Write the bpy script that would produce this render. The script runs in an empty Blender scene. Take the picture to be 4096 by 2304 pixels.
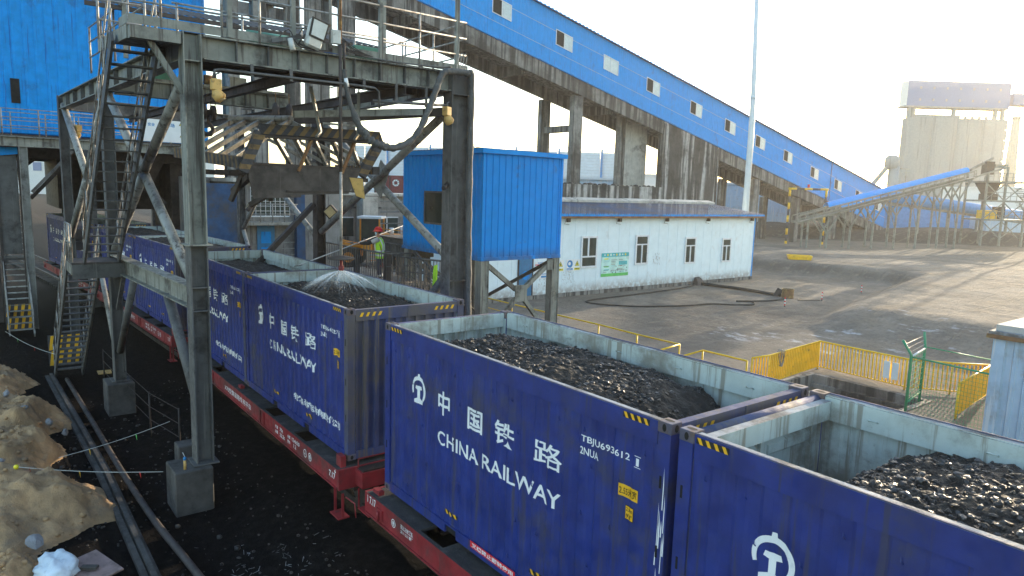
import bpy, bmesh, math, random
from mathutils import Vector, Matrix, noise
R = math.radians
random.seed(7)
sc = bpy.context.scene
col = sc.collection

# ------------------------------------------------------------------ camera
cam_d = bpy.data.cameras.new('camera'); cam = bpy.data.objects.new('camera', cam_d); col.objects.link(cam)
sc.camera = cam
cam_d.sensor_width = 36.0; cam_d.lens = 24.55; cam_d.clip_start = 0.1; cam_d.clip_end = 4000
yaw, pitch, roll = 2.481, -0.14, -0.030
f_ = Vector((math.cos(pitch)*math.cos(yaw), math.cos(pitch)*math.sin(yaw), math.sin(pitch)))
r_ = Vector((math.sin(yaw), -math.cos(yaw), 0)); d_ = f_.cross(r_)
r2 = r_*math.cos(roll) + d_*math.sin(roll); d2 = -r_*math.sin(roll) + d_*math.cos(roll)
mw = Matrix((( r2.x, -d2.x, -f_.x, 10.32), (r2.y, -d2.y, -f_.y, -5.365), (r2.z, -d2.z, -f_.z, 6.325), (0, 0, 0, 1)))
cam.matrix_world = mw
sc.render.resolution_x = 1024; sc.render.resolution_y = 576

# ------------------------------------------------------------------ world, sun, exposure
SUN_AZ, SUN_EL = R(101), R(8)
w = bpy.data.worlds.new('World'); sc.world = w; w.use_nodes = True
nt = w.node_tree; bg = nt.nodes['Background']
sky = nt.nodes.new('ShaderNodeTexSky'); sky.sky_type = 'NISHITA'; sky.sun_disc = False
sky.sun_elevation = SUN_EL; sky.sun_rotation = math.pi/2 - SUN_AZ
sky.air_density = 1.0; sky.dust_density = 1.2; sky.ozone_density = 1.0
nt.links.new(sky.outputs[0], bg.inputs[0]); bg.inputs[1].default_value = 0.15
sd = bpy.data.lights.new('sun', 'SUN'); sun = bpy.data.objects.new('sun', sd); col.objects.link(sun)
sd.energy = 2.0; sd.angle = R(0.53); sd.color = (1.0, 0.82, 0.58)
sv = Vector((math.cos(SUN_AZ)*math.cos(SUN_EL), math.sin(SUN_AZ)*math.cos(SUN_EL), math.sin(SUN_EL)))
sun.rotation_euler = sv.to_track_quat('Z', 'Y').to_euler(); sun.location = (0, 0, 60)
sc.view_settings.view_transform = 'Standard'; sc.view_settings.look = 'None'
sc.view_settings.exposure = 2.3; sc.view_settings.gamma = 1.0
sc.cycles.max_bounces = 6; sc.cycles.transparent_max_bounces = 24

# ------------------------------------------------------------------ materials
def _nodes(name):
    m = bpy.data.materials.new(name); m.use_nodes = True
    t = m.node_tree; b = t.nodes['Principled BSDF']
    return m, t, b
def lk(t, a, b): t.links.new(a, b)
def noise_n(t, vec, scale, detail=5, rough=.6):
    n = t.nodes.new('ShaderNodeTexNoise'); n.inputs['Scale'].default_value = scale
    n.inputs['Detail'].default_value = detail; n.inputs['Roughness'].default_value = rough
    lk(t, vec, n.inputs['Vector']); return n.outputs['Fac']
def mapr(t, v, a, b, c=0., d=1.):
    n = t.nodes.new('ShaderNodeMapRange'); n.interpolation_type = 'SMOOTHSTEP'
    for i, x in ((1, a), (2, b), (3, c), (4, d)): n.inputs[i].default_value = x
    lk(t, v, n.inputs[0]); return n.outputs[0]
def mixc(t, fac, a, b):
    n = t.nodes.new('ShaderNodeMix'); n.data_type = 'RGBA'
    for s, x in ((0, fac), (6, a), (7, b)):
        if hasattr(x, 'links') or hasattr(x, 'is_linked'): lk(t, x, n.inputs[s])
        elif isinstance(x, tuple): n.inputs[s].default_value = (*x, 1)
        else: n.inputs[s].default_value = x
    return n.outputs[2]
def mth(t, op, a, b=None):
    n = t.nodes.new('ShaderNodeMath'); n.operation = op
    for i, x in enumerate((a, b)):
        if x is None: continue
        if hasattr(x, 'is_linked'): lk(t, x, n.inputs[i])
        else: n.inputs[i].default_value = x
    return n.outputs[0]
def pos_scaled(t, s):
    g = t.nodes.new('ShaderNodeNewGeometry'); m = t.nodes.new('ShaderNodeMapping'); m.inputs['Scale'].default_value = s
    lk(t, g.outputs['Position'], m.inputs['Vector']); return m.outputs[0]
def M(name, c, rough=.6, metal=0., var=.18, dirt=None, amt=.5, ds=.9, streak=None, samt=.5, bump=0., bs=40., fade=None, spec=.5, ss=1.6):
    m, t, b = _nodes(name); b.inputs['Specular IOR Level'].default_value = spec
    p = pos_scaled(t, (1, 1, 1))
    lo = tuple(x*(1-var) for x in c); hi = tuple(min(1, x*(1+var*.6)) for x in c)
    cc = mixc(t, mapr(t, noise_n(t, p, 2.3, 7), .3, .7), lo, hi)
    if dirt:
        k = mapr(t, noise_n(t, p, ds, 9, .68), .62-amt*.32, .78-amt*.25)
        k = mth(t, 'MULTIPLY', k, .85)
        cc = mixc(t, k, cc, dirt)
        k2 = mapr(t, noise_n(t, p, 14, 4, .7), .60, .74, 0, amt*.7)
        cc = mixc(t, k2, cc, dirt)
    if streak:
        ps = pos_scaled(t, (5.5, 5.5, .22))
        k = mapr(t, noise_n(t, ps, ss, 6, .65), .62-samt*.22, .70-samt*.16, 0, .88)
        cc = mixc(t, k, cc, streak)
    if fade:
        h = mapr(t, p_z(t), fade[0], fade[1], 1, 0)
        k = mth(t, 'MULTIPLY', h, mapr(t, noise_n(t, p, 3, 6), .25, .6)); cc = mixc(t, k, cc, fade[2])
    lk(t, cc, b.inputs['Base Color'])
    b.inputs['Metallic'].default_value = metal
    lk(t, mapr(t, noise_n(t, p, 6, 4), .3, .7, max(.05, rough-.12), min(1, rough+.12)), b.inputs['Roughness'])
    if bump:
        bn = t.nodes.new('ShaderNodeBump'); bn.inputs['Strength'].default_value = bump; bn.inputs['Distance'].default_value = .03
        lk(t, noise_n(t, p, bs, 5), bn.inputs['Height']); lk(t, bn.outputs[0], b.inputs['Normal'])
    return m
def p_z(t):
    g = t.nodes.new('ShaderNodeNewGeometry'); s = t.nodes.new('ShaderNodeSeparateXYZ'); lk(t, g.outputs['Position'], s.inputs[0]); return s.outputs[2]

SOOT = (.030, .027, .025)
MAT = dict(
 cblue   = M('container_blue', (.0135, .031, .188), .5, 0, .25, (.050, .050, .075), .34, .8, (.04, .042, .09), .28),
 cblueE  = M('container_blue_dusty', (.04, .055, .15), .6, 0, .25, (.10, .085, .07), .66, .55, (.11, .095, .08), .38),
 cinner  = M('container_inner_pale', (.40, .475, .475), .7, 0, .12, (.15, .14, .115), .50, .9, (.20, .195, .165), .42),
 crim    = M('rim_dust', (.30, .33, .36), .85, 0, .25, (.06, .055, .05), .62, 1.6, bump=.4),
 crimb   = M('rim_blue_dusty', (.05, .065, .15), .85, 0, .25, (.13, .115, .10), .55, 1.8, bump=.3),
 casting = M('corner_casting_steel', (.10, .10, .15), .6, .2, .3, (.13, .085, .06), .6, 3.),
 hole    = M('dark_hole', (.006, .006, .006), .9),
 white   = M('white_marking', (.78, .80, .82), .55, 0, .06, (.35, .38, .45), .12, 3),
 yel     = M('yellow_marking', (.80, .44, .015), .5, 0, .1),
 blk     = M('black_marking', (.012, .012, .012), .6),
 redlab  = M('red_label', (.62, .015, .02), .5, 0, .08),
 wred    = M('wagon_red', (.235, .017, .024), .6, 0, .3, (.055, .032, .032), .48, .9, (.10, .03, .03), .2),
 deck    = M('wagon_deck_coal_dust', (.035, .034, .036), .85, 0, .3, (.10, .09, .085), .3, 2, bump=.5),
 iron    = M('dark_iron', (.035, .030, .030), .6, .3, .3, (.07, .045, .035), .4, 4),
 coal    = M('coal', (.016, .0155, .016), .42, 0, .5, (.035, .030, .027), .35, 6, bump=.6, bs=60),
 coalf   = M('coal_fines', (.017, .0145, .0125), .75, 0, .5, (.036, .028, .022), .45, 5, bump=1., bs=70),
 coallump= M('coal_lump', (.038, .037, .039), .42, 0, .6, (.014, .013, .013), .55, 7),
 sgrey   = M('painted_steel_grey_green', (.240, .245, .215), .6, 0, .2, SOOT, .42, 1.3, (.07, .058, .050), .46),
 sdark   = M('sooty_steel', (.105, .105, .105), .65, .1, .25, (.03, .026, .025), .42, 1.5, (.17, .17, .16), .2),
 sbrown  = M('rusty_sooty_steel', (.062, .050, .046), .7, .1, .3, (.02, .018, .017), .4, 2.),
 rail    = M('galvanised_rail', (.30, .30, .29), .5, .3, .2, (.09, .06, .045), .45, 5),
 tube    = M('grey_tube', (.28, .285, .27), .5, .1, .2, (.07, .06, .055), .45, 2.2, (.06, .05, .045), .3),
 hyel    = M('faded_hazard_yellow', (.21, .135, .055), .7, 0, .25, (.06, .05, .045), .5, 3),
 hdark   = M('faded_hazard_dark', (.060, .060, .070), .7, 0, .25, (.02, .018, .018), .4, 3),
 plate   = M('dusty_plate', (.085, .072, .066), .8, 0, .25, (.035, .03, .028), .5, 1.4, (.13, .11, .10), .2, bump=.2),
 clad    = M('blue_cladding', (.003, .30, .78), .6, 0, .08, (.03, .12, .34), .14, .5, (.02, .17, .5), .2, spec=.12),
 cladw   = M('blue_cladding_weathered', (.006, .27, .72), .55, 0, .14, (.04, .10, .25), .35, .45, (.02, .12, .42), .25, spec=.12),
 cladk   = M('blue_cladding_cabin', (.004, .265, .74), .5, 0, .06, (.06, .13, .30), .12, 1.2, fade=(4.1, 4.6, (.05, .13, .30)), spec=.12),
 cladlt  = M('pale_blue_cladding', (.40, .52, .62), .5, 0, .1, (.30, .28, .26), .3, .8, (.6, .62, .62), .45),
 roofb   = M('blue_roof_sooty', (.035, .085, .19), .75, 0, .25, (.075, .073, .075), .6, .7, spec=.2),
 wwall   = M('white_panel_wall', (.70, .81, .86), .45, 0, .05, (.55, .56, .55), .10, 1.0, fade=(-.1, .75, (.34, .32, .30))),
 conc    = M('sooty_concrete', (.235, .228, .215), .85, 0, .2, (.045, .041, .039), .55, .35, (.028, .026, .025), .75, ss=.5, bump=.3, bs=12),
 concd   = M('black_streaked_concrete', (.44, .43, .42), .85, 0, .2, (.03, .029, .028), .52, .3, (.010, .0095, .009), 1.0, ss=.32, bump=.3, bs=12),
 concl   = M('pale_concrete', (.48, .46, .42), .85, 0, .15, (.13, .12, .11), .35, .5, (.15, .14, .13), .25, bump=.3, bs=10),
 conclt  = M('silo_concrete', (.255, .28, .285), .85, 0, .08, (.22, .225, .22), .3, .08, (.18, .19, .19), .3, ss=.25),
 block   = M('footing_concrete', (.075, .070, .066), .9, 0, .3, (.03, .028, .027), .5, 1.5, bump=.5, bs=15),
 greyw   = M('grey_render_wall', (.25, .24, .23), .9, 0, .15, (.10, .09, .085), .42, .5, (.09, .085, .08), .3, bump=.2),
 glass   = M('dark_window_glass', (.035, .05, .045), .08, 0, .3),
 glassp  = M('pale_window_glass', (.52, .60, .62), .25, 0, .12),
 frame   = M('white_window_frame', (.70, .72, .74), .5, 0, .08, (.38, .40, .55), .3, 9),
 pole    = M('white_pole_paint', (.62, .68, .72), .4, 0, .06),
 yelp    = M('yellow_railing_paint', (.90, .52, .008), .5, 0, .15, (.25, .12, .03), .25, 4),
 green   = M('green_gate_paint', (.03, .30, .14), .5, 0, .15, (.10, .12, .09), .2, 4),
 rust    = M('rusty_steel', (.20, .10, .045), .8, .1, .35, (.35, .22, .07), .4, 4),
 rubber  = M('black_rubber', (.018, .018, .018), .8),
 hosewrap= M('grey_wrapped_hose', (.075, .077, .078), .75, 0, .3, (.15, .15, .145), .35, 6, bump=.5, bs=25),
 orange  = M('loader_yellow', (.74, .27, .012), .45, 0, .15, (.20, .10, .03), .3, 2),
 ltyel   = M('yellow_lamp_paint', (.60, .38, .12), .6, 0, .2, (.22, .13, .05), .4, 8),
 lens    = M('lamp_lens', (.45, .36, .20), .15, 0, .2),
 ltwhite = M('pale_lamp_paint', (.55, .57, .54), .5, 0, .12, (.25, .22, .2), .3, 6),
 redfar  = M('maroon_container', (.20, .025, .03), .6, 0, .2, (.10, .05, .04), .2, .5),
 soil    = M('tan_soil', (.46, .295, .155), .95, 0, .35, (.22, .160, .105), .42, 1.3, bump=1., bs=45),
 stone   = M('grey_rock', (.26, .26, .27), .9, 0, .3, (.12, .11, .10), .4, 3, bump=.6),
 bag     = M('white_blue_sack', (.62, .72, .80), .7, 0, .15, (.4, .45, .5), .3, 8),
 board   = M('weathered_board', (.27, .19, .18), .8, 0, .25, (.12, .09, .08), .4, 3),
 redhat  = M('red_helmet', (.70, .018, .015), .25, 0, .05),
 skin    = M('skin', (.42, .22, .14), .55, 0, .05),
 hivis   = M('hi_vis_vest', (.42, .80, .03), .6, 0, .08),
 silver  = M('reflective_tape', (.75, .78, .78), .35, 0, .04),
 navy    = M('navy_trousers', (.030, .033, .065), .8, 0, .2),
 shirt   = M('grey_shirt', (.48, .47, .47), .8, 0, .1),
 dsleeve = M('dark_sleeve', (.025, .024, .026), .8, 0, .2),
 maskc   = M('blue_face_mask', (.45, .66, .82), .7, 0, .05),
 hair    = M('black_hair', (.012, .011, .010), .6),
 rope    = M('brown_strap', (.16, .09, .06), .8, 0, .2),
 alu     = M('pale_rod', (.52, .52, .52), .35, .4, .1),
 grnbox  = M('green_enamel', (.05, .19, .13), .5, 0, .15, (.10, .08, .06), .3, 5),
 motor   = M('blue_motor', (.03, .16, .45), .5, 0, .15, (.06, .06, .06), .3, 5),
 teal    = M('blue_door', (.015, .16, .34), .4, 0, .15, (.03, .08, .14), .3, 5),
 pteal   = M('poster_teal', (.04, .42, .46), .5), pgreen = M('poster_green', (.10, .55, .12), .5), ppale = M('poster_pale', (.50, .76, .70), .5),
 sblue   = M('sign_blue', (.02, .22, .52), .5), syel = M('sign_yellow', (.82, .70, .03), .5), swhite = M('sign_white', (.76, .78, .78), .5, 0, .05), sred = M('sign_red', (.60, .03, .04), .5),
 hazeblue= M('blue_grey_cladding', (.12, .19, .36), .6, 0, .06), farwhite = M('far_white_wall', (.66, .68, .68), .7, 0, .06, (.5, .5, .5), .2, .1),
 fence   = M('pale_wind_fence', (.70, .74, .78), .7, 0, .06), farblue = M('far_blue_panel', (.10, .29, .58), .7, 0, .12, (.12, .2, .35), .3, .3, spec=.15),
 chim    = M('chimney_brick', (.42, .38, .30), .85, 0, .1),
 trestle = M('trestle_steel', (.22, .23, .20), .6, 0, .2, (.09, .08, .07), .4, .8),
)

# ------------------------------------------------------------------ mesh helper
def frame_z(d, up=(0, 0, 1)):
    z = Vector(d).normalized(); u = Vector(up)
    if abs(z.dot(u)) > .98: u = Vector((1, 0, 0)) if abs(z.x) < .9 else Vector((0, 1, 0))
    x = u.cross(z).normalized(); y = z.cross(x)
    return x, y, z
class MB:
    def __init__(s): s.v = []; s.f = []; s.mi = []; s.mats = []; s.sm = []
    def m(s, mat):
        mat = MAT[mat] if isinstance(mat, str) else mat
        if mat not in s.mats: s.mats.append(mat)
        return s.mats.index(mat)
    def face(s, pts, mat, smooth=False):
        i = len(s.v); s.v += [tuple(p) for p in pts]; s.f.append(tuple(range(i, i+len(pts)))); s.mi.append(s.m(mat)); s.sm.append(smooth)
    def hexa(s, c, mat, mats=None):
        # c: 8 corners, bottom 4 ccw then top 4 ; mats optional per face (bottom, top, s0..s3)
        i = len(s.v); s.v += [tuple(p) for p in c]
        fs = [(0, 3, 2, 1), (4, 5, 6, 7), (0, 1, 5, 4), (1, 2, 6, 5), (2, 3, 7, 6), (3, 0, 4, 7)]
        for k, q in enumerate(fs):
            s.f.append(tuple(i+a for a in q)); s.mi.append(s.m(mats[k] if mats else mat)); s.sm.append(False)
    def box(s, lo, hi, mat, mats=None):
        (a, b, c), (d, e, f) = lo, hi
        s.hexa([(a, b, c), (d, b, c), (d, e, c), (a, e, c), (a, b, f), (d, b, f), (d, e, f), (a, e, f)], mat, mats)
    def bar(s, p0, p1, w, h, mat, up=(0, 0, 1)):
        p0, p1 = Vector(p0), Vector(p1); x, y, z = frame_z(p1-p0, up)
        c = [p0-x*w/2-y*h/2, p0+x*w/2-y*h/2, p0+x*w/2+y*h/2, p0-x*w/2+y*h/2]
        s.hexa(c+[q+(p1-p0) for q in c], mat)
    def ibeam(s, p0, p1, h, w, mat, t=.03, tw=.02, up=(0, 0, 1), stiff=0, smat=None):
        p0, p1 = Vector(p0), Vector(p1); x, y, z = frame_z(p1-p0, up)
        s.bar(p0+y*(h/2-t/2), p1+y*(h/2-t/2), w, t, mat, up); s.bar(p0-y*(h/2-t/2), p1-y*(h/2-t/2), w, t, mat, up)
        s.bar(p0, p1, tw, h-2*t-.001, mat, up)
        if stiff:
            for i in range(1, stiff):
                q = p0+(p1-p0)*i/stiff
                s.bar(q-z*.008, q+z*.008, w-.03, h-2*t-.002, smat or mat, up)
    def tube(s, pts, r, mat, n=8, caps=True):
        pts = [Vector(p) for p in pts]; rings = []
        rr = r if isinstance(r, (list, tuple)) else [r]*len(pts)
        px = None
        for k, p in enumerate(pts):
            d = (pts[min(k+1, len(pts)-1)]-pts[max(k-1, 0)])
            if d.length < 1e-9: d = Vector((0, 0, 1))
            z = d.normalized()
            if px is None: x, y, z = frame_z(z)
            else:
                x = (px-z*px.dot(z)); x = x.normalized() if x.length > 1e-6 else frame_z(z)[0]; y = z.cross(x)
            px = x
            i = len(s.v); rings.append(i)
            for a in range(n):
                t = 2*math.pi*a/n; s.v.append(tuple(p+x*(rr[k]*math.cos(t))+y*(rr[k]*math.sin(t))))
        mi = s.m(mat)
        for a, b in zip(rings, rings[1:]):
            for q in range(n):
                s.f.append((a+q, a+(q+1) % n, b+(q+1) % n, b+q)); s.mi.append(mi); s.sm.append(n > 5)
        if caps:
            s.f.append(tuple(rings[0]+q for q in reversed(range(n)))); s.mi.append(mi); s.sm.append(False)
            s.f.append(tuple(rings[-1]+q for q in range(n))); s.mi.append(mi); s.sm.append(False)
    def ball(s, c, r, mat, n=8, m_=6, sc_=(1, 1, 1)):
        pts = []
        for i in range(m_+1):
            ph = math.pi*i/m_-math.pi/2
            pts.append(((Vector((0, 0, math.sin(ph)*r))), max(1e-4, math.cos(ph)*r)))
        i0 = len(s.v); mi = s.m(mat)
        for p, rad in pts:
            for a in range(n):
                t = 2*math.pi*a/n
                s.v.append((c[0]+math.cos(t)*rad*sc_[0], c[1]+math.sin(t)*rad*sc_[1], c[2]+p.z*sc_[2]))
        for i in range(m_):
            for a in range(n):
                s.f.append((i0+i*n+a, i0+i*n+(a+1) % n, i0+(i+1)*n+(a+1) % n, i0+(i+1)*n+a)); s.mi.append(mi); s.sm.append(True)
    def build(s, name, parent=None, bevel=0, xf=None):
        me = bpy.data.meshes.new(name)
        vs = [tuple(xf @ Vector(p)) for p in s.v] if xf else s.v
        me.from_pydata(vs, [], s.f)
        for m in s.mats: me.materials.append(m)
        me.polygons.foreach_set('material_index', s.mi); me.polygons.foreach_set('use_smooth', s.sm); me.update()
        o = bpy.data.objects.new(name, me); col.objects.link(o)
        if parent: o.parent = parent
        if bevel:
            b = o.modifiers.new('bevel', 'BEVEL'); b.width = bevel; b.segments = 1; b.limit_method = 'ANGLE'
        return o
def tag(o, label, cat, group=None, kind=None):
    if label: o['label'] = label
    if cat: o['category'] = cat
    if group: o['group'] = group
    if kind: o['kind'] = kind
    return o
def thing(name, label, cat, loc=(0, 0, 0), rz=0, group=None):
    o = bpy.data.objects.new(name, None); col.objects.link(o); o.empty_display_size = .2
    o.location = loc; o.rotation_euler = (0, 0, rz)
    return tag(o, label, cat, group)
def part(name, parent, fn, bevel=0):
    mb = MB(); fn(mb); return mb.build(name, parent, bevel)
def solo(name, label, cat, fn, group=None, bevel=0, loc=None):
    mb = MB(); fn(mb); o = mb.build(name, None, bevel)
    if loc: o.location = loc
    return tag(o, label, cat, group)
def copy_tree(o, parent=None):
    c = o.copy(); col.objects.link(c)
    if parent: c.parent = parent
    for ch in o.children: copy_tree(ch, c)
    return c
def text_mesh(body, bold=0., spacing=1.):
    cu = bpy.data.curves.new('lettering', 'FONT'); cu.body = body; cu.offset = bold; cu.space_character = spacing; cu.resolution_u = 3
    o = bpy.data.objects.new('lettering', cu); col.objects.link(o)
    dg = bpy.context.evaluated_depsgraph_get(); me = bpy.data.meshes.new_from_object(o.evaluated_get(dg))
    bpy.data.objects.remove(o); bpy.data.curves.remove(cu)
    return me
def text_bm(body, x, z, w_, h_, bold=0.):
    'text as a bmesh in the x,y(=height) plane, scaled into the box x..x+w, z..z+h'
    me = text_mesh(body, bold); bm = bmesh.new(); bm.from_mesh(me); bpy.data.meshes.remove(me)
    xs = [v.co.x for v in bm.verts]; ys = [v.co.y for v in bm.verts]
    if not xs: return bm
    sx = w_/(max(xs)-min(xs)); sy = h_/(max(ys)-min(ys)); x0, y0 = min(xs), min(ys)
    for v in bm.verts: v.co = Vector((x+(v.co.x-x0)*sx, z+(v.co.y-y0)*sy, 0))
    return bm
def merge_bm(mb, bm, mat, fn):
    i = len(mb.v); bm.verts.index_update()
    mb.v += [tuple(fn(v.co.x, v.co.y)) for v in bm.verts]; mi = mb.m(mat)
    for f in bm.faces: mb.f.append(tuple(i+v.index for v in f.verts)); mb.mi.append(mi); mb.sm.append(False)
    bm.free()
def settle(o, loc):
    'move the origin of a thing built in world coordinates to its base'
    loc = Vector(loc); T = Matrix.Translation(-loc)
    done = set()
    def rec(q):
        if q.type == 'MESH' and q.data.name not in done:
            done.add(q.data.name); q.data.transform(T)
        for c in q.children: rec(c)
    rec(o); o.location = loc
    return o

# ------------------------------------------------------------------ ground
def sstep(a, b, x):
    t = max(0., min(1., (x-a)/(b-a))); return t*t*(3-2*t)
PIT = (-3.05, 0.9, 17.3, 19.7)
def ground_z(x, y):
    z = -.30
    z += .13*(1-sstep(1.5, 2.6, abs(y-1.275)))                          # coal-covered track bed
    if y < -.9: z = min(z, -.30-.18*sstep(-.9, -1.7, y) if y > -3 else -.48+.3*sstep(-3.2, -4.4, y))
    inside = sstep(-1.2, 1.6, 53-y+.15*(x+20))*sstep(-1.3, 1.3, ((-8.2+(-13.4+8.2)*(y-29.5)/22.)-x)*.97)
    up = sstep(27, 33, y)*(1-inside)
    z += 1.0*up*(1-.5*sstep(60, 80, y))
    d = (x+42)*-.70+(y-88)*.715
    if y > 40: z += .45*sstep(-30, 2, d)+1.75*sstep(0, 5.0, d)*(.86+.14*math.sin(x*.21+y*.13))
    n = noise.fractal(Vector((x*.09, y*.09, 3)), 1., 2., 4)
    n2 = noise.fractal(Vector((x*.55, y*.55, 9)), 1., 2., 4)
    a = sstep(15, 26, y)
    if x < -19 and y > 10 and y < 46: a *= .3
    z += n*.10*a+n2*.045*(a+.25)
    if d > 0: z += n*.22*sstep(0, 4, d)+n2*.08
    r = noise.noise(Vector((x*.25-y*.02, y*.9, 5)))
    z += .035*r*a
    if PIT[0] < x < PIT[1] and PIT[2] < y < PIT[3]: z = -2.6
    return z
def ground_tone(x, y):
    d = (x+42)*-.70+(y-88)*.715
    inside = sstep(-1.2, 1.6, 53-y+.15*(x+20))*sstep(-1.3, 1.3, ((-8.2+(-13.4+8.2)*(y-29.5)/22.)-x)*.97)
    edge = 4*inside*(1-inside)
    t = .85*sstep(-1.5, 1.0, d) if y > 40 else 0.
    t = max(t, .55*edge*sstep(30, 36, y)*(1. if y > 44 else .35), .22*inside*sstep(26, 34, y)+.14*inside*sstep(18, 24, y)*(1-sstep(26, 34, y)))
    return t
def lines(*segs):
    out = []
    for a, b, s in segs:
        n = max(1, int(round((b-a)/s))); out += [a+(b-a)*i/n for i in range(n)]
    return out
gx = lines((-900, -300, 60), (-300, -110, 12), (-110, -70, 3), (-70, -30, .9), (-30, PIT[0]-.03, .45))+[PIT[0]-.03, PIT[0]+.001]+lines((PIT[0]+.4, PIT[1]-.01, .45))+[PIT[1]-.001, PIT[1]+.03]+lines((PIT[1]+.4, 14, .45), (14, 40, 1.5), (40, 140, 10), (140, 700, 70))+[700]
gy = lines((-500, -60, 55), (-60, -14, 4), (-14, PIT[2]-.03, .45))+[PIT[2]-.03, PIT[2]+.001]+lines((PIT[2]+.4, PIT[3]-.01, .45))+[PIT[3]-.001, PIT[3]+.03]+lines((PIT[3]+.4, 62, .42), (62, 150, .9), (150, 300, 8), (300, 1500, 80))+[1500]
vv = [(x, y, ground_z(x, y)) for y in gy for x in gx]; nx = len(gx)
ff = [(j*nx+i, j*nx+i+1, (j+1)*nx+i+1, (j+1)*nx+i) for j in range(len(gy)-1) for i in range(nx-1)]
me = bpy.data.meshes.new('ground'); me.from_pydata(vv, [], ff); me.polygons.foreach_set('use_smooth', [True]*len(ff)); me.update()
ta = me.attributes.new('tone', 'FLOAT', 'POINT'); ta.data.foreach_set('value', [ground_tone(p[0], p[1]) for p in vv])
gnd = bpy.data.objects.new('ground', me); col.objects.link(gnd); gnd['kind'] = 'structure'
def ground_mat():
    m, t, b = _nodes('yard_ground')
    p = pos_scaled(t, (1, 1, 1)); s = t.nodes.new('ShaderNodeSeparateXYZ'); lk(t, p, s.inputs[0])
    n0 = noise_n(t, p, .12, 8, .62); n1 = noise_n(t, p, .55, 9, .65); n2 = noise_n(t, p, 5., 8, .7)
    tracks = noise_n(t, pos_scaled(t, (.35, .10, 1)), 1.3, 7, .62)
    c = mixc(t, mapr(t, n1, .34, .66), (.235, .212, .185), (.335, .300, .255))
    c = mixc(t, mapr(t, tracks, .45, .68, 0, .75), c, (.265, .228, .180))
    c = mixc(t, mapr(t, n0, .48, .64, 0, .6), c, (.125, .115, .105))
    c = mixc(t, mapr(t, n2, .46, .70, 0, .45), c, (.110, .099, .088))
    yw = mth(t, 'ADD', s.outputs[1], mth(t, 'MULTIPLY', mth(t, 'SUBTRACT', n1, .5), 9.))
    c = mixc(t, mapr(t, yw, 60, 95, 0, .5), c, (.20, .175, .135))
    c = mixc(t, mapr(t, yw, 46, 19, 0, .30), c, (.085, .076, .070))         # coal dust towards the loading place
    at_ = t.nodes.new('ShaderNodeAttribute'); at_.attribute_name = 'tone'
    c = mixc(t, mth(t, 'MULTIPLY', at_.outputs['Fac'], mapr(t, n1, .15, .5, .6, 1)), c, (.060, .056, .050))   # dark coal-mixed earth
    # pale dried salt pans
    dx = mth(t, 'ADD', s.outputs[0], 5.2); dy = mth(t, 'ADD', s.outputs[1], -28.0)
    rr = mth(t, 'ADD', mth(t, 'POWER', mth(t, 'MULTIPLY', dx, .22), 2.), mth(t, 'POWER', mth(t, 'MULTIPLY', dy, .16), 2.))
    near = mapr(t, rr, .25, 1.4, 1, 0)
    salt = mth(t, 'MULTIPLY', near, mapr(t, noise_n(t, pos_scaled(t, (.5, 1.1, 1)), 1.1, 8, .7), .56, .66))
    c = mixc(t, salt, c, (.50, .51, .53))
    dx = mth(t, 'ADD', s.outputs[0], 9.5); dy = mth(t, 'ADD', s.outputs[1], -24.5)
    rr = mth(t, 'ADD', mth(t, 'POWER', mth(t, 'MULTIPLY', dx, .5), 2.), mth(t, 'POWER', mth(t, 'MULTIPLY', dy, .32), 2.))
    salt = mth(t, 'MULTIPLY', mapr(t, rr, .3, 1.3, 1, 0), mapr(t, noise_n(t, pos_scaled(t, (.6, 1.0, 1)), 1.3, 8, .7), .52, .62))
    c = mixc(t, salt, c, (.46, .46, .47))
    # black coal fines round the track
    k = mapr(t, mth(t, 'ADD', yw, mth(t, 'MULTIPLY', n0, 3.)), 10.5, 19, 1, 0)
    coal = mixc(t, mapr(t, n2, .4, .75), (.006, .0052, .0052), (.018, .0155, .015))
    c = mixc(t, k, c, coal)
    far = mapr(t, mth(t, 'ADD', mth(t, 'MULTIPLY', s.outputs[0], -1), mth(t, 'MULTIPLY', s.outputs[1], -1.3)), 30, 40, 0, .8)
    c = mixc(t, far, c, (.075, .058, .045))
    wv2 = t.nodes.new('ShaderNodeTexWave'); wv2.wave_type = 'BANDS'; wv2.bands_direction = 'X'; wv2.inputs['Scale'].default_value = .22; wv2.inputs['Distortion'].default_value = 12.; wv2.inputs['Detail'].default_value = 2.; wv2.inputs['Detail Scale'].default_value = .18
    lk(t, p, wv2.inputs['Vector'])
    tr = mth(t, 'MULTIPLY', mapr(t, wv2.outputs['Fac'], .90, .98), mapr(t, n0, .42, .58))
    yd = mapr(t, yw, 17, 24)
    c = mixc(t, mth(t, 'MULTIPLY', mth(t, 'MULTIPLY', tr, yd), mapr(t, n1, .35, .6, 0, .35)), c, (.28, .25, .205))
    n3 = noise_n(t, p, 1.6, 9, .72)
    c = mixc(t, mth(t, 'MULTIPLY', yd, mapr(t, n3, .52, .64, 0, .45)), c, (.150, .134, .118))
    c = mixc(t, mth(t, 'MULTIPLY', yd, mapr(t, n3, .46, .34, 0, .5)), c, (.31, .28, .235))
    lk(t, c, b.inputs['Base Color']); b.inputs['Roughness'].default_value = .95; b.inputs['Specular IOR Level'].default_value = .08
    bn = t.nodes.new('ShaderNodeBump'); bn.inputs['Strength'].default_value = 1.; bn.inputs['Distance'].default_value = .10
    hh = mth(t, 'ADD', mth(t, 'ADD', n2, mth(t, 'MULTIPLY', noise_n(t, p, 22, 5, .7), .5)), mth(t, 'MULTIPLY', mth(t, 'SUBTRACT', mth(t, 'MULTIPLY', n3, 2.2), mth(t, 'MULTIPLY', tr, .6)), yd))
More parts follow.
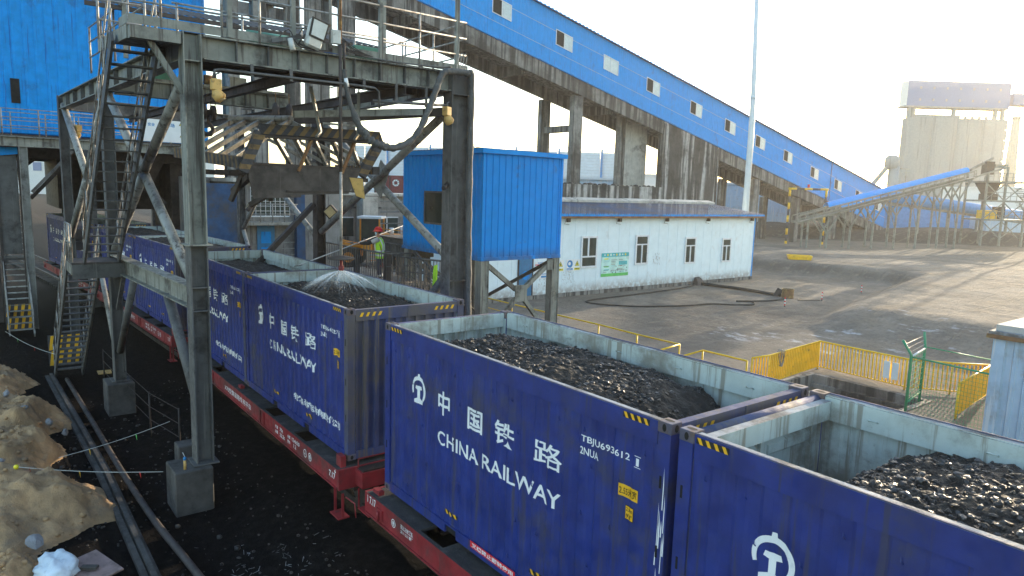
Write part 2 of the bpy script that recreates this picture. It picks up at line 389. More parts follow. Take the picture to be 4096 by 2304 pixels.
    lk(t, hh, bn.inputs['Height']); lk(t, bn.outputs[0], b.inputs['Normal'])
    return m
me.materials.append(ground_mat())

# ------------------------------------------------------------------ containers
CL, CW, CH = 6.058, 2.55, 2.9
def profile(a, b, pitch, depth, fl=.36, sl=.14):
    'trapezoid corrugation: list of (position, offset inwards)'
    n = max(1, round((b-a)/pitch)); p = (b-a)/n; out = [(a, 0.)]
    for i in range(n):
        q = a+i*p
        out += [(q+p*fl/2, 0.), (q+p*(fl/2+sl), depth), (q+p*(1-fl/2-sl), depth), (q+p*(1-fl/2), 0.)]
    out.append((b, 0.)); return out
def poff(pr, x):
    for (a, u), (b, v) in zip(pr, pr[1:]):
        if a <= x <= b: return u+(v-u)*(x-a)/max(1e-9, b-a)
    return 0.
SIDE = profile(.17, CL-.17, .275, .030); ENDP = profile(.17, CW-.17, .222, .045, .40, .09)
Y0 = .030
def side_panel(mb, near):
    for (a, u), (b, v) in zip(SIDE, SIDE[1:]):
        for inner in (0, 1):
            e = .008 if inner else 0.
            y1, y2 = Y0+u+e, Y0+v+e
            if not near: y1, y2 = CW-y1, CW-y2
            q = [(a, y1, .16), (b, y2, .16), (b, y2, 2.66), (a, y1, 2.66)]
            if (inner == 1) == near: q.reverse()
            mb.face(q, 'cinner' if inner else 'cblue')
def end_panel(mb, far, mat='cblueE'):
    for (a, u), (b, v) in zip(ENDP, ENDP[1:]):
        for inner in (0, 1):
            e = .008 if inner else 0.
            x1, x2 = .03+u+e, .03+v+e
            if not far: x1, x2 = CL-x1, CL-x2
            q = [(x1, a, .16), (x2, b, .16), (x2, b, 2.66), (x1, a, 2.66)]
            if (inner == 1) != far: q.reverse()
            mb.face(q, 'cinner' if inner else mat)
def door_panel(mb, mat='cblue'):
    # far end door leaves: flat panels with two horizontal pressed ribs, seen from inside
    x0, x1 = .045, .085
    mb.box((x0, .17, .16), (x1, CW-.17, 2.66), 'cinner', ['cblue', 'cinner', 'cblue', 'cinner', 'cinner', 'cblue'])
    for y in (.17, CW/2-.05, CW-.29): mb.box((x1, y, .17), (x1+.05, y+.12, 2.64), 'cinner')
    for ya, yb in ((.30, CW/2-.06), (CW/2+.08, CW-.30)):
        for z in (.75, 1.35, 1.95, 2.42):
            mb.hexa([(x1, ya, z-.09), (x1, yb, z-.09), (x1, yb, z+.09), (x1, ya, z+.09), (x1+.05, ya+.03, z-.05), (x1+.05, yb-.03, z-.05), (x1+.05, yb-.03, z+.05), (x1+.05, ya+.03, z+.05)], 'cinner')
def yside(x): return Y0+poff(SIDE, x)-.004
def put_text(mb, body, x, z, w_, h_, mat, bold=0., lift=0.):
    bm = text_bm(body, x, z, w_, h_, bold)
    for a, _ in SIDE:
        if x < a < x+w_:
            bmesh.ops.bisect_plane(bm, geom=bm.verts[:]+bm.edges[:]+bm.faces[:], plane_co=(a, 0, 0), plane_no=(1, 0, 0))
    merge_bm(mb, bm, mat, lambda u, v: (u, yside(u)-lift, v))
def poly_on_side(mb, pts, mat, lift=0., flat=None):
    bm = bmesh.new(); bm.faces.new([bm.verts.new((a, b, 0)) for a, b in pts])
    xs = [p[0] for p in pts]
    if flat is None:
        for a, _ in SIDE:
            if min(xs) < a < max(xs):
                bmesh.ops.bisect_plane(bm, geom=bm.verts[:]+bm.edges[:]+bm.faces[:], plane_co=(a, 0, 0), plane_no=(1, 0, 0))
    merge_bm(mb, bm, mat, (lambda u, v: (u, yside(u)-lift, v)) if flat is None else (lambda u, v: (u, flat-lift, v)))
def hazard(mb, x, z, w_, h_, flat=None, n=4, slant=1):
    poly_on_side(mb, [(x, z), (x+w_, z), (x+w_, z+h_), (x, z+h_)], 'blk', 0., flat)
    p = w_/n
    for i in range(n):
        a = x+i*p+.01; s_ = p*.42
        if slant > 0: q = [(a, z), (a+s_, z), (a+s_+p*.36, z+h_), (a+p*.36, z+h_)]
        else: q = [(a+p*.36, z), (a+s_+p*.36, z), (a+s_, z+h_), (a, z+h_)]
        poly_on_side(mb, [(min(u, x+w_), v) for u, v in q], 'yel', .003, flat)
def emblem(mb, cx, cz, r):
    'railway emblem: an open ring over a rail cross-section'
    n = 28; a0, a1 = R(-55), R(205)
    for i in range(n):
        t0, t1 = a0+(a1-a0)*i/n, a0+(a1-a0)*(i+1)/n
        def rw(t): return .22+.07*math.sin((t-a0)/(a1-a0)*math.pi)
        o0, o1 = r, r
        q = [(cx+math.cos(t0)*r*(1-rw(t0)), cz+math.sin(t0)*r*(1-rw(t0))), (cx+math.cos(t0)*r, cz+math.sin(t0)*r), (cx+math.cos(t1)*r, cz+math.sin(t1)*r), (cx+math.cos(t1)*r*(1-rw(t1)), cz+math.sin(t1)*r*(1-rw(t1)))]
        poly_on_side(mb, q, 'white')
    k = r
    poly_on_side(mb, [(cx-.13*k, cz+.95*k), (cx+.13*k, cz+.95*k), (cx+.10*k, cz+1.18*k), (cx-.10*k, cz+1.18*k)], 'white', .001)
    for q in ([(-.34, .30), (.34, .30), (.42, .06), (.15, 0), (-.15, 0), (-.42, .06)], [(-.15, 0), (.15, 0), (.15, -.62), (-.15, -.62)], [(-.15, -.60), (.15, -.60), (.58, -.78), (.58, -1.02), (-.58, -1.02), (-.58, -.78)]):
        poly_on_side(mb, [(cx+a*k, cz+b*k) for a, b in q][::-1] if False else [(cx+a*k, cz+b*k) for a, b in q], 'white', .001)
def casting(mb, x, y, z, sx, sy):
    # corner block with oval openings; x,y,z = outer corner, sx, sy = direction inwards
    a, b, h = .178, .162, .118
    x0, x1 = sorted((x, x+sx*a)); y0, y1 = sorted((y, y+sy*b))
    mb.box((x0, y0, z), (x1, y1, z+h), 'casting')
    cx, cy, cz = (x0+x1)/2, (y0+y1)/2, z+h/2
    def oval(c, u, v, ru, rv, off):
        pts = [Vector(c)+Vector(u)*math.cos(2*math.pi*i/12)*ru+Vector(v)*math.sin(2*math.pi*i/12)*rv+Vector(off) for i in range(12)]
        mb.face(pts, 'hole')
    oval((cx, y, cz), (sy, 0, 0), (0, 0, 1), .026, .040, (0, -sy*.002, 0))
    oval((x, cy, cz), (0, -sx, 0), (0, 0, 1), .030, .040, (-sx*.002, 0, 0))
    if z > 1: oval((cx, cy, z+h), (1, 0, 0), (0, 1, 0), .062, .030, (0, 0, .002))
def make_container(label, code, code2, depth=.030, endm='cblueE', far_end='wall', near_dusty=True, low_text=None, dusty=False, red=True):
    global SIDE
    SIDE = profile(.17, CL-.17, .275, depth)
    t = thing('open_top_container', label, 'container', group='blue open top coal containers on the train')
    sm = 'cblueE' if dusty else 'cblue'
    def side(near):
        def fn(mb):
            side_panel(mb, near)
        return fn
    part('side_wall', t, side(True)); part('side_wall', t, side(False))
    part('end_wall', t, (lambda mb: end_panel(mb, True, 'cblue')) if far_end == 'wall' else (lambda mb: door_panel(mb)))
    part('end_wall', t, lambda mb: end_panel(mb, False, 'cblueE'))
    part('floor', t, lambda mb: mb.box((.05, .05, .10), (CL-.05, CW-.05, .155), 'iron'))
    for x, sx in ((0, 1), (CL, -1)):
        for y, sy in ((0, 1), (CW, -1)):
            x0, x1 = sorted((x+sx*.004, x+sx*.165)); y0, y1 = sorted((y+sy*.004, y+sy*.15))
            def post(mb):
                c_ = endm if x > 1 else 'cblue'
                mb.box((x0, y0, .118), (x1, y1, CH-.118), c_)
                xi0, xi1 = (x1, x1+.004) if sx > 0 else (x0-.004, x0); yi0, yi1 = (y1, y1+.004) if sy > 0 else (y0-.004, y0)
                mb.box((xi0, y0+.03, .2), (xi1, y1+.003, CH-.13) if sy > 0 else (xi1, y1-.03, CH-.13), 'cinner'); mb.box((x0+.03 if sx > 0 else x0-.006, yi0, .2), (x1+.006 if sx > 0 else x1-.03, yi1, CH-.13), 'cinner')
                for zz in (.75, 1.45, 2.2):
                    mb.box((x0+.05, y0-.004 if sy > 0 else y1, zz), (x0+.075, y0 if sy > 0 else y1+.004, zz+.13), 'hole')
            part('corner_post', t, post)
            part('corner_casting', t, lambda mb: casting(mb, x, y, CH-.118, sx, sy), .006)
            part('corner_casting', t, lambda mb: casting(mb, x, y, 0, sx, sy), .006)
    for near in (True, False):
        y0, y1 = (.012, .115) if near else (CW-.115, CW-.012)
        # faces: bottom, top, y-, x+, y+, x-
        ms = ['cblue', 'crim', 'cblue', 'cblue', 'cinner', 'cblue'] if near else ['cblue', 'crim', 'cinner', 'cblue', 'cblue', 'cblue']
        def rail(mb):
            mb.box((.179, y0, 2.64), (CL-.179, y1, 2.885), 'cblue', ms)
            yy = y1 if near else y0-.02
            mb.box((.18, yy, 2.60), (CL-.18, yy+.02, 2.872), 'cinner', ['cinner', 'crim', 'cinner', 'cinner', 'cinner', 'cinner'])
            mb.box((.18, y0+.002 if near else y1-.022, 2.8852), (CL-.18, y0+.022 if near else y1-.002, 2.897), 'crimb')
            for i in range(5):
                xx = .7+i*1.15; yv = y1+.02 if near else y0-.02
                mb.tube([(xx, yv, 2.72), (xx, yv+(.03 if near else -.03), 2.74), (xx+.1, yv+(.03 if near else -.03), 2.74), (xx+.1, yv, 2.72)], .008, 'cinner', 5)
        part('top_rail', t, rail)
        yb = 0.004 if near else CW-.062
        def brail(mb):
            for a, b in ((.179, 1.93), (2.23, 3.83), (4.13, CL-.179)): mb.box((a, yb, .012), (b, yb+.058, .165), 'cblue')
            for a in (1.93, 3.83): mb.box((a, yb+.03, .03), (a+.3, yb+.05, .14), 'hole'); mb.box((a, yb, .14), (a+.3, yb+.058, .165), 'cblue')
        part('bottom_rail', t, brail)
    part('top_rail', t, lambda mb: (mb.box((CL-.115, .163, 2.66), (CL-.01, CW-.163, 2.875), 'cblueE', ['cblueE', 'crimb', 'cblueE', 'cblueE', 'cblueE', 'cinner']),
         mb.box((CL-.0095, CW/2-.015, 2.655), (CL+.0, CW/2+.015, 2.88), 'cblueE')))
    if far_end == 'wall':
        part('top_rail', t, lambda mb: (mb.box((.01, .163, 2.66), (.115, CW-.163, 2.875), 'cblue', ['cblue', 'crimb', 'cinner', 'cinner', 'cblue', 'cblue']), mb.box((.1155, .163, 2.62), (.13, CW-.163, 2.86), 'cinner')))
    else:
        part('top_rail', t, lambda mb: mb.tube([(.085, .163, 2.81), (.085, CW-.163, 2.81)], .062, 'crimb', 14))
        part('door_header', t, lambda mb: mb.box((.16, .163, 2.62), (.27, CW-.163, 2.84), 'cinner', ['cinner', 'crim', 'cinner', 'cinner', 'cinner', 'cinner']))
    part('bottom_rail', t, lambda mb: mb.box((CL-.08, .163, .012), (CL-.012, CW-.163, .158), 'cblueE'))
    part('bottom_rail', t, lambda mb: mb.box((.012, .163, .012), (.08, CW-.163, .158), 'cblue'))
    def letters(mb):
        emblem(mb, 1.07, 2.00, .215)
        for ch, x, w_, z, h_ in (('中', 1.64, .32, 1.79, .37), ('国', 2.43, .36, 1.78, .32), ('铁', 3.08, .44, 1.79, .33), ('路', 3.92, .52, 1.80, .31)):
            put_text(mb, ch, x, z, w_, h_, 'white', .006 if ch == '路' else .018)
        put_text(mb, 'CHINA', 1.64, 1.32, 1.08, .215, 'white', .012); put_text(mb, 'RAILWAY', 2.81, 1.32, 1.63, .215, 'white', .012)
        put_text(mb, code, 4.76, 2.305, .74, .10, 'white', .012); put_text(mb, code2, 4.75, 2.175, .30, .09, 'white', .012)
        put_text(mb, '1', 5.60, 2.31, .04, .085, 'white', .012)
        for q in (((5.575, 2.29), (5.665, 2.29), (5.665, 2.297), (5.575, 2.297)), ((5.575, 2.412), (5.665, 2.412), (5.665, 2.419), (5.575, 2.419))): poly_on_side(mb, q, 'white')
        if low_text: put_text(mb, low_text, 3.21, .47, 2.43, .15, 'white', .02)
    part('lettering', t, letters)
    def stick(mb):
        poly_on_side(mb, [(5.37, 1.91), (5.65, 1.91), (5.65, 2.045), (5.37, 2.045)], 'yel'); put_text(mb, '2.55米宽', 5.385, 1.93, .25, .095, 'blk', .008, .003)
    part('width_sticker', t, stick)
    def stick2(mb):
        poly_on_side(mb, [(5.475, 1.67), (5.605, 1.67), (5.605, 1.83), (5.475, 1.83)], 'blk'); poly_on_side(mb, [(5.482, 1.678), (5.598, 1.678), (5.598, 1.822), (5.482, 1.822)], 'yel', .002)
        put_text(mb, '2,9m', 5.49, 1.76, .10, .05, 'blk', .012, .005); put_text(mb, '9\'6"', 5.495, 1.69, .09, .05, 'blk', .012, .005)
    part('height_sticker', t, stick2)
    def hz(mb):
        hazard(mb, .20, 2.80, .37, .062, .008, 4, -1); hazard(mb, 5.40, 2.80, .37, .062, .008, 4, -1)
        for x in (1.88, 3.92): hazard(mb, x, .30, .34, .06, None, 3, -1)
    part('hazard_marking', t, hz)
    if endm == 'cblue' and red:
        def scuff(mb):
            rng = random.Random(6)
            for _ in range(16):
                a = CL-rng.uniform(.03, .13); z = rng.uniform(.3, 2.1); h = rng.uniform(.06, .5); w_ = rng.uniform(.006, .018)
                mb.face([(a, .0025, z), (a+w_, .0025, z), (a+w_*.8+.004, .0025, z+h*.6), (a+.006, .0025, z+h)], 'white')
        part('paint_scuff', t, scuff)
    def rings(mb):
        for k in range(13):
            for zz in (.35, .9, 1.5, 2.1, 2.5):
                xx = .3+k*.45+(.12 if zz in (.9, 2.1) else 0)
                if xx < CL-.3 and (k*7+int(zz*10)) % 3: mb.tube([(xx, yside(xx), zz), (xx+.012, yside(xx)-.02, zz-.03), (xx+.02, yside(xx), zz-.05)], .006, 'cblue', 5)
    part('lashing_eyes', t, rings)
    def hze(mb):
        for y in (.24, CW-.70):
            for i in range(4):
                a = y+i*.125
                mb.face([(CL-.006, a, 2.74), (CL-.006, a+.055, 2.74), (CL-.006, a+.095, 2.815), (CL-.006, a+.04, 2.815)], 'yel')
    part('hazard_marking', t, hze)
    if red:
        def rl(mb):
            poly_on_side(mb, [(2.62, .085), (3.66, .085), (3.66, .185), (2.62, .185)], 'redlab', .002, -.0)
            bm = text_bm('叉槽禁止翻转使用', 2.66, .10, .96, .07, .02); merge_bm(mb, bm, 'white', lambda u, v: (u, -.005, v))
        part('warning_label', t, rl)
    return t
def place(t, x, y, rz): t.location = (x, y, 1.17); t.rotation_euler = (0, 0, rz)

CONT = [
 # x of far end, y, yaw, label, codes, options
 (0.0, 0.0, 0., 'glossy blue container in full view, heaped with coal, marked TBJU693612', 'TBJU693612', '2NUA', dict(depth=.013, endm='cblue')),
 (6.155, 0.0, 0., 'nearest blue container at the bottom right, with a bare pale inner end wall', 'TBJU691745', '2NUA', dict(depth=.013, endm='cblue', far_end='door', red=False)),
 (-7.47, -.03, 0., 'blue container with a dusty corrugated end wall, sprayed with water', 'TBJU665027', '2NUC', dict(low_text='铁路集装箱运输有限责任公司', red=False)),
 (-13.62, -.03, .002, 'blue container just beyond the sprayed one, half hidden behind the front gantry column', 'TBJU671821', '2NUA', dict(low_text='铁路集装箱运输有限责任公司', red=False)),
 (-21.02, -.30, R(2.6), 'blue container seen between the gantry stairs and the slanting brace, level full of coal', 'TBJU655517', '2NUA', dict(red=False)),
 (-27.15, -.62, R(3.2), 'blue container mostly hidden behind the upper stair flight', 'TBJU655204', '2NUA', dict(red=False)),
]
C_OBJ = []
for x, y, rz, lab, c1, c2, kw in CONT:
    t = make_container(lab, c1, c2, **kw); place(t, x, y, rz); C_OBJ.append(t)
for x, y, rz, lab in ((-34.9, -1.15, R(4.5), 'dull dark container in shade with its dirty end towards the stairs'), (-41.1, -1.70, R(5), 'farthest container of the train, behind the dull dark one under the loading tower')):
    t = copy_tree(C_OBJ[-1]); t['label'] = lab; place(t, x, y, rz)

# ------------------------------------------------------------------ coal
def lump_mesh(rng, n, hfun, area, smin, smax, mb):
    ico = bmesh.new(); bmesh.ops.create_icosphere(ico, subdivisions=1, radius=1.)
    base = [v.co.copy() for v in ico.verts]; fcs = [tuple(v.index for v in f.verts) for f in ico.faces]; ico.free()
    x0, x1, y0, y1 = area; ms = [mb.m('coal'), mb.m('coallump'), mb.m('coalf')]
    for _ in range(n):
        x = rng.uniform(x0, x1); y = rng.uniform(y0, y1)
        if noise.noise(Vector((x*1.3, y*1.3, smax*50+n*.01)))+.45*noise.noise(Vector((x*4, y*4, 2))) < rng.uniform(-.35, .6): continue
        z = hfun(x, y); k = rng.random(); s = smin+(smax-smin)*k**4
        sx, sy, sz = s*rng.uniform(.7, 1.4), s*rng.uniform(.7, 1.3), s*rng.uniform(.45, .9)
        rot = Matrix.Rotation(rng.uniform(0, 6.28), 3, 'Z') @ Matrix.Rotation(rng.uniform(-.5, .5), 3, 'X')
        sd_ = rng.uniform(0, 99); i = len(mb.v)
        cuts = [(Vector((rng.gauss(0, 1), rng.gauss(0, 1), rng.gauss(0, 1))).normalized(), rng.uniform(.45, .8)) for _c in range(5)]
        for b in base:
            q = b.copy()
            for nn, dd in cuts:
                e = q.dot(nn)-dd
                if e > 0: q -= nn*e
            q = rot @ Vector((q.x*sx, q.y*sy, q.z*sz)); mb.v.append((x+q.x, y+q.y, z+q.z+sz*.12))
        mi = ms[0] if rng.random() < .45 else ms[1]
        for f in fcs: mb.f.append((i+f[0], i+f[1], i+f[2])); mb.mi.append(mi); mb.sm.append(False)
def coal_heap(cont, label, hfun, n, smin, smax, seed, res=.06, group='coal loads in the open containers'):
    rng = random.Random(seed); mb = MB()
    x0, x1, y0, y1 = .10, CL-.10, .085, CW-.085
    nxx, nyy = int((x1-x0)/res), int((y1-y0)/res); i0 = 0; mi = mb.m('coalf')
    def h(x, y):
        v = Vector((x*2.2+seed*7, y*2.2, seed)); q = noise.fractal(v, 1., 2., 4)*.06+noise.fractal(v*4, 1., 2., 3)*.030+abs(noise.noise(v*11))*.022+noise.noise(v*26)*.006
        return hfun(x, y)+q
    for j in range(nyy+1):
        for i in range(nxx+1):
            x = x0+(x1-x0)*i/nxx; y = y0+(y1-y0)*j/nyy; mb.v.append((x, y, h(x, y)))
    for j in range(nyy):
        for i in range(nxx):
            a = j*(nxx+1)+i; mb.f.append((a, a+1, a+nxx+2, a+nxx+1)); mb.mi.append(mi); mb.sm.append(False)
    lump_mesh(rng, n, h, (.2, CL-.2, .17, CW-.17), smin, smax, mb)
    o = mb.build('coal_heap'); o.matrix_world = Matrix.Translation(cont.location) @ Matrix.Rotation(cont.rotation_euler.z, 4, 'Z')
    tag(o, label, 'coal', group)
def bowl(y): return 1-abs((y-CW/2)/(CW/2))**2.6
coal_heap(C_OBJ[0], 'lumpy black coal heap filling the container marked TBJU693612', lambda x, y: 2.36+.30*bowl(y)**.6*sstep(.0, 1.0, x)-.62*sstep(4.5, 5.9, x)-.25*(1-sstep(.1, .9, x))+.06*sstep(1.5, 3, x)*(1-sstep(3.4, 4.8, x)), 15000, .006, .047, 3, .032)
coal_heap(C_OBJ[1], 'glinting coal heap in the nearest container, sloping down to its far end', lambda x, y: 1.75+.75*sstep(.15, 1.5, x)+.26*bowl(y)**.6*sstep(.5, 2.2, x), 15000, .006, .046, 4, .032)
coal_heap(C_OBJ[2], 'wet coal heap under the water spray', lambda x, y: 2.42+.22*bowl(y)**.6*sstep(.1, 1.2, x)-.50*sstep(4.2, 5.8, x)*(1-.4*(y/CW))+.08*sstep(.2, 1, y)*(1-sstep(2, 2.5, y)), 8000, .006, .045, 5, .04)
coal_heap(C_OBJ[3], 'dry brownish coal load behind the front gantry column', lambda x, y: 2.40+.16*bowl(y)-.3*sstep(5.0, 6, x), 900, .010, .03, 6, .08)
coal_heap(C_OBJ[4], 'level coal load beyond the slanting brace', lambda x, y: 2.56+.24*bowl(y), 900, .015, .045, 8, .09)
coal_heap(C_OBJ[5], 'coal load glimpsed behind the upper stair flight', lambda x, y: 2.56+.24*bowl(y), 500, .015, .045, 9, .1)

# ------------------------------------------------------------------ flat wagons
def wagon_text(mb, body, x, z, w_, h_, y, bold=.015):
    merge_bm(mb, text_bm(body, x, z, w_, h_, bold), 'white', lambda u, v: (u, y, v))
def make_wagon(label, front):
    t = thing('flat_wagon', label, 'rail wagon', group='red flat wagons of the train')
    L = 12.42; ya, yb = -.25, 2.80   # local x 0..L, near sill at ya
    for y0, y1 in ((ya, ya+.07), (yb-.07, yb)):
        part('side_sill', t, lambda mb: (mb.box((0, y0, .72), (L, y1, 1.09), 'wred', ['wred', 'deck', 'wred', 'wred', 'wred', 'wred']), mb.box((.0, y0-.03 if y0 < 0 else y1, .72), (L, y0 if y0 < 0 else y1+.03, .745), 'wred')))
    def dk(mb):
        for a, b in ((.0, 1.7), (2.35, 3.6), (4.3, 8.1), (8.8, 10.0), (10.7, L)): mb.box((a, ya+.0702, 1.04), (b, yb-.0702, 1.084), 'deck')
        mb.box((0, .9, .55), (L, 1.65, 1.0), 'iron')
    part('deck', t, dk)
    for x0, x1 in ((-.06, -.001), (L+.001, L+.06)):
        part('end_sill', t, lambda mb: mb.box((x0, ya, .70), (x1, yb, 1.088), 'wred'))
    for x in (L-.28, .05, 6.03):
        for y0 in (ya+.10, yb-.22): part('locking_bracket', t, lambda mb: mb.box((x, y0, 1.084), (x+.22, y0+.10, 1.30 if x > 12 else 1.155), 'wred'))
    def endkit(mb):
        # near end: pedestal box, step hanger and brake platform at the near corner
        x = L+.061
        mb.box((x, .08, .76), (x+.30, .85, 1.06), 'wred'); mb.box((x+.02, .12, 1.06), (x+.26, .80, 1.09), 'iron')
        mb.bar((x+.05, .12, 1.09), (x+.05, .12, 1.27), .02, .02, 'wred'); mb.bar((x+.05, .80, 1.09), (x+.05, .80, 1.27), .02, .02, 'wred'); mb.bar((x+.05, .12, 1.26), (x+.05, .80, 1.26), .02, .02, 'wred')
    part('end_box', t, endkit)
    def step(mb):
        x = L-.05
        for q in (x, x+.33): mb.bar((q, ya-.02, .74), (q, ya-.02, .28), .05, .012, 'wred', (1, 0, 0))
        mb.box((x-.02, ya-.12, .26), (x+.36, ya+.10, .285), 'wred')
        mb.tube([(x+.42, ya+.0, .70), (x+.75, ya+.02, .70), (x+.80, ya+.02, .45)], .012, 'wred', 6)
    part('step', t, step)
    def step2(mb):
        mb.box((L+.35, .0, .40), (L+.78, .42, .425), 'wred'); mb.bar((L+.36, .01, .41), (L+.36, .01, .80), .03, .012, 'wred'); mb.bar((L+.77, .01, .41), (L+.77, .01, .62), .03, .012, 'wred')
    part('shunter_step', t, step2)
    def coup(mb):
        for s_, x in ((1, L+.06), (-1, -.06)):
            mb.box((min(x, x+s_*.42), 1.12, .62), (max(x, x+s_*.42), 1.43, .92), 'iron')
            mb.ball((x+s_*.48, 1.275, .77), .17, 'iron', 10, 6, (.7, 1, 1))
    part('coupler', t, coup)
    def disc(mb):
        mb.tube([(L+.07, 1.9, 1.02), (L+.13, 1.9, 1.02)], .17, 'wred', 20)
    part('brake_wheel', t, disc)
    for bx in (1.55, L-1.55):
        def bog(mb):
            for y in (.32, 2.23):
                mb.box((bx-1.2, y-.07, .42), (bx+1.2, y+.07, .58), 'iron'); mb.box((bx-.28, y-.1, .22), (bx+.28, y+.1, .70), 'iron')
                for k in range(5): mb.tube([(bx-.14+k*.07, y-.11, .24), (bx-.14+k*.07, y-.11, .66)], .03, 'iron', 6)
            mb.box((bx-.2, .3, .44), (bx+.2, 2.25, .66), 'iron')
        b = part('bogie', t, bog)
        for wx in (bx-.875, bx+.875):
            def ws(mb):
                mb.tube([(wx, .30, .42), (wx, 2.25, .42)], .08, 'iron', 10)
                for y0 in (.52, 1.97): mb.tube([(wx, y0, .42), (wx, y0+.065, .42)], .42, 'iron', 26); 
            part('wheelset', b, ws)
    yl = ya-.004
    def marks(mb):
        wagon_text(mb, 'X70型集装箱专用平车', 5.2, .83, 2.2, .15, yl, .0)
        wagon_text(mb, '载重', 9.10, .93, .17, .075, yl); wagon_text(mb, '自重', 9.10, .82, .17, .075, yl)
        wagon_text(mb, '70t', 9.38, .93, .2, .085, yl); wagon_text(mb, '22.2t', 9.38, .81, .3, .085, yl)
        wagon_text(mb, '全宽', 9.85, .93, .17, .075, yl); wagon_text(mb, '换长', 9.85, .82, .17, .075, yl)
        wagon_text(mb, '12.4x3.0', 10.12, .93, .42, .085, yl); wagon_text(mb, '1.2', 10.2, .81, .15, .085, yl)
        for cx in (10.85, 11.1):
            for i in range(18):
                a, b = 2*math.pi*i/18, 2*math.pi*(i+1)/18; r1, r0 = .085, .07
                mb.face([(cx+math.cos(q)*rr, yl, .90+math.sin(q)*rr) for q, rr in ((a, r0), (a, r1), (b, r1), (b, r0))], 'white')
        wagon_text(mb, '人', 10.80, .86, .1, .09, yl); wagon_text(mb, '卷', 11.05, .86, .1, .09, yl)
        wagon_text(mb, '7.17', 12.05, .86, .28, .12, yl); wagon_text(mb, '6', L-.12, 1.00, .06, .07, yl)
    def marks_far(mb):
        wagon_text(mb, '1 7.17', .05, .93, .30, .13, yl)
        for i in range(18):
            a, b = 2*math.pi*i/18, 2*math.pi*(i+1)/18; r1, r0 = .07, .058
            mb.face([(.98+math.cos(q)*rr, yl, .92+math.sin(q)*rr) for q, rr in ((a, r0), (a, r1), (b, r1), (b, r0))], 'white')
        wagon_text(mb, '卷', .94, .88, .08, .08, yl)
        wagon_text(mb, '23.11 2108 下五', 1.22, .95, .38, .06, yl, .02); mb.box((1.22, yl, .938), (1.6, yl+.002, .943), 'white'); wagon_text(mb, '23.11 12.11 襄厂', 1.22, .86, .38, .06, yl, .02)
    part('lettering', t, marks_far if front else marks)
    def hk(mb):
        mb.box((.42, ya-.03, .80), (.62, ya-.001, .98), 'wred'); mb.tube([(.52, ya-.05, .78), (.52, ya-.05, .95)], .022, 'wred', 7)
        mb.box((4.05, ya-.028, .76), (4.12, ya-.001, 1.05), 'wred'); mb.box((8.3, ya-.028, .76), (8.37, ya-.001, 1.05), 'wred'); mb.box((8.05, ya-.028, .76), (8.12, ya-.001, 1.05), 'wred')
    part('rope_hook', t, hk)
    return t
wg = make_wagon('red flat wagon carrying the two nearest blue containers', True); wg.location = (-.18, 0, 0)
wg2 = make_wagon('red flat wagon under the sprayed container, with its step and coupler showing', False); wg2.location = (-13.75, -.03, 0)
for x, y, rz, lab in ((-27.35, -.64, R(2.9), 'dusty red flat wagon seen past the gantry stairs'), (-41.2, -1.72, R(4.8), 'pale grey looking flat wagon far under the loading tower')):
    t = copy_tree(wg2); t['label'] = lab; t.location = (x, y, 0); t.rotation_euler = (0, 0, rz)

# ------------------------------------------------------------------ track
def track(mb):
    pts = [(40, 0), (-14, 0), (-27.3, -.65), (-41, -1.75), (-60, -3.8)]
    for (xa, ya), (xb, yb) in zip(pts, pts[1:]):
        for off in (1.275-.7525, 1.275+.7525):
            mb.bar((xa, ya+off, -.07), (xb, yb+off, -.07), .07, .14, 'iron')
        n = int(math.hypot(xb-xa, yb-ya)/.6)
        for i in range(n):
            u = i/n; x = xa+(xb-xa)*u; y = ya+(yb-ya)*u
            mb.bar((x, y, -.34), (x, y+2.55, -.34), .24, .19, 'block')
tk = thing('railway_track', 'dark railway track under the wagons, buried in coal dust', 'railway track')
mb = MB(); track(mb); mb.build('rails_and_sleepers', tk); settle(tk, (0, 1.275, -.3))

# ------------------------------------------------------------------ steel loading gantry
def yn(x): return -1.8+.05*(x+4.75)       # near column row
YF = 4.45                                  # far column row
g = thing('loading_gantry', 'grey green steel gantry spanning the train, with deck, braces and railings', 'gantry')
def hcol(x, y, z0, z1, mat, w_=.32, h_=.34, ribs=()):
    def fn(mb):
        mb.bar((x, y-w_/2+.012, z0), (x, y-w_/2+.012, z1), .024, h_, mat, (1, 0, 0)) if False else None
        mb.box((x-h_/2, y-w_/2, z0), (x+h_/2, y-w_/2+.024, z1), mat); mb.box((x-h_/2, y+w_/2-.024, z0), (x+h_/2, y+w_/2, z1), mat)
        mb.box((x-.012, y-w_/2+.0242, z0), (x+.012, y+w_/2-.0242, z1-.002), mat)
        for r in ribs: mb.box((x+.0122, y-w_/2+.0244, r), (x+h_/2-.01, y+w_/2-.0244, r+.02), mat)
        mb.box((x-h_/2-.08, y-w_/2-.08, z0-.025), (x+h_/2+.08, y+w_/2+.08, z0-.0005), mat)
    return fn
part('column', g, hcol(-4.75, -1.78, 5.05, 9.13, 'sgrey', .34, .42, (8.6,))); part('column', g, hcol(-4.75, -1.78, .48, 5.0, 'sdark', .34, .42, (3.68, 4.16)))
part('column', g, hcol(-4.75, YF, .1, 9.13, 'sdark', .58, .42, (2.2, 2.9, 3.3, 3.95, 8.6)))
part('column', g, hcol(-12.4, yn(-12.4), .48, 9.1, 'sdark', .30, .36, (4.1, 8.5)))
part('column', g, hcol(-13.6, YF, .1, 9.1, 'sbrown', .32, .4, (3.9, 8.5)))
part('column', g, hcol(-19.6, yn(-19.6), .1, 9.13, 'sdark', .30, .36, (8.5,)))
part('column', g, hcol(-22.6, YF, .1, 9.1, 'sdark', .30, .36, (8.5,)))
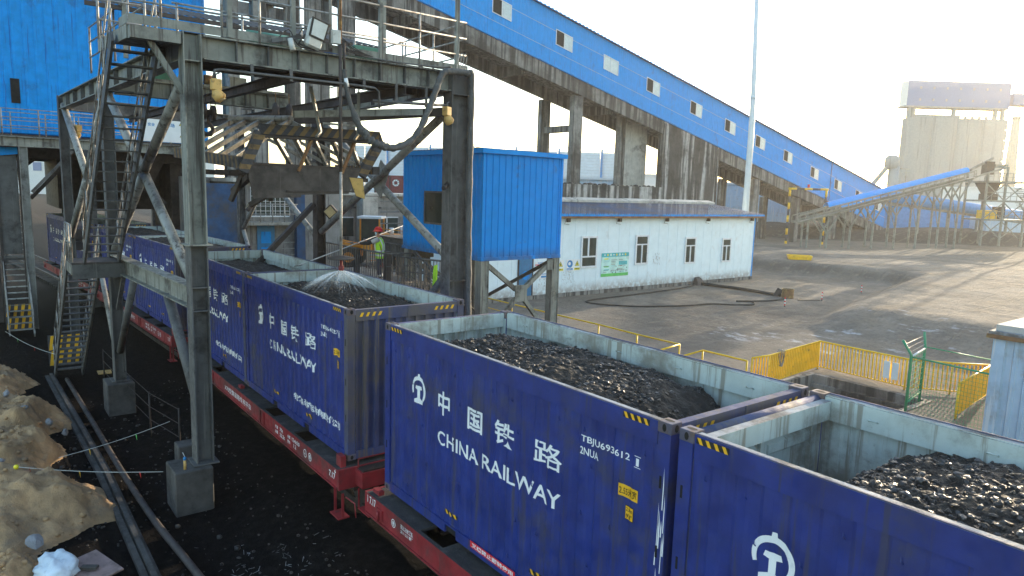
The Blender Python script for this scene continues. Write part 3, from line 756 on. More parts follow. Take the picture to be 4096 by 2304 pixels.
# main cross girder and its twin
part('cross_beam', g, lambda mb: mb.ibeam((-4.75, -1.56, 8.9), (-4.75, YF-.27, 8.9), .46, .30, 'sgrey', .03, .02, stiff=9, smat='sdark'))
part('cross_beam', g, lambda mb: mb.ibeam((-6.9, -1.75, 8.95), (-6.9, YF, 8.95), .32, .22, 'sbrown', .025, .016))
part('cross_beam', g, lambda mb: mb.ibeam((-12.5, -1.95, 8.88), (-12.9, 3.15, 8.88), .46, .30, 'sgrey', .03, .02, stiff=7, smat='sdark'))
part('cross_beam', g, lambda mb: mb.ibeam((-19.6, -2.35, 8.88), (-21.5, YF, 8.88), .46, .28, 'sdark', .03, .02, stiff=6))
# longitudinal beams
part('edge_beam', g, lambda mb: mb.ibeam((-4.98, -1.79, 8.88), (-12.2, yn(-12.2), 8.88), .46, .28, 'sgrey', .03, .02, stiff=5, smat='sdark'))
part('edge_beam', g, lambda mb: mb.ibeam((-12.6, yn(-12.6), 8.88), (-19.4, yn(-19.4), 8.88), .46, .28, 'sgrey', .03, .02, stiff=5, smat='sdark'))
part('edge_beam', g, lambda mb: mb.ibeam((-4.98, YF-.1, 8.88), (-13.4, YF, 8.88), .46, .28, 'sgrey', .03, .02, stiff=6, smat='sdark'))
part('edge_beam', g, lambda mb: mb.ibeam((-13.85, YF, 8.88), (-22.4, YF, 8.88), .46, .28, 'sgrey', .03, .02, stiff=6, smat='sdark'))
part('lower_beam', g, lambda mb: mb.ibeam((-4.98, -1.80, 3.94), (-12.2, yn(-12.2), 3.94), .46, .28, 'sgrey', .03, .02))
# crane rail beams under the deck and joists
for yy in (.2, 2.9):
    part('monorail_beam', g, lambda mb: mb.ibeam((-4.6, yy, 8.55), (-20.5, yy-.5, 8.55), .22, .16, 'sbrown', .02, .014))
def deckf(mb):
    for i in range(3):
        x = -5.2-i*.75; mb.bar((x, yn(x)+.05, 9.0), (x, YF-.05, 9.0), .08, .16, 'sbrown')
    mb.hexa([(-7.0, -1.95, 9.135), (-4.65, -1.95, 9.135), (-4.65, YF+.2, 9.135), (-7.0, YF+.2, 9.135), (-7.0, -1.95, 9.15), (-4.65, -1.95, 9.15), (-4.65, YF+.2, 9.15), (-7.0, YF+.2, 9.15)], 'plate'); mb.hexa([(-22.4, YF-.1, 9.135), (-7.001, YF-.1, 9.135), (-7.001, YF+.7, 9.135), (-22.4, YF+.7, 9.135), (-22.4, YF-.1, 9.15), (-7.001, YF-.1, 9.15), (-7.001, YF+.7, 9.15), (-22.4, YF+.7, 9.15)], 'plate')
    mb.hexa([(-7.0, -3.05, 9.12), (-4.65, -2.85, 9.12), (-4.65, -1.951, 9.12), (-7.0, -1.951, 9.12), (-7.0, -3.05, 9.135), (-4.65, -2.85, 9.135), (-4.65, -1.951, 9.135), (-7.0, -1.951, 9.135)], 'sdark')
part('deck', g, deckf)
def toe(mb):
    mb.bar((-4.63, -2.85, 9.24), (-4.63, YF+.2, 9.24), .012, .17, 'sgrey'); mb.bar((-4.63, -2.85, 9.0), (-4.63, -1.98, 9.0), .20, .22, 'sgrey')
    mb.bar((-4.75, -2.86, 9.02), (-6.9, -3.04, 9.02), .03, .24, 'sgrey'); mb.bar((-4.65, -2.87, 9.24), (-5.3, -2.9, 9.24), .012, .17, 'sgrey')
part('toe_board', g, toe)
def rail_line(mb, pts, zb, hs, posts, r=.022, pr=.026, mat='rail'):
    for h in hs: mb.tube([(x, y, z+h) for x, y, z in pts], r, mat, 7)
    for (x, y, z), hh in posts: mb.tube([(x, y, z), (x, y, z+hh)], pr, mat, 7)
def deckrail(mb):
    z = 9.15
    pts = [(-4.64, -2.85, z), (-4.64, YF+.15, z)]
    rail_line(mb, pts, z, (.42, .82, 1.2), [((-4.64, y, z), 1.2) for y in (-2.3, -1.2, -.46, 3.28)])
    rail_line(mb, [(-4.64, YF+.15, z), (-12.9, YF+.15, z)], z, (.42, .82, 1.2), [((x, YF+.15, z), 1.2) for x in (-6.2, -7.7, -9.2, -10.7, -12.3)])
    rail_line(mb, [(-6.95, -1.6, z), (-6.95, 4.2, z)], z, (.5, 1.0), [((-6.95, -1.5+1.4*k, z), 1.0) for k in range(5)])
    rail_line(mb, [(-6.9, -2.15, z), (-12.6, -2.5, z)], z, (.42, .82, 1.2), [((x, -2.15+.061*(x+6.9), z), 1.2) for x in (-6.9, -8.3, -9.7, -11.1, -12.5)]); rail_line(mb, [(-6.95, -3.02, z), (-6.95, -2.2, z)], z, (.42, .82, 1.2), [((-6.95, -3.02, z), 1.2)])
    mb.tube([(-4.64, -1.0, 10.0), (-4.64, -2.3, 10.05), (-4.75, -2.85, 9.85), (-4.95, -2.95, 9.6)], .022, 'rail', 7)
part('railing', g, deckrail)
def masts(mb):
    mb.tube([(-4.6, 1.05, 9.16), (-4.6, 1.05, 12.2)], .035, 'rail', 8); mb.tube([(-4.6, 1.28, 9.16), (-4.6, 1.28, 12.2)], .03, 'rust', 8)
part('conduit', g, masts)
for x, y in ((-4.645, -1.05), (-4.645, .24), (-4.645, 2.27), (-4.645, YF-.12), (-9, -2.2), (-9, 4.6)): part('roof_post', g, lambda mb: mb.box((x-.045, y-.045, 9.152), (x+.045, y+.045, 12.2), 'sgrey'))
def canopy(mb):
    n = 40
    for i in range(n):
        y0 = -3.0+i*.19; z0 = 10.33
        mb.face([(-9, y0, z0), (-9, y0+.095, z0+.035), (-12.5, y0+.095, z0+.9), (-12.5, y0, z0+.865)], 'plate'); mb.face([(-9, y0+.095, z0+.035), (-9, y0+.19, z0), (-12.5, y0+.19, z0+.865), (-12.5, y0+.095, z0+.9)], 'plate')
    mb.bar((-9, -3.0, 10.28), (-9, 4.6, 10.28), .06, .10, 'sbrown')
part('walkway_roof', g, canopy)
# tube braces (near row then far row)
def NB(a, b, r=.11, mat='tube', y=None):
    def fn(mb):
        ya = yn(a[0]) if y is None else y; yb = yn(b[0]) if y is None else y
        mb.tube([(a[0], ya, a[1]), (b[0], yb, b[1])], r, mat, 12)
    part('brace', g, fn)
NB((-5.0, 8.4), (-8.6, 6.5)); NB((-8.5, 6.4), (-5.0, 4.25)); NB((-12.2, 8.6), (-8.75, 6.55)); NB((-8.7, 6.4), (-12.2, 4.3))
NB((-19.4, 8.8), (-15.8, 6.35)); NB((-15.9, 6.25), (-19.4, 4.2)); NB((-12.6, 8.6), (-15.75, 6.35))
NB((-10.1, 3.70), (-12.2, 1.35), .095, 'sdark'); NB((-14.6, 3.8), (-12.6, 1.0), .07, 'tube'); NB((-6.9, 3.70), (-5.0, 1.75), .11, 'sdark')
NB((-5.0, 8.35), (-13.4, 4.65), .115, 'tube', YF); NB((-13.4, 8.35), (-5.05, 4.35), .11, 'tube', YF+.16); NB((-5.05, 4.15), (-7.6, 1.9), .12, 'sdark', YF)
NB((-13.8, 4.4), (-18.0, 6.2), .10, 'tube', YF); NB((-22.4, 4.2), (-19.5, 6.2), .09, 'tube', YF); NB((-22.4, 4.15), (-20.5, 2.0), .09, 'tube', YF)
def gus(mb):
    c = Vector((-9.0, YF+.07, 6.55)); mb.hexa([(-9.55, YF+.05, 6.3), (-9.0, YF+.05, 5.95), (-8.45, YF+.05, 6.75), (-9.0, YF+.05, 7.1), (-9.55, YF+.075, 6.3), (-9.0, YF+.075, 5.95), (-8.45, YF+.075, 6.75), (-9.0, YF+.075, 7.1)], 'tube')
    for x, z in ((-8.62, 6.45), (-15.85, 6.3)): mb.box((x-.2, yn(x)-.02, z-.22), (x+.2, yn(x)+.02, z+.22), 'tube')
part('gusset_plate', g, gus)
part('knee_brace', g, lambda mb: mb.bar((-4.72, -2.55, 9.0), (-4.75, -1.93, 8.0), .10, .10, 'sgrey'))
part('knee_brace', g, lambda mb: mb.bar((-13.4, 1.6, 3.0), (-13.6, YF-.2, 5.6), .20, .16, 'sbrown'))
def pipes(mb):
    mb.tube([(-4.4, -1.45, 8.30), (-4.4, -1.42, 8.46), (-4.4, -1.3, 8.48), (-4.4, 1.5, 8.50), (-4.4, 2.0, 8.49), (-4.4, 2.1, 8.42), (-4.4, 2.12, 8.05)], .028, 'sdark', 8)
    for y in (-.7, .1, 1.75): mb.box((-4.43, y-.03, 8.42), (-4.40, y+.03, 8.66), 'sdark')
    mb.tube([(-4.5, 2.0, 8.22), (-4.5, 4.0, 8.30)], .035, 'sdark', 8)
    for y in (2.6, 3.4): mb.box((-4.52, y-.03, 8.2), (-4.49, y+.03, 8.66), 'sdark')
    mb.bar((-6.5, .9, 7.95), (-5.0, 3.6, 8.15), .12, .16, 'tube'); mb.bar((-9.5, 1.5, 8.0), (-4.9, 4.2, 8.2), .16, .2, 'sbrown')
part('conduit', g, pipes)
settle(g, (-4.75, -1.78, .45))
for o_, q in (('concrete footing under the front gantry column, with a canister on it', (-4.75, -2.06, .85, .74, -.5, .46)), ('concrete footing under the second near column beside the stair foot', (-12.4, -2.22, .95, .70, -.55, .46)), ('low wide concrete footing in shadow just behind the front gantry footing', (-6.35, -1.75, .45, .45, -.5, .36))):
    x, y, a, b, z0, z1 = q
    def foot(mb): mb.box((x-a/2, y-b/2, z0), (x+a/2, y+b/2, z1-.02), 'block')
    settle(solo('concrete_footing', o_, 'footing', foot, 'concrete footings of the gantry', .02), (x, y, z0))
def foot(mb): mb.box((-5.25, YF-.55, -.5), (-4.25, YF+.55, .07), 'block'); 
settle(solo('concrete_footing', 'concrete footing of the far gantry column, below the wrapped hose', 'footing', foot, 'concrete footings of the gantry', .02), (-4.75, YF, -.5))

# ------------------------------------------------------------------ stairs
def stair(name, label, p0, p1, width, n, side, mat='sdark', rails=True, tread_d=.24, hz=None):
    'p0 = top, p1 = foot (centre line), side = horizontal unit vector across'
    t = thing(name, label, 'stairs', group='steel stairs of the gantry')
    p0, p1, sd_ = Vector(p0), Vector(p1), Vector(side)
    d = (p1-p0); hd = Vector((d.x, d.y, 0)).normalized()
    for s_ in (-1, 1):
        o = sd_*(s_*width/2)
        part('stringer', t, lambda mb: mb.bar(p0+o, p1+o, .012, .24, mat) if False else (mb.bar(p0+o, p1+o, .05, .26, mat)))
        if rails:
            def hr(mb):
                for h in (.5, 1.0): mb.tube([p0+o+Vector((0, 0, h)), p1+o+Vector((0, 0, h))], .02, 'rail', 6)
                for k in range(7):
                    q = p0+o+d*(k/6*.96+.02); mb.tube([q, q+Vector((0, 0, 1.0))], .018, 'rail', 6); mb.ball(q+Vector((0, 0, 1.0)), .03, 'rail', 6, 4)
            part('handrail', t, hr)
    for k in range(1, n):
        q = p0+d*k/n
        part('tread', t, lambda mb: mb.hexa([q-sd_*(width/2-.03)-hd*tread_d/2, q+sd_*(width/2-.03)-hd*tread_d/2, q+sd_*(width/2-.03)+hd*tread_d/2, q-sd_*(width/2-.03)+hd*tread_d/2]+[a+Vector((0, 0, .03)) for a in (q-sd_*(width/2-.03)-hd*tread_d/2, q+sd_*(width/2-.03)-hd*tread_d/2, q+sd_*(width/2-.03)+hd*tread_d/2, q-sd_*(width/2-.03)+hd*tread_d/2)], mat))
    return t
su = Vector((.05, .9987, 0))
st1 = stair('steel_stairs', 'upper steel stair flight dropping from the gantry deck to the mid landing', (-5.35, -2.62, 9.0), (-11.1, -2.66, 4.12), .80, 21, (0, 1, 0))
settle(st1, (-11.1, -2.66, 4.1))
st2 = stair('steel_stairs', 'lower steel stair flight from the mid landing down to the yellow black board', (-12.35, -2.93, 4.0), (-17.4, -3.02, -.40), .80, 19, (0, 1, 0))
settle(st2, (-17.4, -3.0, -.45))
lt = thing('stair_landing', 'small steel landing with railings between the two near stair flights', 'landing')
part('deck', lt, lambda mb: (mb.box((-12.4, -3.35, 4.03), (-11.0, -2.1, 4.08), 'plate'), mb.box((-11.03, -3.35, 3.66), (-10.995, -2.1, 4.029), 'sdark'), mb.box((-12.4, -3.35, 3.75), (-11.035, -3.32, 4.029), 'sgrey'), mb.bar((-11.7, -2.1, 3.9), (-12.3, -2.1, 3.9), .05, .2, 'sdark')))
part('railing', lt, lambda mb: (rail_line(mb, [(-11.15, -3.33, 4.08), (-12.38, -3.33, 4.08)], 0, (.5, 1.0), [((x, -3.33, 4.08), 1.0) for x in (-11.15, -11.75, -12.38)]),))
def prop(mb): mb.bar((-11.1, -2.15, 3.7), (-12.2, yn(-12.2), 2.6), .10, .10, 'sdark')
part('bracket', lt, prop)
settle(lt, (-11.7, -2.7, 4.0))
s3 = stair('steel_stairs', 'silvery ladder stairs at the left edge of the yard, rising from the dirt', (-28.0, -3.95, 2.6), (-24.7, -3.95, -.35), .85, 13, (0, 1, 0), 'tube')
settle(s3, (-24.7, -3.95, -.35))
s4 = stair('steel_stairs', 'far left stair flight above the silvery stairs, against the loading tower', (-33.5, -3.75, 6.6), (-29.2, -3.75, 2.6), .85, 16, (0, 1, 0), 'tube')
settle(s4, (-29.2, -3.75, 2.6))
lt2 = thing('stair_landing', 'landing between the two silvery left stair flights', 'landing')
part('deck', lt2, lambda mb: mb.box((-29.2, -4.4, 2.52), (-27.95, -3.4, 2.62), 'sdark'))
part('leg', lt2, lambda mb: mb.tube([(-28.2, -3.5, -.3), (-28.2, -3.5, 2.519)], .05, 'sdark', 8))
part('leg', lt2, lambda mb: mb.tube([(-28.2, -4.3, -.3), (-28.2, -4.3, 2.519)], .05, 'sdark', 8))
settle(lt2, (-28.6, -3.9, -.3))
def hzboard(mb, w_, h_, n):
    mb.box((0, -w_/2, 0), (.03, w_/2, h_), 'hdark')
    rows = 2
    for r_i in range(rows):
        for i in range(n):
            a = -w_/2+i*w_/n; z0 = h_*r_i/rows+.02; z1 = h_*(r_i+1)/rows-.02; s_ = w_/n*.5
            y = [a+.02, a+s_, a+s_+w_/n*.35, a+w_/n*.35]; y = [min(q, w_/2) for q in y]
            mb.face([(.033, y[0], z0), (.033, y[1], z0), (.033, y[2], z1), (.033, y[3], z1)], 'yel')
for x, y, z, lab in ((-18.4, -3.0, .0, 'yellow and black striped board behind the foot of the lower stairs'), (-25.9, -3.95, .05, 'yellow and black striped board behind the silvery left stairs')):
    o = solo('hazard_board', lab, 'warning board', lambda mb: hzboard(mb, 1.0, 1.1, 4), 'striped boards under the stairs'); o.location = (x, y, z-.3)

# ------------------------------------------------------------------ levelling frame hung in the gantry
lv = thing('coal_leveller', 'hip shaped hanging steel frame with worn yellow and black stripes over the train', 'coal leveller')
def V3(*a): return Vector(a)
xf, xb = -6.1, -9.6            # front, back
yl0, yl1 = -.02, 3.02          # upper front chord
zt = 7.62
def stripe_bar(mb, p0, p1, w_, h_, n, up=(0, 0, 1), skew=.35, sides=True):
    'bar whose top face carries slanted stripes'
    p0, p1 = Vector(p0), Vector(p1); x, y, z = frame_z(p1-p0, up); L = (p1-p0).length
    mb.bar(p0, p1, w_, h_, 'hdark', up)
    for i in range(n):
        a = L*(i+.1)/n; b = L*(i+.58)/n; sk = L/n*skew
        q = [p0+z*max(0, a)-x*w_/2, p0+z*b-x*w_/2, p0+z*min(L, b+sk)+x*w_/2, p0+z*min(L, a+sk)+x*w_/2]
        mb.face([v+y*(h_/2+.003) for v in q], 'hyel')
        if not sides: continue
        q2 = [p0+z*a-y*h_/2, p0+z*b-y*h_/2, p0+z*min(L, b+sk)+y*h_/2, p0+z*min(L, a+sk)+y*h_/2]
        mb.face([v-x*(w_/2+.003) for v in q2], 'hyel'); mb.face([v+x*(w_/2+.003) for v in q2], 'hyel')
part('front_chord', lv, lambda mb: (stripe_bar(mb, (xf, yl0, 7.50), (xf, yl1, 7.53), .30, .10, 11, (.80, 0, .60), .9, False), mb.bar((xf-.02, yl0, 7.36), (xf-.02, yl1, 7.39), .24, .05, 'sbrown')))
for ya, yb in ((yl0, yl0-.42), (yl1, yl1-.55)):
    part('side_arm', lv, lambda mb: stripe_bar(mb, (xf, ya, 7.45), (xf-.0, yb, 6.55), .2, .22, 4))
part('side_chord', lv, lambda mb: (stripe_bar(mb, (-6.1, -.42, 6.74), (-10.0, -.92, 7.03), .20, .25, 18, (0, 0, 1)),))
part('side_chord', lv, lambda mb: stripe_bar(mb, (-6.3, 3.0, 6.7), (-9.6, 3.4, 6.8), .18, .2, 12))
def apron(mb):
    mb.hexa([(xf+.02, -.22, 5.95), (xf+.04, .9, 5.99), (xf+.04, .9, 6.72), (xf+.02, -.34, 6.72), (xf+.05, -.22, 5.95), (xf+.07, .9, 5.99), (xf+.07, .9, 6.72), (xf+.05, -.34, 6.72)], 'plate')
    mb.hexa([(xf+.04, .9, 6.05), (xf+.06, 2.1, 6.10), (xf+.06, 2.45, 6.70), (xf+.04, .9, 6.72), (xf+.06, .9, 6.05), (xf+.085, 2.1, 6.10), (xf+.085, 2.45, 6.70), (xf+.06, .9, 6.72)], 'plate')
    mb.bar((xf+.07, .55, 6.13), (xf+.08, 2.25, 6.16), .05, .03, 'sbrown'); mb.bar((xf+.06, -.3, 6.74), (xf+.06, 2.6, 6.72), .05, .05, 'sbrown')
part('apron_plate', lv, apron)
part('torn_plate', lv, lambda mb: mb.hexa([(xf+.09, 2.12, 6.50), (xf+.20, 2.42, 6.48), (xf+.16, 2.50, 5.98), (xf+.08, 2.30, 6.05), (xf+.11, 2.12, 6.50), (xf+.22, 2.42, 6.48), (xf+.18, 2.50, 5.98), (xf+.10, 2.30, 6.05)], 'rust' if False else 'ltyel'))
part('ridge_tube', lv, lambda mb: mb.tube([(-9.2, .25, 8.00), (-8.0, 1.95, 8.0)] if False else [(-10.6, .62, 8.08), (-7.9, 1.38, 7.97)], .085, 'tube', 12))
for i in range(5):
    u = i/4.; top = V3(-10.45+2.5*u, .66+.70*u, 8.02-.1*u); bl = V3(-9.9+3.3*u, -.86+.42*u, 7.12-.25*u)
    part('rafter', lv, lambda mb: mb.bar(top, bl, .10, .10, 'tube'))
for i in range(5):
    u = i/4.; top = V3(-10.45+2.5*u, .70+.70*u, 8.0-.1*u); br = V3(-9.9+3.3*u, 2.9+.1*u, 6.85)
    part('rafter', lv, lambda mb: mb.bar(top, br, .09, .09, 'tube'))
for i in range(5):
    u = (i+.5)/5.5; a = V3(xf-.1, .1+2.6*u, 7.40); b = V3(xf-.7, .75+2.5*u, 6.72)
    part('slat', lv, lambda mb: mb.bar(a, b, .09, .08, 'tube'))
for y in (.95, 2.05):
    part('strut', lv, lambda mb: mb.bar((xf+.02, y+.25, 7.38), (xf+.08, y-.12, 6.60), .07, .06, 'rust'))
for y, y2 in ((1.05, 1.45), (2.25, 2.42)):
    part('hanger', lv, lambda mb: (mb.bar((xf+.35, y, 8.55), (xf+.12, y2-.08, 7.55), .07, .05, 'tube'), mb.bar((xf+.12, y2-.08, 7.55), (xf+.22, y2-.22, 7.42), .07, .05, 'tube')))
part('hanger', lv, lambda mb: mb.bar((xf+.2, 1.4, 7.75), (xf+.2, 2.42, 7.75), .05, .05, 'tube'))
def under(mb):
    for i in range(6):
        x = -6.6-i*.55; mb.bar((x, -.3-.14*i, 6.55), (x, 2.9, 6.45), .07, .1, 'sbrown')
    mb.bar((-6.3, -.2, 6.45), (-9.4, .3, 6.05), .12, .14, 'sbrown'); mb.bar((-6.4, .3, 6.5), (-7.0, .5, 5.9), .10, .10, 'sbrown'); mb.bar((-7.2, -.1, 6.5), (-7.5, -.3, 5.85), .10, .10, 'sbrown'); mb.bar((-6.6, .9, 6.4), (-7.6, .2, 5.75), .12, .12, 'sbrown')
part('underframe', lv, under)
settle(lv, (-7.8, 1.3, 5.9))
# hoist hook
hk = thing('hoist_hook', 'dark double pulley crane hook hanging beside the front column', 'hook')
def blockm(mb):
    for y in (-.12, .12): mb.tube([(-9, -.38+y-.045, 8.05), (-9, -.38+y+.045, 8.05)], .19, 'iron', 16)
    mb.box((-9.06, -.5, 7.98), (-8.94, -.26, 8.12), 'iron')
part('pulley_block', hk, blockm)
part('hook', hk, lambda mb: mb.tube([(-9, -.38, 7.98), (-9, -.38, 7.80), (-9, -.30, 7.70), (-9, -.27, 7.60), (-9, -.34, 7.50), (-9, -.46, 7.50), (-9, -.54, 7.58), (-9, -.55, 7.68)], [.04, .045, .05, .06, .06, .055, .04, .012], 'iron', 8))
part('cable', hk, lambda mb: [mb.tube([(-9, y, 8.2), (-9, y, 8.66)], .010, 'iron', 5) for y in (-.56, -.44, -.32, -.20)])
settle(hk, (-9, -.38, 7.5))
hk2 = thing('hoist_hook', 'second hoist block hanging near the middle over the leveller ridge', 'hook')
part('pulley_block', hk2, lambda mb: [mb.ball((-9.6, 1.75+y, 8.28), .2, 'sbrown', 10, 8, (.7, .5, 1.3)) for y in (-.18, .2)])
part('hook', hk2, lambda mb: mb.tube([(-9.6, 1.76, 8.05), (-9.6, 1.78, 7.9), (-9.6, 1.86, 7.85), (-9.6, 1.84, 7.76), (-9.6, 1.72, 7.75), (-9.6, 1.68, 7.8)], [.035, .04, .05, .05, .04, .015], 'rust', 7))
part('cable', hk2, lambda mb: [mb.tube([(-9.6, 1.75+y, 8.4), (-9.6, 1.75+y, 8.8)], .012, 'rust', 5) for y in (-.18, .2)])
settle(hk2, (-9.6, 1.75, 7.75))

# ------------------------------------------------------------------ spray pipe, water and hose
sp = thing('spray_pipe', 'thin vertical water pipe with a flat disc nozzle above the sprayed coal', 'spray pipe')
PX, PY = -4.42, 1.19
part('pipe', sp, lambda mb: (mb.tube([(PX, PY, 9.3), (PX, PY, 6.6)], .038, 'sbrown', 9), mb.tube([(PX, PY, 6.6), (PX, PY, 4.72)], .032, 'rail', 9), mb.tube([(PX, PY+.09, 9.35), (PX, PY+.09, 8.72)], .03, 'sbrown', 8)))
part('disc', sp, lambda mb: mb.tube([(PX, PY, 4.66), (PX, PY, 4.70), (PX, PY, 4.745)], [.30, .29, .05], 'sbrown', 24))
part('nozzle', sp, lambda mb: mb.tube([(PX, PY, 4.66), (PX, PY, 4.52), (PX, PY, 4.50), (PX, PY, 4.42), (PX, PY, 4.40)], [.035, .035, .062, .062, .04], 'redfar', 10))
settle(sp, (PX, PY, 4.4))
def water_mat():
    m, t, b = _nodes('water_spray'); b.inputs['Base Color'].default_value = (.85, .90, .95, 1); b.inputs['Roughness'].default_value = .5
    b.inputs['Alpha'].default_value = .16; b.inputs['Transmission Weight'].default_value = .0
    return m
MAT['water'] = water_mat()
def water(mb):
    rng = random.Random(5)
    for i in range(210):
        a = rng.uniform(0, 2*math.pi); k = rng.gauss(1.0, .05) if i < 120 else rng.uniform(.35, 1.25)
        v = .80*k; drop = .38+rng.uniform(-.02, .05); end = rng.uniform(.72, 1.1); st_ = rng.uniform(0, .25)
        pts = []
        for q in range(5):
            u = st_+(end-st_)*q/4; pts.append((PX+math.cos(a)*v*u, PY+math.sin(a)*v*u, 4.41-drop*(u*.45+u*u*.55)))
        r0 = rng.uniform(.0016, .0042)
        mb.tube(pts, [r0, r0*1.3, r0*1.5, r0*1.3, r0*.5], 'water', 4, False)
settle(solo('water_spray', 'white fan of water spraying from the nozzle onto the coal', 'water spray', water), (PX, PY, 4.41))
hz = thing('wrapped_hose', 'thick grey wrapped hose looping from the gantry pipe to the right column', 'hose')
def catmull(P, n=6):
    P = [Vector(p) for p in P]; out = []
    for i in range(len(P)-1):
        a, b, c, d = P[max(i-1, 0)], P[i], P[i+1], P[min(i+2, len(P)-1)]
        for k in range(n):
            t = k/n; out.append(.5*((2*b)+(c-a)*t+(2*a-5*b+4*c-d)*t*t+(3*b-a-3*c+d)*t*t*t))
    out.append(P[-1]); return out
def hosef(mb):
    P = [(-4.4, 1.27, 8.80), (-4.4, 1.30, 8.5), (-4.4, 1.44, 8.02), (-4.35, 1.66, 7.52), (-4.3, 1.9, 7.30), (-4.3, 2.18, 7.22), (-4.3, 2.49, 7.2), (-4.3, 2.97, 7.46), (-4.3, 3.32, 8.07), (-4.35, 3.57, 8.61), (-4.35, 3.75, 9.0), (-4.4, 4.05, 9.10), (-4.4, 4.5, 9.1), (-4.4, 4.62, 8.95), (-4.4, 4.62, 7.), (-4.4, 4.63, 5.2), (-4.4, 4.66, 3.6), (-4.4, 4.66, .4)]
    pts = catmull(P, 7); rr = []
    for i in range(len(pts)):
        base = .052 if i < 16 else .078
        rr.append(base*(1+.13*math.sin(i*1.9)+(.35 if 20 < i < 34 and i % 3 == 0 else 0)))
    mb.tube(pts, rr, 'hosewrap', 10)
part('hose', hz, hosef)
part('binding', hz, lambda mb: (mb.ball((-4.32, 1.74, 7.47), .10, 'hosewrap', 8, 6), mb.tube([(-4.4, 1.29, 8.62), (-4.4, 1.33, 8.44)], .058, 'white', 8), mb.ball((-4.3, 2.2, 7.18), .075, 'hosewrap', 8, 6)))
settle(hz, (-4.4, 4.66, .4))
# flood lights and boxes on the gantry
fl = thing('flood_light', 'large white tilted flood light with glass front on the gantry rail', 'flood light', group='lamps on the gantry')
def xfm(p, ez, ex): return Matrix.Translation(p) @ Matrix.Rotation(ez, 4, 'Z') @ Matrix.Rotation(ex, 4, 'X')
T = Matrix.Translation((-4.42, .64, 9.46)) @ Matrix.Rotation(R(-12), 4, 'X') @ Matrix.Rotation(R(12), 4, 'Z') @ Matrix.Rotation(R(8), 4, 'Y')
def P2(name, par, fn, xf, bevel=0):
    mb = MB(); fn(mb); return mb.build(name, par, bevel, xf)
P2('housing', fl, lambda mb: mb.hexa([(-.12, -.16, -.30), (.09, -.19, -.32), (.09, .19, -.32), (-.12, .16, -.30), (-.10, -.19, .26), (.06, -.21, .30), (.06, .21, .30), (-.10, .19, .26)], 'ltwhite'), T, .05)
P2('bezel', fl, lambda mb: mb.hexa([(.085, -.20, -.11), (.10, -.20, -.11), (.10, .20, -.11), (.085, .20, -.11), (.06, -.215, .29), (.085, -.215, .29), (.085, .215, .29), (.06, .215, .29)], 'blk'), T, .012)
P2('glass', fl, lambda mb: mb.hexa([(.10, -.155, -.07), (.106, -.155, -.07), (.106, .155, -.07), (.10, .155, -.07), (.085, -.17, .25), (.093, -.17, .25), (.093, .17, .25), (.085, .17, .25)], 'glassp'), T)
P2('bracket', fl, lambda mb: mb.tube([(-.05, -.2, -.1), (-.2, -.2, -.3), (-.2, .2, -.3), (-.05, .2, -.1)], .018, 'sdark', 6), T)
settle(fl, (-4.45, .64, 9.15))
sp2 = thing('spot_lamp', 'small drab tubular lamp hanging on the gantry beam left of the flood light', 'lamp', group='lamps on the gantry')
part('barrel', sp2, lambda mb: mb.tube([(-4.45, .10, 9.28), (-4.4, .14, 9.04)], [.055, .062], 'ltwhite', 12))
part('bracket', sp2, lambda mb: (mb.bar((-4.55, -.25, 9.2), (-4.45, .35, 9.36), .05, .08, 'sdark'), mb.bar((-4.5, .05, 9.3), (-4.45, .12, 9.2), .08, .08, 'sdark')))
settle(sp2, (-4.45, .1, 9.2))
jb = thing('junction_box', 'pale grey electrical box with cables on the gantry rail', 'junction box')
part('box', jb, lambda mb: mb.box((-4.58, 1.04, 9.33), (-4.46, 1.23, 9.62), 'ltwhite'), .01)
def cab(mb):
    rng = random.Random(2)
    for i in range(9):
        a = (-4.52, 1.1+.02*i, 9.33+.02*i); b = (-4.5, 1.3+.05*i, 9.25); mb.tube(catmull([a, (-4.48, 1.25+.02*i, 9.35+rng.uniform(-.05, .1)), b, (-4.5, 1.6+.05*i, 9.18)], 4), .009, 'sbrown', 5)
    mb.tube(catmull([(-4.55, 1.6, 9.17), (-4.5, 2.6, 9.14), (-4.5, 3.6, 9.17), (-4.5, 4.1, 9.22)], 4), .02, 'sdark', 6)
    for y in (-.1, .25): mb.tube(catmull([(-4.5, y, 9.3), (-4.5, y+.2, 9.5+y*.3), (-4.45, y+.35, 9.2), (-4.5, y+.6, 9.14), (-4.5, 1.0, 9.17)], 4), .012, 'sbrown', 5)
    for y in (4.25, 4.33): mb.tube(catmull([(-4.5, y, 9.16), (-4.5, y+.05, 9.5), (-4.5, y+.2, 9.55), (-4.5, y+.15, 9.2)], 4), .012, 'rail', 5)
part('cables', jb, cab)
settle(jb, (-4.52, 1.13, 9.3))
def yellow_lamp(label, loc, rz, lit_down=True):
    t = thing('explosion_proof_lamp', label, 'lamp', loc, rz, 'lamps on the gantry')
    part('ballast_box', t, lambda mb: mb.box((-.11, -.13, 0), (.11, .13, .30), 'ltyel'), .02)
    part('lamp_head', t, lambda mb: mb.tube([(.0, .0, .02), (.03, .02, -.10), (.06, .10, -.20), (.08, .13, -.24)], [.10, .16, .17, .12], 'ltyel', 14))
    part('lens', t, lambda mb: mb.tube([(.08, .13, -.235), (.085, .14, -.26)], [.12, .06], 'lens', 14))
    part('conduit', t, lambda mb: mb.tube([(0, 0, .30), (0, 0, .42), (0, .1, .47)], .025, 'sdark', 7))
    t.scale = (.72, .72, .72)
    return t
yellow_lamp('weathered yellow box lamp hanging right of the front column top', (-4.35, -1.42, 8.07), 0)
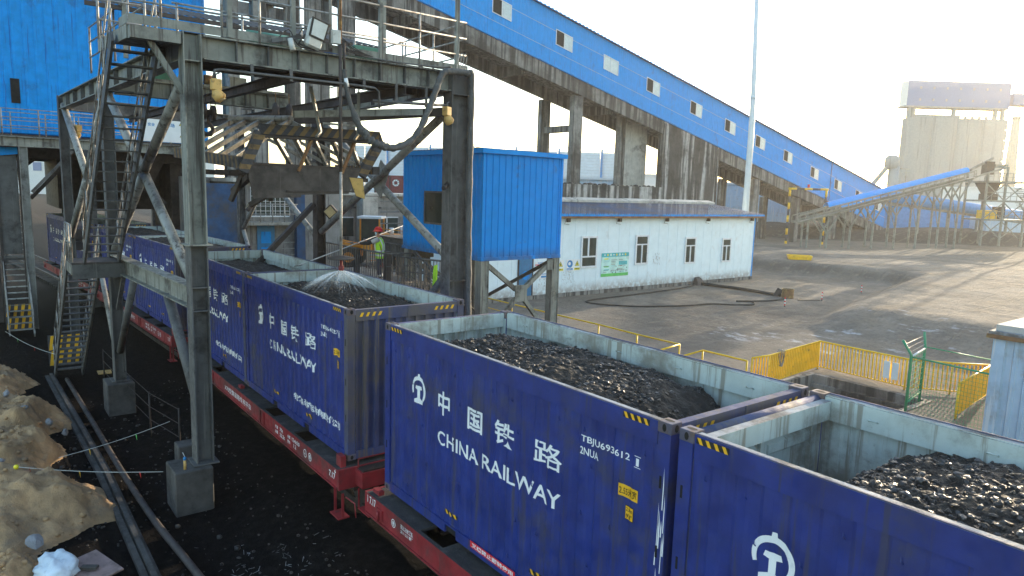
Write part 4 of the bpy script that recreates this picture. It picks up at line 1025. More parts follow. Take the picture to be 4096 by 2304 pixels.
yellow_lamp('round yellow lamp glowing in sun at the far left corner of the gantry', (-18.2, -2.25, 7.85), R(200))
yellow_lamp('pale boxy lamp clamped to the right gantry column', (-4.45, 3.95, 8.05), R(20))
def panel_lamp(label, loc, T0):
    t = thing('panel_lamp', label, 'lamp', group='lamps on the gantry'); T0 = Matrix.Translation(loc) @ T0
    P2('housing', t, lambda mb: mb.box((-.10, -.20, -.20), (.10, .20, .20), 'sbrown'), T0, .03); P2('lens', t, lambda mb: mb.box((.10, -.15, -.15), (.112, .15, .15), 'lens'), T0)
    settle(t, loc)
panel_lamp('square dark lamp tilted like a diamond beside the cable clad column', (-13.3, 4.75, 5.35), Matrix.Rotation(R(-35), 4, 'Z') @ Matrix.Rotation(R(42), 4, 'X'))
panel_lamp('boxy tilted lamp with sunlit rim above the bent brace', (-20.6, 4.2, 5.25), Matrix.Rotation(R(-100), 4, 'Z') @ Matrix.Rotation(R(-38), 4, 'Y'))
cm = thing('camera_unit', 'small dark cctv camera on the right gantry column', 'camera')
part('body', cm, lambda mb: mb.tube([(-4.65, 4.12, 6.42), (-4.5, 3.92, 6.30)], .055, 'iron', 10)); part('bracket', cm, lambda mb: mb.bar((-4.7, 4.15, 6.35), (-4.65, 4.08, 6.42), .05, .05, 'iron'))
settle(cm, (-4.6, 4.0, 6.36))
# winch boxes on the deck
wn = thing('winch', 'green gearbox and blue motor standing on the gantry deck', 'winch')
part('gearbox', wn, lambda mb: mb.hexa([(-6.2, 2.15, 9.16), (-5.6, 2.15, 9.16), (-5.6, 2.75, 9.16), (-6.2, 2.75, 9.16), (-6.15, 2.1, 9.62), (-5.65, 2.1, 9.62), (-5.65, 2.8, 9.62), (-6.15, 2.8, 9.62)], 'grnbox'), .015)
part('motor', wn, lambda mb: mb.tube([(-6.0, 1.55, 9.36), (-6.0, 2.0, 9.36)], .15, 'motor', 14))
part('end_cap', wn, lambda mb: mb.tube([(-6.0, 2.0, 9.36), (-6.0, 2.12, 9.36)], .155, 'grnbox', 14))
settle(wn, (-5.9, 2.1, 9.15))
wn2 = thing('winch', 'grey green hoist drum on the deck behind the flood light', 'winch')
part('drum', wn2, lambda mb: mb.tube([(-6.3, -.2, 9.5), (-6.3, .95, 9.5)], .2, 'grnbox', 14)); part('motor', wn2, lambda mb: mb.tube([(-6.3, -.7, 9.45), (-6.3, -.25, 9.45)], .19, 'tube', 14))
part('base', wn2, lambda mb: mb.box((-6.55, -.7, 9.16), (-6.05, 1.0, 9.26), 'sdark'))
settle(wn2, (-6.3, 0, 9.15))
wn3 = thing('winch', 'small blue and red motor winch on the second cross girder', 'winch')
part('base', wn3, lambda mb: mb.box((-13.0, -1.2, 9.115), (-12.5, 3.0, 9.19), 'tube')); part('motor', wn3, lambda mb: mb.tube([(-12.75, .0, 9.36), (-12.75, .45, 9.36)], .15, 'motor', 12)); part('drum', wn3, lambda mb: (mb.tube([(-12.75, .5, 9.36), (-12.75, .75, 9.36)], .14, 'rust', 12), mb.box((-12.95, 1.2, 9.19), (-12.55, 1.7, 9.5), 'tube'), mb.box((-12.95, -.9, 9.19), (-12.55, -.4, 9.45), 'grnbox')))
settle(wn3, (-12.75, 1, 9.11))

# ------------------------------------------------------------------ blue operator cabin on legs
def rib_wall(mb, p0, p1, z0, z1, pitch, depth, mat, nrm, zfun=None, tw=.25):
    'sheet wall between two ground points with raised ribs; nrm = outward direction'
    p0, p1, nrm = Vector(p0), Vector(p1), Vector(nrm); L = (p1-p0).length; d = (p1-p0)/L; n = max(1, round(L/pitch)); p = L/n
    prof = [(0, 0.)]
    for i in range(n):
        a = (i+.5)*p; prof += [(a-p*tw*.5, 0.), (a-p*tw*.28, depth), (a+p*tw*.28, depth), (a+p*tw*.5, 0.)]
    prof.append((L, 0.))
    zf = zfun or (lambda s: (z0, z1))
    for (a, u), (b, v) in zip(prof, prof[1:]):
        A = p0+d*a+nrm*u; B = p0+d*b+nrm*v; (za0, za1), (zb0, zb1) = zf(a), zf(b)
        mb.face([(A.x, A.y, za0), (B.x, B.y, zb0), (B.x, B.y, zb1), (A.x, A.y, za1)], mat)
cb = thing('operator_cabin', 'bright blue ribbed cabin on braced steel legs beside the gantry', 'cabin')
cx0, cx1, cy0, cy1, cz0, cz1 = -11.85, -6.95, 6.85, 9.98, 4.2, 7.38
part('wall', cb, lambda mb: rib_wall(mb, (cx1, cy0, 0), (cx1, cy1, 0), cz0, cz1, .235, .028, 'cladk', (1, 0, 0)))
def lwall(mb):
    wx0, wx1, wz0, wz1 = -10.35, -8.55, 5.12, 6.18
    rib_wall(mb, (cx0, cy0, 0), (wx0, cy0, 0), cz0, cz1, .235, .028, 'cladk', (0, -1, 0)); rib_wall(mb, (wx1, cy0, 0), (cx1, cy0, 0), cz0, cz1, .235, .028, 'cladk', (0, -1, 0))
    rib_wall(mb, (wx0, cy0, 0), (wx1, cy0, 0), cz0, wz0, .235, .028, 'cladk', (0, -1, 0)); rib_wall(mb, (wx0, cy0, 0), (wx1, cy0, 0), wz1, cz1, .235, .028, 'cladk', (0, -1, 0))
part('wall', cb, lwall)
part('wall', cb, lambda mb: (mb.face([(cx0, cy0, cz0), (cx0, cy1, cz0), (cx0, cy1, cz1), (cx0, cy0, cz1)], 'cladk'), mb.face([(cx0, cy1, cz0), (cx1, cy1, cz0), (cx1, cy1, cz1), (cx0, cy1, cz1)], 'cladk')))
part('floor', cb, lambda mb: (mb.box((cx0+.01, cy0+.01, cz0-.04), (cx1-.01, cy1-.01, cz0+.01), 'sdark'),))
part('trim', cb, lambda mb: (mb.box((cx1-.03, cy0-.05, cz0-.06), (cx1+.045, cy1+.03, cz0+.05), 'cladk'), mb.box((cx0, cy0-.05, cz0-.06), (cx1-.031, cy0-.031, cz0+.05), 'cladk'), mb.box((cx1-.05, cy0-.034, cz0+.051), (cx1+.034, cy0+.06, cz1), 'cladk'), mb.box((cx1-.05, cy1-.06, cz0+.051), (cx1+.034, cy1+.02, cz1), 'cladk')))
def croof(mb):
    n = 24
    mb.hexa([(cx0-.12, cy0-.12, cz1), (cx1+.12, cy0-.12, cz1), (cx1+.12, cy1+.12, cz1-.02), (cx0-.12, cy1+.12, cz1-.02), (cx0-.12, cy0-.12, cz1+.14), (cx1+.12, cy0-.12, cz1+.14), (cx1+.12, cy1+.12, cz1+.12), (cx0-.12, cy1+.12, cz1+.12)], 'cladk')
    for i in range(n):
        x = cx0+(cx1-cx0)*i/n; mb.bar((x, cy0-.13, cz1+.155), (x, cy1+.13, cz1+.135), .06, .03, 'roofb')
part('roof', cb, croof)
w_ = part('window', cb, lambda mb: (mb.box((-10.35, cy0-.03, 5.10), (-8.55, cy0+.03, 5.16), 'sdark'), mb.box((-10.35, cy0-.03, 6.14), (-8.55, cy0+.03, 6.20), 'sdark'), mb.box((-10.37, cy0-.03, 5.161), (-10.30, cy0+.03, 6.139), 'sdark'), mb.box((-8.6, cy0-.03, 5.161), (-8.53, cy0+.03, 6.139), 'sdark')))
part('pane', w_, lambda mb: mb.box((-10.30, cy0-.005, 5.161), (-8.6, cy0+.005, 6.139), 'glass'))
for x in (cx1-.12, cx0+.3):
    for y in (cy0+.12, cy1-.14):
        part('leg', cb, lambda mb: (mb.box((x-.15, y-.15, -.34), (x+.15, y-.125, cz0-.06), 'sgrey'), mb.box((x-.15, y+.125, -.34), (x+.15, y+.15, cz0-.06), 'sgrey'), mb.box((x+.11, y-.1249, -.34), (x+.13, y+.1249, cz0-.06), 'sgrey')))
def xb(mb):
    x = cx1-.08; c = (x+.02, 8.42, 3.05)
    for y, z in ((cy0+.28, 4.0), (cy1-.3, 4.0), (cy0+.28, 1.6), (cy1-.3, 1.6)):
        mb.bar((x, y, z), (x, c[1]+(y-c[1])*.12, c[2]+(z-c[2])*.12), .13, .13, 'sgrey', (1, 0, 0))
    mb.box((x+.07, c[1]-.24, c[2]-.27), (x+.09, c[1]+.24, c[2]+.27), 'sgrey')
    mb.box((x+.07, cy1-.5, 3.75), (x+.09, cy1-.2, 4.1), 'sgrey')
part('cross_brace', cb, xb)
def xb2(mb):
    y = cy1-.1; x = cx0+.3
    mb.bar((cx1-.25, cy1-.2, 4.0), (cx0+.4, cy1-.2, 2.0), .1, .1, 'sdark', (0, 1, 0)); mb.bar((x, cy0+.3, 2.0), (x, cy1-.3, 4.0), .1, .1, 'sdark', (1, 0, 0)); mb.bar((x, cy0+.3, 4.0), (x, cy1-.3, 2.0), .1, .1, 'sdark', (1, 0, 0)); mb.bar((cx1-.3, cy0+.1, 2.2), (cx0+.5, cy0+.1, 3.9), .1, .1, 'sdark', (0, 1, 0))
part('cross_brace', cb, xb2)
settle(cb, (-9.4, 8.7, -.34))

# ------------------------------------------------------------------ worker platform
pf = thing('worker_platform', 'dark barred steel platform with stairs where the worker stands', 'platform')
zd = 3.10
part('deck', pf, lambda mb: (mb.box((-15.2, 5.0, zd-.08), (-9.5, 6.9, zd), 'sdark'), mb.box((-9.499, 5.15, zd-.9), (-6.4, 5.6, zd-.85), 'sdark')))
def bars(mb, a, b, z0, h, n, r=.016, mid=True):
    a, b = Vector(a), Vector(b)
    mb.tube([a+Vector((0, 0, h)), b+Vector((0, 0, h))], .028, 'sdark', 7); mb.tube([a+Vector((0, 0, .12)), b+Vector((0, 0, .12))], .02, 'sdark', 6)
    if mid: mb.tube([a+Vector((0, 0, h*.62)), b+Vector((0, 0, h*.62))], .018, 'sdark', 6)
    for i in range(n+1):
        q = a+(b-a)*i/n; mb.tube([q, q+Vector((0, 0, h))], r, 'sdark', 5)
part('railing', pf, lambda mb: bars(mb, (-15.0, 5.02, zd), (-9.62, 5.02, zd), 0, 1.08, 34, .016, False))
part('railing', pf, lambda mb: bars(mb, (-9.62, 5.02, zd), (-9.62, 6.1, zd), 0, 1.08, 5))
part('railing', pf, lambda mb: bars(mb, (-15.0, 6.85, zd), (-11.3, 6.85, zd), 0, 1.12, 14))
part('railing', pf, lambda mb: bars(mb, (-8.9, 5.2, zd-.1), (-6.5, 5.2, zd-.0), 0, 1.15, 14))
part('railing', pf, lambda mb: bars(mb, (-11.3, 6.85, zd), (-6.6, 6.85, zd-1.9), 0, 1.1, 14, .018))
part('railing', pf, lambda mb: bars(mb, (-9.6, 6.1, zd), (-6.4, 6.1, zd-1.6), 0, 1.1, 10, .018))
for x in (-14.6, -12.0, -9.7):
    for y in (5.1, 6.8): part('post', pf, lambda mb: mb.box((x-.06, y-.06, -.34), (x+.06, y+.06, zd-.081), 'sbrown'))
part('post', pf, lambda mb: mb.box((-9.78, 5.04, zd), (-9.62, 5.2, zd+1.15), 'sbrown')); part('post', pf, lambda mb: mb.box((-12.05, 5.04, zd), (-11.9, 5.2, zd+1.05), 'sbrown'))
for i in range(12):
    x = -9.45+i*.28; z = zd-.12-i*.27
    part('tread', pf, lambda mb: mb.box((x, 6.12, z-.03), (x+.26, 6.83, z), 'sbrown'))
for y in (6.11, 6.84): part('stringer', pf, lambda mb: mb.bar((-9.5, y, zd-.05), (-6.1, y, zd-3.35), .04, .22, 'sbrown'))
part('brace', pf, lambda mb: mb.bar((-9.7, 5.1, 2.9), (-7.0, 5.1, .4), .1, .1, 'sbrown'))
settle(pf, (-11, 6, -.34))
ld = thing('cabin_landing', 'grey steel landing box with thin railings at the left of the blue cabin', 'landing')
part('box', ld, lambda mb: (mb.box((-14.3, 7.2, 3.75), (-11.95, 8.2, 4.35), 'sdark'), mb.box((-14.4, 7.1, 4.35), (-11.93, 8.3, 4.42), 'plate')))
part('railing', ld, lambda mb: (rail_line(mb, [(-11.95, 8.2, 4.42), (-14.3, 8.2, 4.42), (-14.3, 7.2, 4.42)], 0, (.45, .9, 1.3), [((x, 8.2, 4.42), 1.35) for x in (-11.95, -13.1, -14.3)]), mb.bar((-14.3, 8.2, 4.45), (-13.1, 8.2, 5.7), .04, .04, 'sdark'), mb.bar((-12.0, 8.2, 4.45), (-13.1, 8.2, 5.7), .04, .04, 'sdark')))
for x in (-14.2, -12.1): part('leg', ld, lambda mb: mb.box((x-.08, 7.9, -.3), (x+.08, 8.1, 3.749), 'sdark'))
settle(ld, (-13, 7.7, -.3))
settle(solo('sack', 'small pale sack lying on the cabin landing', 'sack', lambda mb: mb.ball((-12.7, 7.7, 4.5), .26, 'ltwhite', 12, 6, (1.3, .8, .35))), (-12.7, 7.7, 4.42))
settle(solo('hi_vis_jacket', 'green hi vis cloth hanging on the barred railing near the cabin', 'jacket', lambda mb: (mb.hexa([(-6.95, 5.16, 3.40), (-6.8, 5.16, 3.38), (-6.8, 5.19, 3.38), (-6.95, 5.19, 3.40), (-6.93, 5.15, 4.08), (-6.78, 5.15, 4.12), (-6.78, 5.19, 4.12), (-6.93, 5.19, 4.08)], 'hivis'), mb.hexa([(-7.0, 5.155, 3.5), (-6.951, 5.155, 3.45), (-6.951, 5.19, 3.45), (-7.0, 5.19, 3.5), (-6.96, 5.15, 3.95), (-6.931, 5.15, 4.0), (-6.931, 5.19, 4.0), (-6.96, 5.19, 3.95)], 'hivis'))), (-6.9, 5.17, 3.4))

# ------------------------------------------------------------------ inclined conveyor gallery
gl = thing('conveyor_gallery', 'long bright blue inclined conveyor gallery on sooty concrete, with a row of windows', 'conveyor gallery')
GX, GW = -40.06, 5.4
def gb(y): return 14.05-.226*(y-53.72)
def gt(y): return 18.93-.217*(y-53.72)
Ya, Yb, Yg = 14.7, 105.8, 124.0
part('wall', gl, lambda mb: rib_wall(mb, (GX, Ya, 0), (GX, Yb, 0), 0, 0, .30, .018, 'clad', (1, 0, 0), lambda s: (gb(Ya+s), gt(Ya+s)), .3))
part('wall', gl, lambda mb: mb.face([(GX-GW, Ya, gb(Ya)), (GX-GW, Yb, gb(Yb)), (GX-GW, Yb, gt(Yb)), (GX-GW, Ya, gt(Ya))], 'clad'))
def seams(mb):
    for k in (.28, .66):
        n = 30
        for i in range(n):
            a, b = Ya+(Yb-Ya)*i/n, Ya+(Yb-Ya)*(i+1)/n
            za, zb_ = gb(a)+(gt(a)-gb(a))*k, gb(b)+(gt(b)-gb(b))*k
            mb.bar((GX+.022, a, za), (GX+.022, b, zb_), .012, .03, 'cladlt')
    mb.box((GX+.02, 88.7, gb(88.7)), (GX+.05, 88.82, gt(88.7)), 'roofb')
    mb.bar((GX+.02, Ya, gb(Ya)+.03), (GX+.02, Yb, gb(Yb)+.03), .06, .10, 'cladw')
part('trim', gl, seams)
def groof(mb):
    n = 190
    for i in range(n):
        a = Ya+(Yb-Ya)*i/n; b = Ya+(Yb-Ya)*(i+1)/n; c = a+(b-a)*.35
        for p, q, dz in ((a, c, .10), (c, b, .03)):
            z0, z1 = gt(p)+dz, gt(q)+dz
            mb.face([(GX+.32, p, z0), (GX+.32, q, z1), (GX-GW/2, q, z1+.45), (GX-GW/2, p, z0+.45)], 'roofb')
            mb.face([(GX-GW/2, p, z0+.45), (GX-GW/2, q, z1+.45), (GX-GW-.3, q, z1), (GX-GW-.3, p, z0)], 'roofb')
            mb.face([(GX+.32, p, gt(p)-.03), (GX+.32, q, gt(q)-.03), (GX+.32, q, z1), (GX+.32, p, z0)], 'clad')
        mb.face([(GX+.018, a, gt(a)-.03), (GX+.018, b, gt(b)-.03), (GX+.32, b, gt(b)-.03), (GX+.32, a, gt(a)-.03)], 'roofb')
part('roof', gl, groof)
for k, y in enumerate((31.77, 39.0, 45.2, 51.5, 58.7, 65.1, 71.35, 77.7, 84.4, 90.85, 97.05, 103.3)):
    zc = gb(y)+(gt(y)-gb(y))*(.56 if y < 80 else .50); hw, hh = 1.03, .68; sl = -.226
    def q(mb, y0, y1, z0, z1, x0, x1, m_): mb.hexa([(x0, y0, zc+z0+sl*(y0-y)), (x1, y0, zc+z0+sl*(y0-y)), (x1, y1, zc+z0+sl*(y1-y)), (x0, y1, zc+z0+sl*(y1-y)), (x0, y0, zc+z1+sl*(y0-y)), (x1, y0, zc+z1+sl*(y0-y)), (x1, y1, zc+z1+sl*(y1-y)), (x0, y1, zc+z1+sl*(y1-y))], m_)
    def wf(mb):
        q(mb, y-hw, y+hw, -hh, -hh+.06, GX+.018, GX+.07, 'frame'); q(mb, y-hw, y+hw, hh-.06, hh, GX+.018, GX+.07, 'frame')
        q(mb, y-hw, y-hw+.06, -hh+.06, hh-.06, GX+.018, GX+.07, 'frame'); q(mb, y+hw-.06, y+hw, -hh+.06, hh-.06, GX+.018, GX+.07, 'frame'); q(mb, y-.03, y+.03, -hh+.06, hh-.06, GX+.018, GX+.06, 'frame')
    W = part('window', gl, wf)
    both = (k == 2)
    part('pane', W, lambda mb: q(mb, y-hw+.061, y-.031, -hh+.061, hh-.061, GX+.019, GX+.03, 'glassp' if both else 'hole'))
    part('pane', W, lambda mb: q(mb, y+.031, y+hw-.061, -hh+.061, hh-.061, GX+.019, GX+.04, 'glassp'))
# concrete girders and slab beneath
def girder(x):
    def fn(mb):
        n = 16
        for i in range(n):
            a, b = Ya+(Yg-Ya)*i/n, Ya+(Yg-Ya)*(i+1)/n
            za, zb_ = gb(a)-.06, gb(b)-.06
            mb.hexa([(x-.25, a, za-1.35), (x+.25, a, za-1.35), (x+.25, b, zb_-1.35), (x-.25, b, zb_-1.35), (x-.25, a, za), (x+.25, a, za), (x+.25, b, zb_), (x-.25, b, zb_)], 'conc')
    return fn
part('girder', gl, girder(GX-.30)); part('girder', gl, girder(GX-GW+.25))
part('floor_slab', gl, lambda mb: mb.hexa([(GX-GW+.5, Ya, gb(Ya)-.35), (GX-.55, Ya, gb(Ya)-.35), (GX-.55, Yb, gb(Yb)-.35), (GX-GW+.5, Yb, gb(Yb)-.35), (GX-GW+.5, Ya, gb(Ya)-.08), (GX-.55, Ya, gb(Ya)-.08), (GX-.55, Yb, gb(Yb)-.08), (GX-GW+.5, Yb, gb(Yb)-.08)], 'conc'))
for y in (24.1, 29.7, 35.6, 47.1, 75.4, 85.6, 96.4):
    part('floor_beam', gl, lambda mb: mb.box((GX-GW+.5, y-.2, gb(y+.2)-1.25), (GX-.55, y+.2, gb(y+.2)-.36), 'conc'))
for y in (17.7, 41.2, 71.5, 81.1, 91.0, 102.0):
    zg = -.6
    part('column', gl, lambda mb: mb.box((GX-.70, y-.57, zg), (GX-.03, y+.57, gb(y+.57)-1.411), 'conc')); part('column', gl, lambda mb: mb.box((GX-GW, y-.57, zg), (GX-GW+.6, y+.57, gb(y+.57)-1.411), 'conc'))
    if y < 72: part('tie_beam', gl, lambda mb: mb.box((GX-GW+.601, y-.27, 12.03 if y < 45 else 3.2), (GX-.701, y+.27, 12.64 if y < 45 else 3.8), 'conc'))
part('pier_wall', gl, lambda mb: (mb.hexa([(GX-.8, 53.7, -.3), (GX-.02, 53.7, -.3), (GX-.02, 63.3, -.3), (GX-.8, 63.3, -.3), (GX-.8, 53.7, gb(53.7)-.08), (GX-.02, 53.7, gb(53.7)-.08), (GX-.02, 63.3, gb(63.3)-.08), (GX-.8, 63.3, gb(63.3)-.08)], 'concd'),
     mb.box((GX-.03, 53.6, 3), (GX+.05, 53.95, gb(54)-.2), 'conc'), mb.box((GX-.03, 63.1, 3), (GX+.05, 63.4, gb(63.4)-.2), 'conc')))
part('recess_wall', gl, lambda mb: (mb.box((GX-2.6, 49.9, -.3), (GX-2.3, 53.6, gb(53.6)-.4), 'concl'), mb.box((GX-2.8, 49.2, -.3), (GX-2.0, 49.899, gb(49.9)-.4), 'conc')))
settle(gl, (GX-2, 60, -.3))
bw = solo('coal_bunker_wall', 'low soot black concrete wall under the gallery, crusted with coal along its top', 'wall', lambda mb: (mb.box((GX-.45, 31.5, -.3), (GX+.2, 53.55, 7.03), 'concd'), [mb.ball((GX-.1, 32+i*.66, 7.04), random.uniform(.08, .28), 'coal', 6, 4, (1, 1.6, .8)) for i in range(32)]))
settle(bw, (GX, 42, -.3))
# concrete transfer frame at the upper end
tf = thing('transfer_tower_frame', 'open concrete frame tower behind the gantry deck rail', 'concrete frame')
for x, y, w2 in ((-29.5, 6.2, .30), (-29.5, 7.6, .34), (-33, 7.0, .3), (-28.8, 10.4, .36), (-33, 10.8, .36), (-29.5, 9.3, .22)):
    part('column', tf, lambda mb: mb.box((x-w2, y-w2, -.3), (x+w2, y+w2, 22), 'conc'))
for z in (5.2, 10.2, 15.9, 19.8):
    part('beam', tf, lambda mb: mb.box((-29.7, 6.51, z), (-29.3, 7.25, z+.6), 'conc')); part('beam', tf, lambda mb: mb.box((-29.7, 7.95, z), (-29.3, 9.07, z+.6), 'conc')); part('beam', tf, lambda mb: mb.box((-33.2, 7.31, z), (-32.8, 10.43, z+.7), 'conc'))
part('stair_flight', tf, lambda mb: mb.hexa([(-30.6, 7.95, 15.4), (-29.75, 7.95, 15.4), (-29.75, 10, 17.0), (-30.6, 10, 17.0), (-30.6, 7.95, 15.75), (-29.75, 7.95, 15.75), (-29.75, 10, 17.35), (-30.6, 10, 17.35)], 'conc'))
settle(tf, (-31, 8.5, -.3))

# ------------------------------------------------------------------ blue loading tower over the track
ht = thing('loading_tower', 'tall blue ribbed loading tower over the track at the upper left', 'tower')
HX = -30.0
part('wall', ht, lambda mb: rib_wall(mb, (HX, -22, 0), (HX, 5.0, 0), 8.25, 27, .43, .035, 'cladw', (1, 0, 0)))
part('wall', ht, lambda mb: rib_wall(mb, (HX, 5.0, 0), (HX-12, 5.0, 0), 8.25, 27, .43, .035, 'cladw', (0, 1, 0)))
part('roof', ht, lambda mb: mb.box((HX-12, -22, 27), (HX, 5, 27.2), 'roofb'))
part('floor', ht, lambda mb: mb.box((HX-12, -22, 7.7), (HX-.05, 4.97, 8.2), 'sbrown'))
part('wall', ht, lambda mb: mb.box((HX-12.3, -22, 8.0), (HX-12.0, 5, 27), 'cladw'))
for y in (-10, -5.6, -.6, 4.5):
    part('column', ht, lambda mb: mb.box((HX-.45, y-.25, -.4), (HX-.05, y+.25, 7.69), 'sdark')); part('column', ht, lambda mb: mb.box((HX-11.8, y-.25, -.4), (HX-11.4, y+.25, 7.69), 'sdark'))
part('window', ht, lambda mb: (mb.box((HX+.04, -3.75, 14.2), (HX+.06, -3.45, 15.2), 'hole'), mb.box((HX+.04, -3.55, 9.6), (HX+.06, -3.2, 10.7), 'hole')))
part('chute', ht, lambda mb: mb.hexa([(HX-4, 0.2, 5.6), (HX-2, .2, 5.6), (HX-2, 2.4, 5.6), (HX-4, 2.4, 5.6), (HX-5, -.6, 7.69), (HX-1, -.6, 7.69), (HX-1, 3.2, 7.69), (HX-5, 3.2, 7.69)], 'sbrown'))
part('cross_beam', ht, lambda mb: [mb.ibeam((HX-1.5-3*i, -9, 7.4), (HX-1.5-3*i, 4.9, 7.4), .5, .3, 'sbrown') for i in range(4)])
settle(ht, (HX-6, -5, -.4))
wk = thing('walkway_bridge', 'steel walkway with thin railings along the foot of the blue tower wall', 'walkway')
part('girder', wk, lambda mb: mb.ibeam((-26.5, -11, 7.72), (-26.5, 3.6, 7.72), .42, .3, 'sgrey'))
part('deck', wk, lambda mb: mb.box((-28.6, -11, 7.931), (-26.35, 3.6, 7.97), 'sdark'))
def wr(mb):
    rail_line(mb, [(-26.4, -11, 7.97), (-26.4, 3.6, 7.97)], 0, (.4, .75, 1.1), [((-26.4, -10.6+1.3*i, 7.97), 1.1) for i in range(11)], .02, .03)
    rail_line(mb, [(-28.5, -11, 7.97), (-28.5, 3.6, 7.97)], 0, (.4, .75, 1.1), [((-28.5, -10.2+1.3*i, 7.97), 1.1) for i in range(11)], .02, .03)
part('railing', wk, wr)
for y in (-8, -3.42, 3.2): part('leg', wk, lambda mb: (mb.box((-26.65, y-.15, -.4), (-26.35, y-.13, 7.509), 'tube'), mb.box((-26.65, y+.13, -.4), (-26.35, y+.15, 7.509), 'tube'), mb.box((-26.51, y-.129, -.4), (-26.49, y+.129, 7.509), 'tube')))
part('brace', wk, lambda mb: mb.bar((-26.5, -3.2, 5.6), (-26.5, -1.6, 7.45), .12, .12, 'sdark', (1, 0, 0)))
settle(wk, (-26.5, -3.42, -.4))
stw = thing('stair_tower', 'dark sooty panelled shaft under the walkway at the left edge', 'shaft')
part('panel', stw, lambda mb: (mb.box((-28.2, -5.2, -.4), (-28.1, -4.45, 7.5), 'sbrown'), mb.box((-27.0, -4.35, 2.9), (-26.9, -3.65, 7.45), 'sdark'), mb.box((-30.0, -9, 3.2), (-28.4, -4.5, 7.5), 'plate')))
for y in (-4.42, -3.62): part('post', stw, lambda mb: mb.box((-26.99, y, -.4), (-26.85, y+.1, 7.5), 'sbrown'))
part('flap', stw, lambda mb: mb.hexa([(-26.8, -4.35, 7.1), (-26.75, -3.6, 7.2), (-26.75, -3.6, 7.2), (-26.8, -4.35, 7.1), (-26.8, -4.35, 7.48), (-26.8, -3.6, 7.48), (-26.83, -3.6, 7.48), (-26.83, -4.35, 7.48)], 'cladw'))
settle(stw, (-27.5, -4, -.4))
bkw = thing('tower_dark_backing', 'dark machinery housing under the blue tower behind the stairs', 'backing')  # dark walls added to close the bright gap under the tower
part('housing', bkw, lambda mb: (mb.box((-36, 3.4, -.3), (-31.6, 4.6, 7.69), 'sbrown'), mb.box((-41.5, -1.6, 4.6), (-34, 3.3, 7.6), 'sbrown'), mb.box((-30.2, 3.5, 1.0), (-29.6, 4.9, 6.5), 'greyw')))
part('pipe', bkw, lambda mb: mb.tube([(-33, -.4, 7.6), (-33, -.4, 5.2), (-34, -.2, 4.9)], .22, 'rust', 10))
part('brace', bkw, lambda mb: (mb.bar((-31, -3.0, 5.2), (-31, -.9, 7.6), .16, .16, 'sbrown', (1, 0, 0)), mb.bar((-35, -5, 5.0), (-35, -2, 7.6), .16, .16, 'sbrown', (1, 0, 0)), mb.bar((-31, 1.0, 7.2), (-31, 3.0, 5.0), .16, .16, 'sbrown', (1, 0, 0))))
settle(bkw, (-36, 2, -.3))
su_ = thing('switch_board', 'white notice panel with yellow warning triangles on the tower walkway', 'notice board')
part('panel', su_, lambda mb: mb.box((-26.3, 1.15, 8.05), (-26.26, 3.5, 9.35), 'swhite'))
def tri(mb, x, y, z, s_, m1='syel', m2='blk'):
    mb.face([(x, y-s_, z-s_*.6), (x, y+s_, z-s_*.6), (x, y, z+s_*1.1)], m2); mb.face([(x+.003, y-s_*.8, z-s_*.5), (x+.003, y+s_*.8, z-s_*.5), (x+.003, y, z+s_*.88)], m1)
part('symbol', su_, lambda mb: (tri(mb, -26.256, 2.9, 8.95, .17), tri(mb, -26.256, 2.9, 8.4, .15), tri(mb, -26.256, 3.2, 8.4, .15), mb.tube([(-26.259, 3.25, 8.85), (-26.254, 3.25, 8.85)], .16, 'sblue', 16)))
def bt(mb):
    merge_bm(mb, text_bm('停车场', 0, 0, .55, .18, .02), 'sblue', lambda u, v: (-26.256, 2.0+u, 8.75+v)); merge_bm(mb, text_bm('安全', 0, 0, .3, .16, .02), 'sblue', lambda u, v: (-26.256, 1.4+u, 8.75+v))
part('lettering', su_, bt)
settle(su_, (-26.28, 2.2, 8.0))
# bits under the tower, grey houses behind the train
ch = thing('control_house', 'grey block house with grated window, blue door and balcony behind the train', 'building')
part('wall', ch, lambda mb: mb.box((-31, 5.2, -.3), (-26.0, 10.8, 6.3), 'greyw'))
part('roof', ch, lambda mb: mb.box((-31.3, 5.0, 6.3), (-25.7, 11.0, 6.5), 'concl'))
part('door', ch, lambda mb: (mb.box((-25.999, 6.2, 2.2), (-25.96, 7.1, 4.1), 'teal'), mb.box((-25.96, 6.4, 2.5), (-25.95, 6.9, 3.0), 'cladw'), mb.box((-25.96, 6.4, 3.2), (-25.95, 6.9, 3.8), 'cladw')))
W = part('window', ch, lambda mb: (mb.box((-25.999, 5.9, 4.55), (-25.95, 7.9, 4.62), 'frame'), mb.box((-25.999, 5.9, 6.0), (-25.95, 7.9, 6.07), 'frame'), [mb.box((-25.98, 5.9+.25*i, 4.62), (-25.95, 5.92+.25*i, 6.0), 'frame') for i in range(9)], [mb.box((-25.979, 5.9, 4.85+.25*i), (-25.951, 7.9, 4.87+.25*i), 'frame') for i in range(5)]))
part('pane', W, lambda mb: mb.box((-25.999, 5.95, 4.621), (-25.985, 7.9, 5.999), 'glass'))
part('balcony', ch, lambda mb: (mb.box((-25.99, 5.4, 4.18), (-25.0, 8.0, 4.34), 'tube'), rail_line(mb, [(-25.05, 5.5, 4.34), (-25.05, 8.0, 4.34)], 0, (.4, .9), [((-25.05, 5.5+.6*i, 4.34), .9) for i in range(5)])))
part('clad_column', ch, lambda mb: mb.box((-25.99, 8.15, -.3), (-25.6, 8.6, 6.2), 'roofb')); part('clad_column', ch, lambda mb: mb.box((-25.99, 3.4, -.3), (-25.5, 5.199, 6.2), 'roofb'))
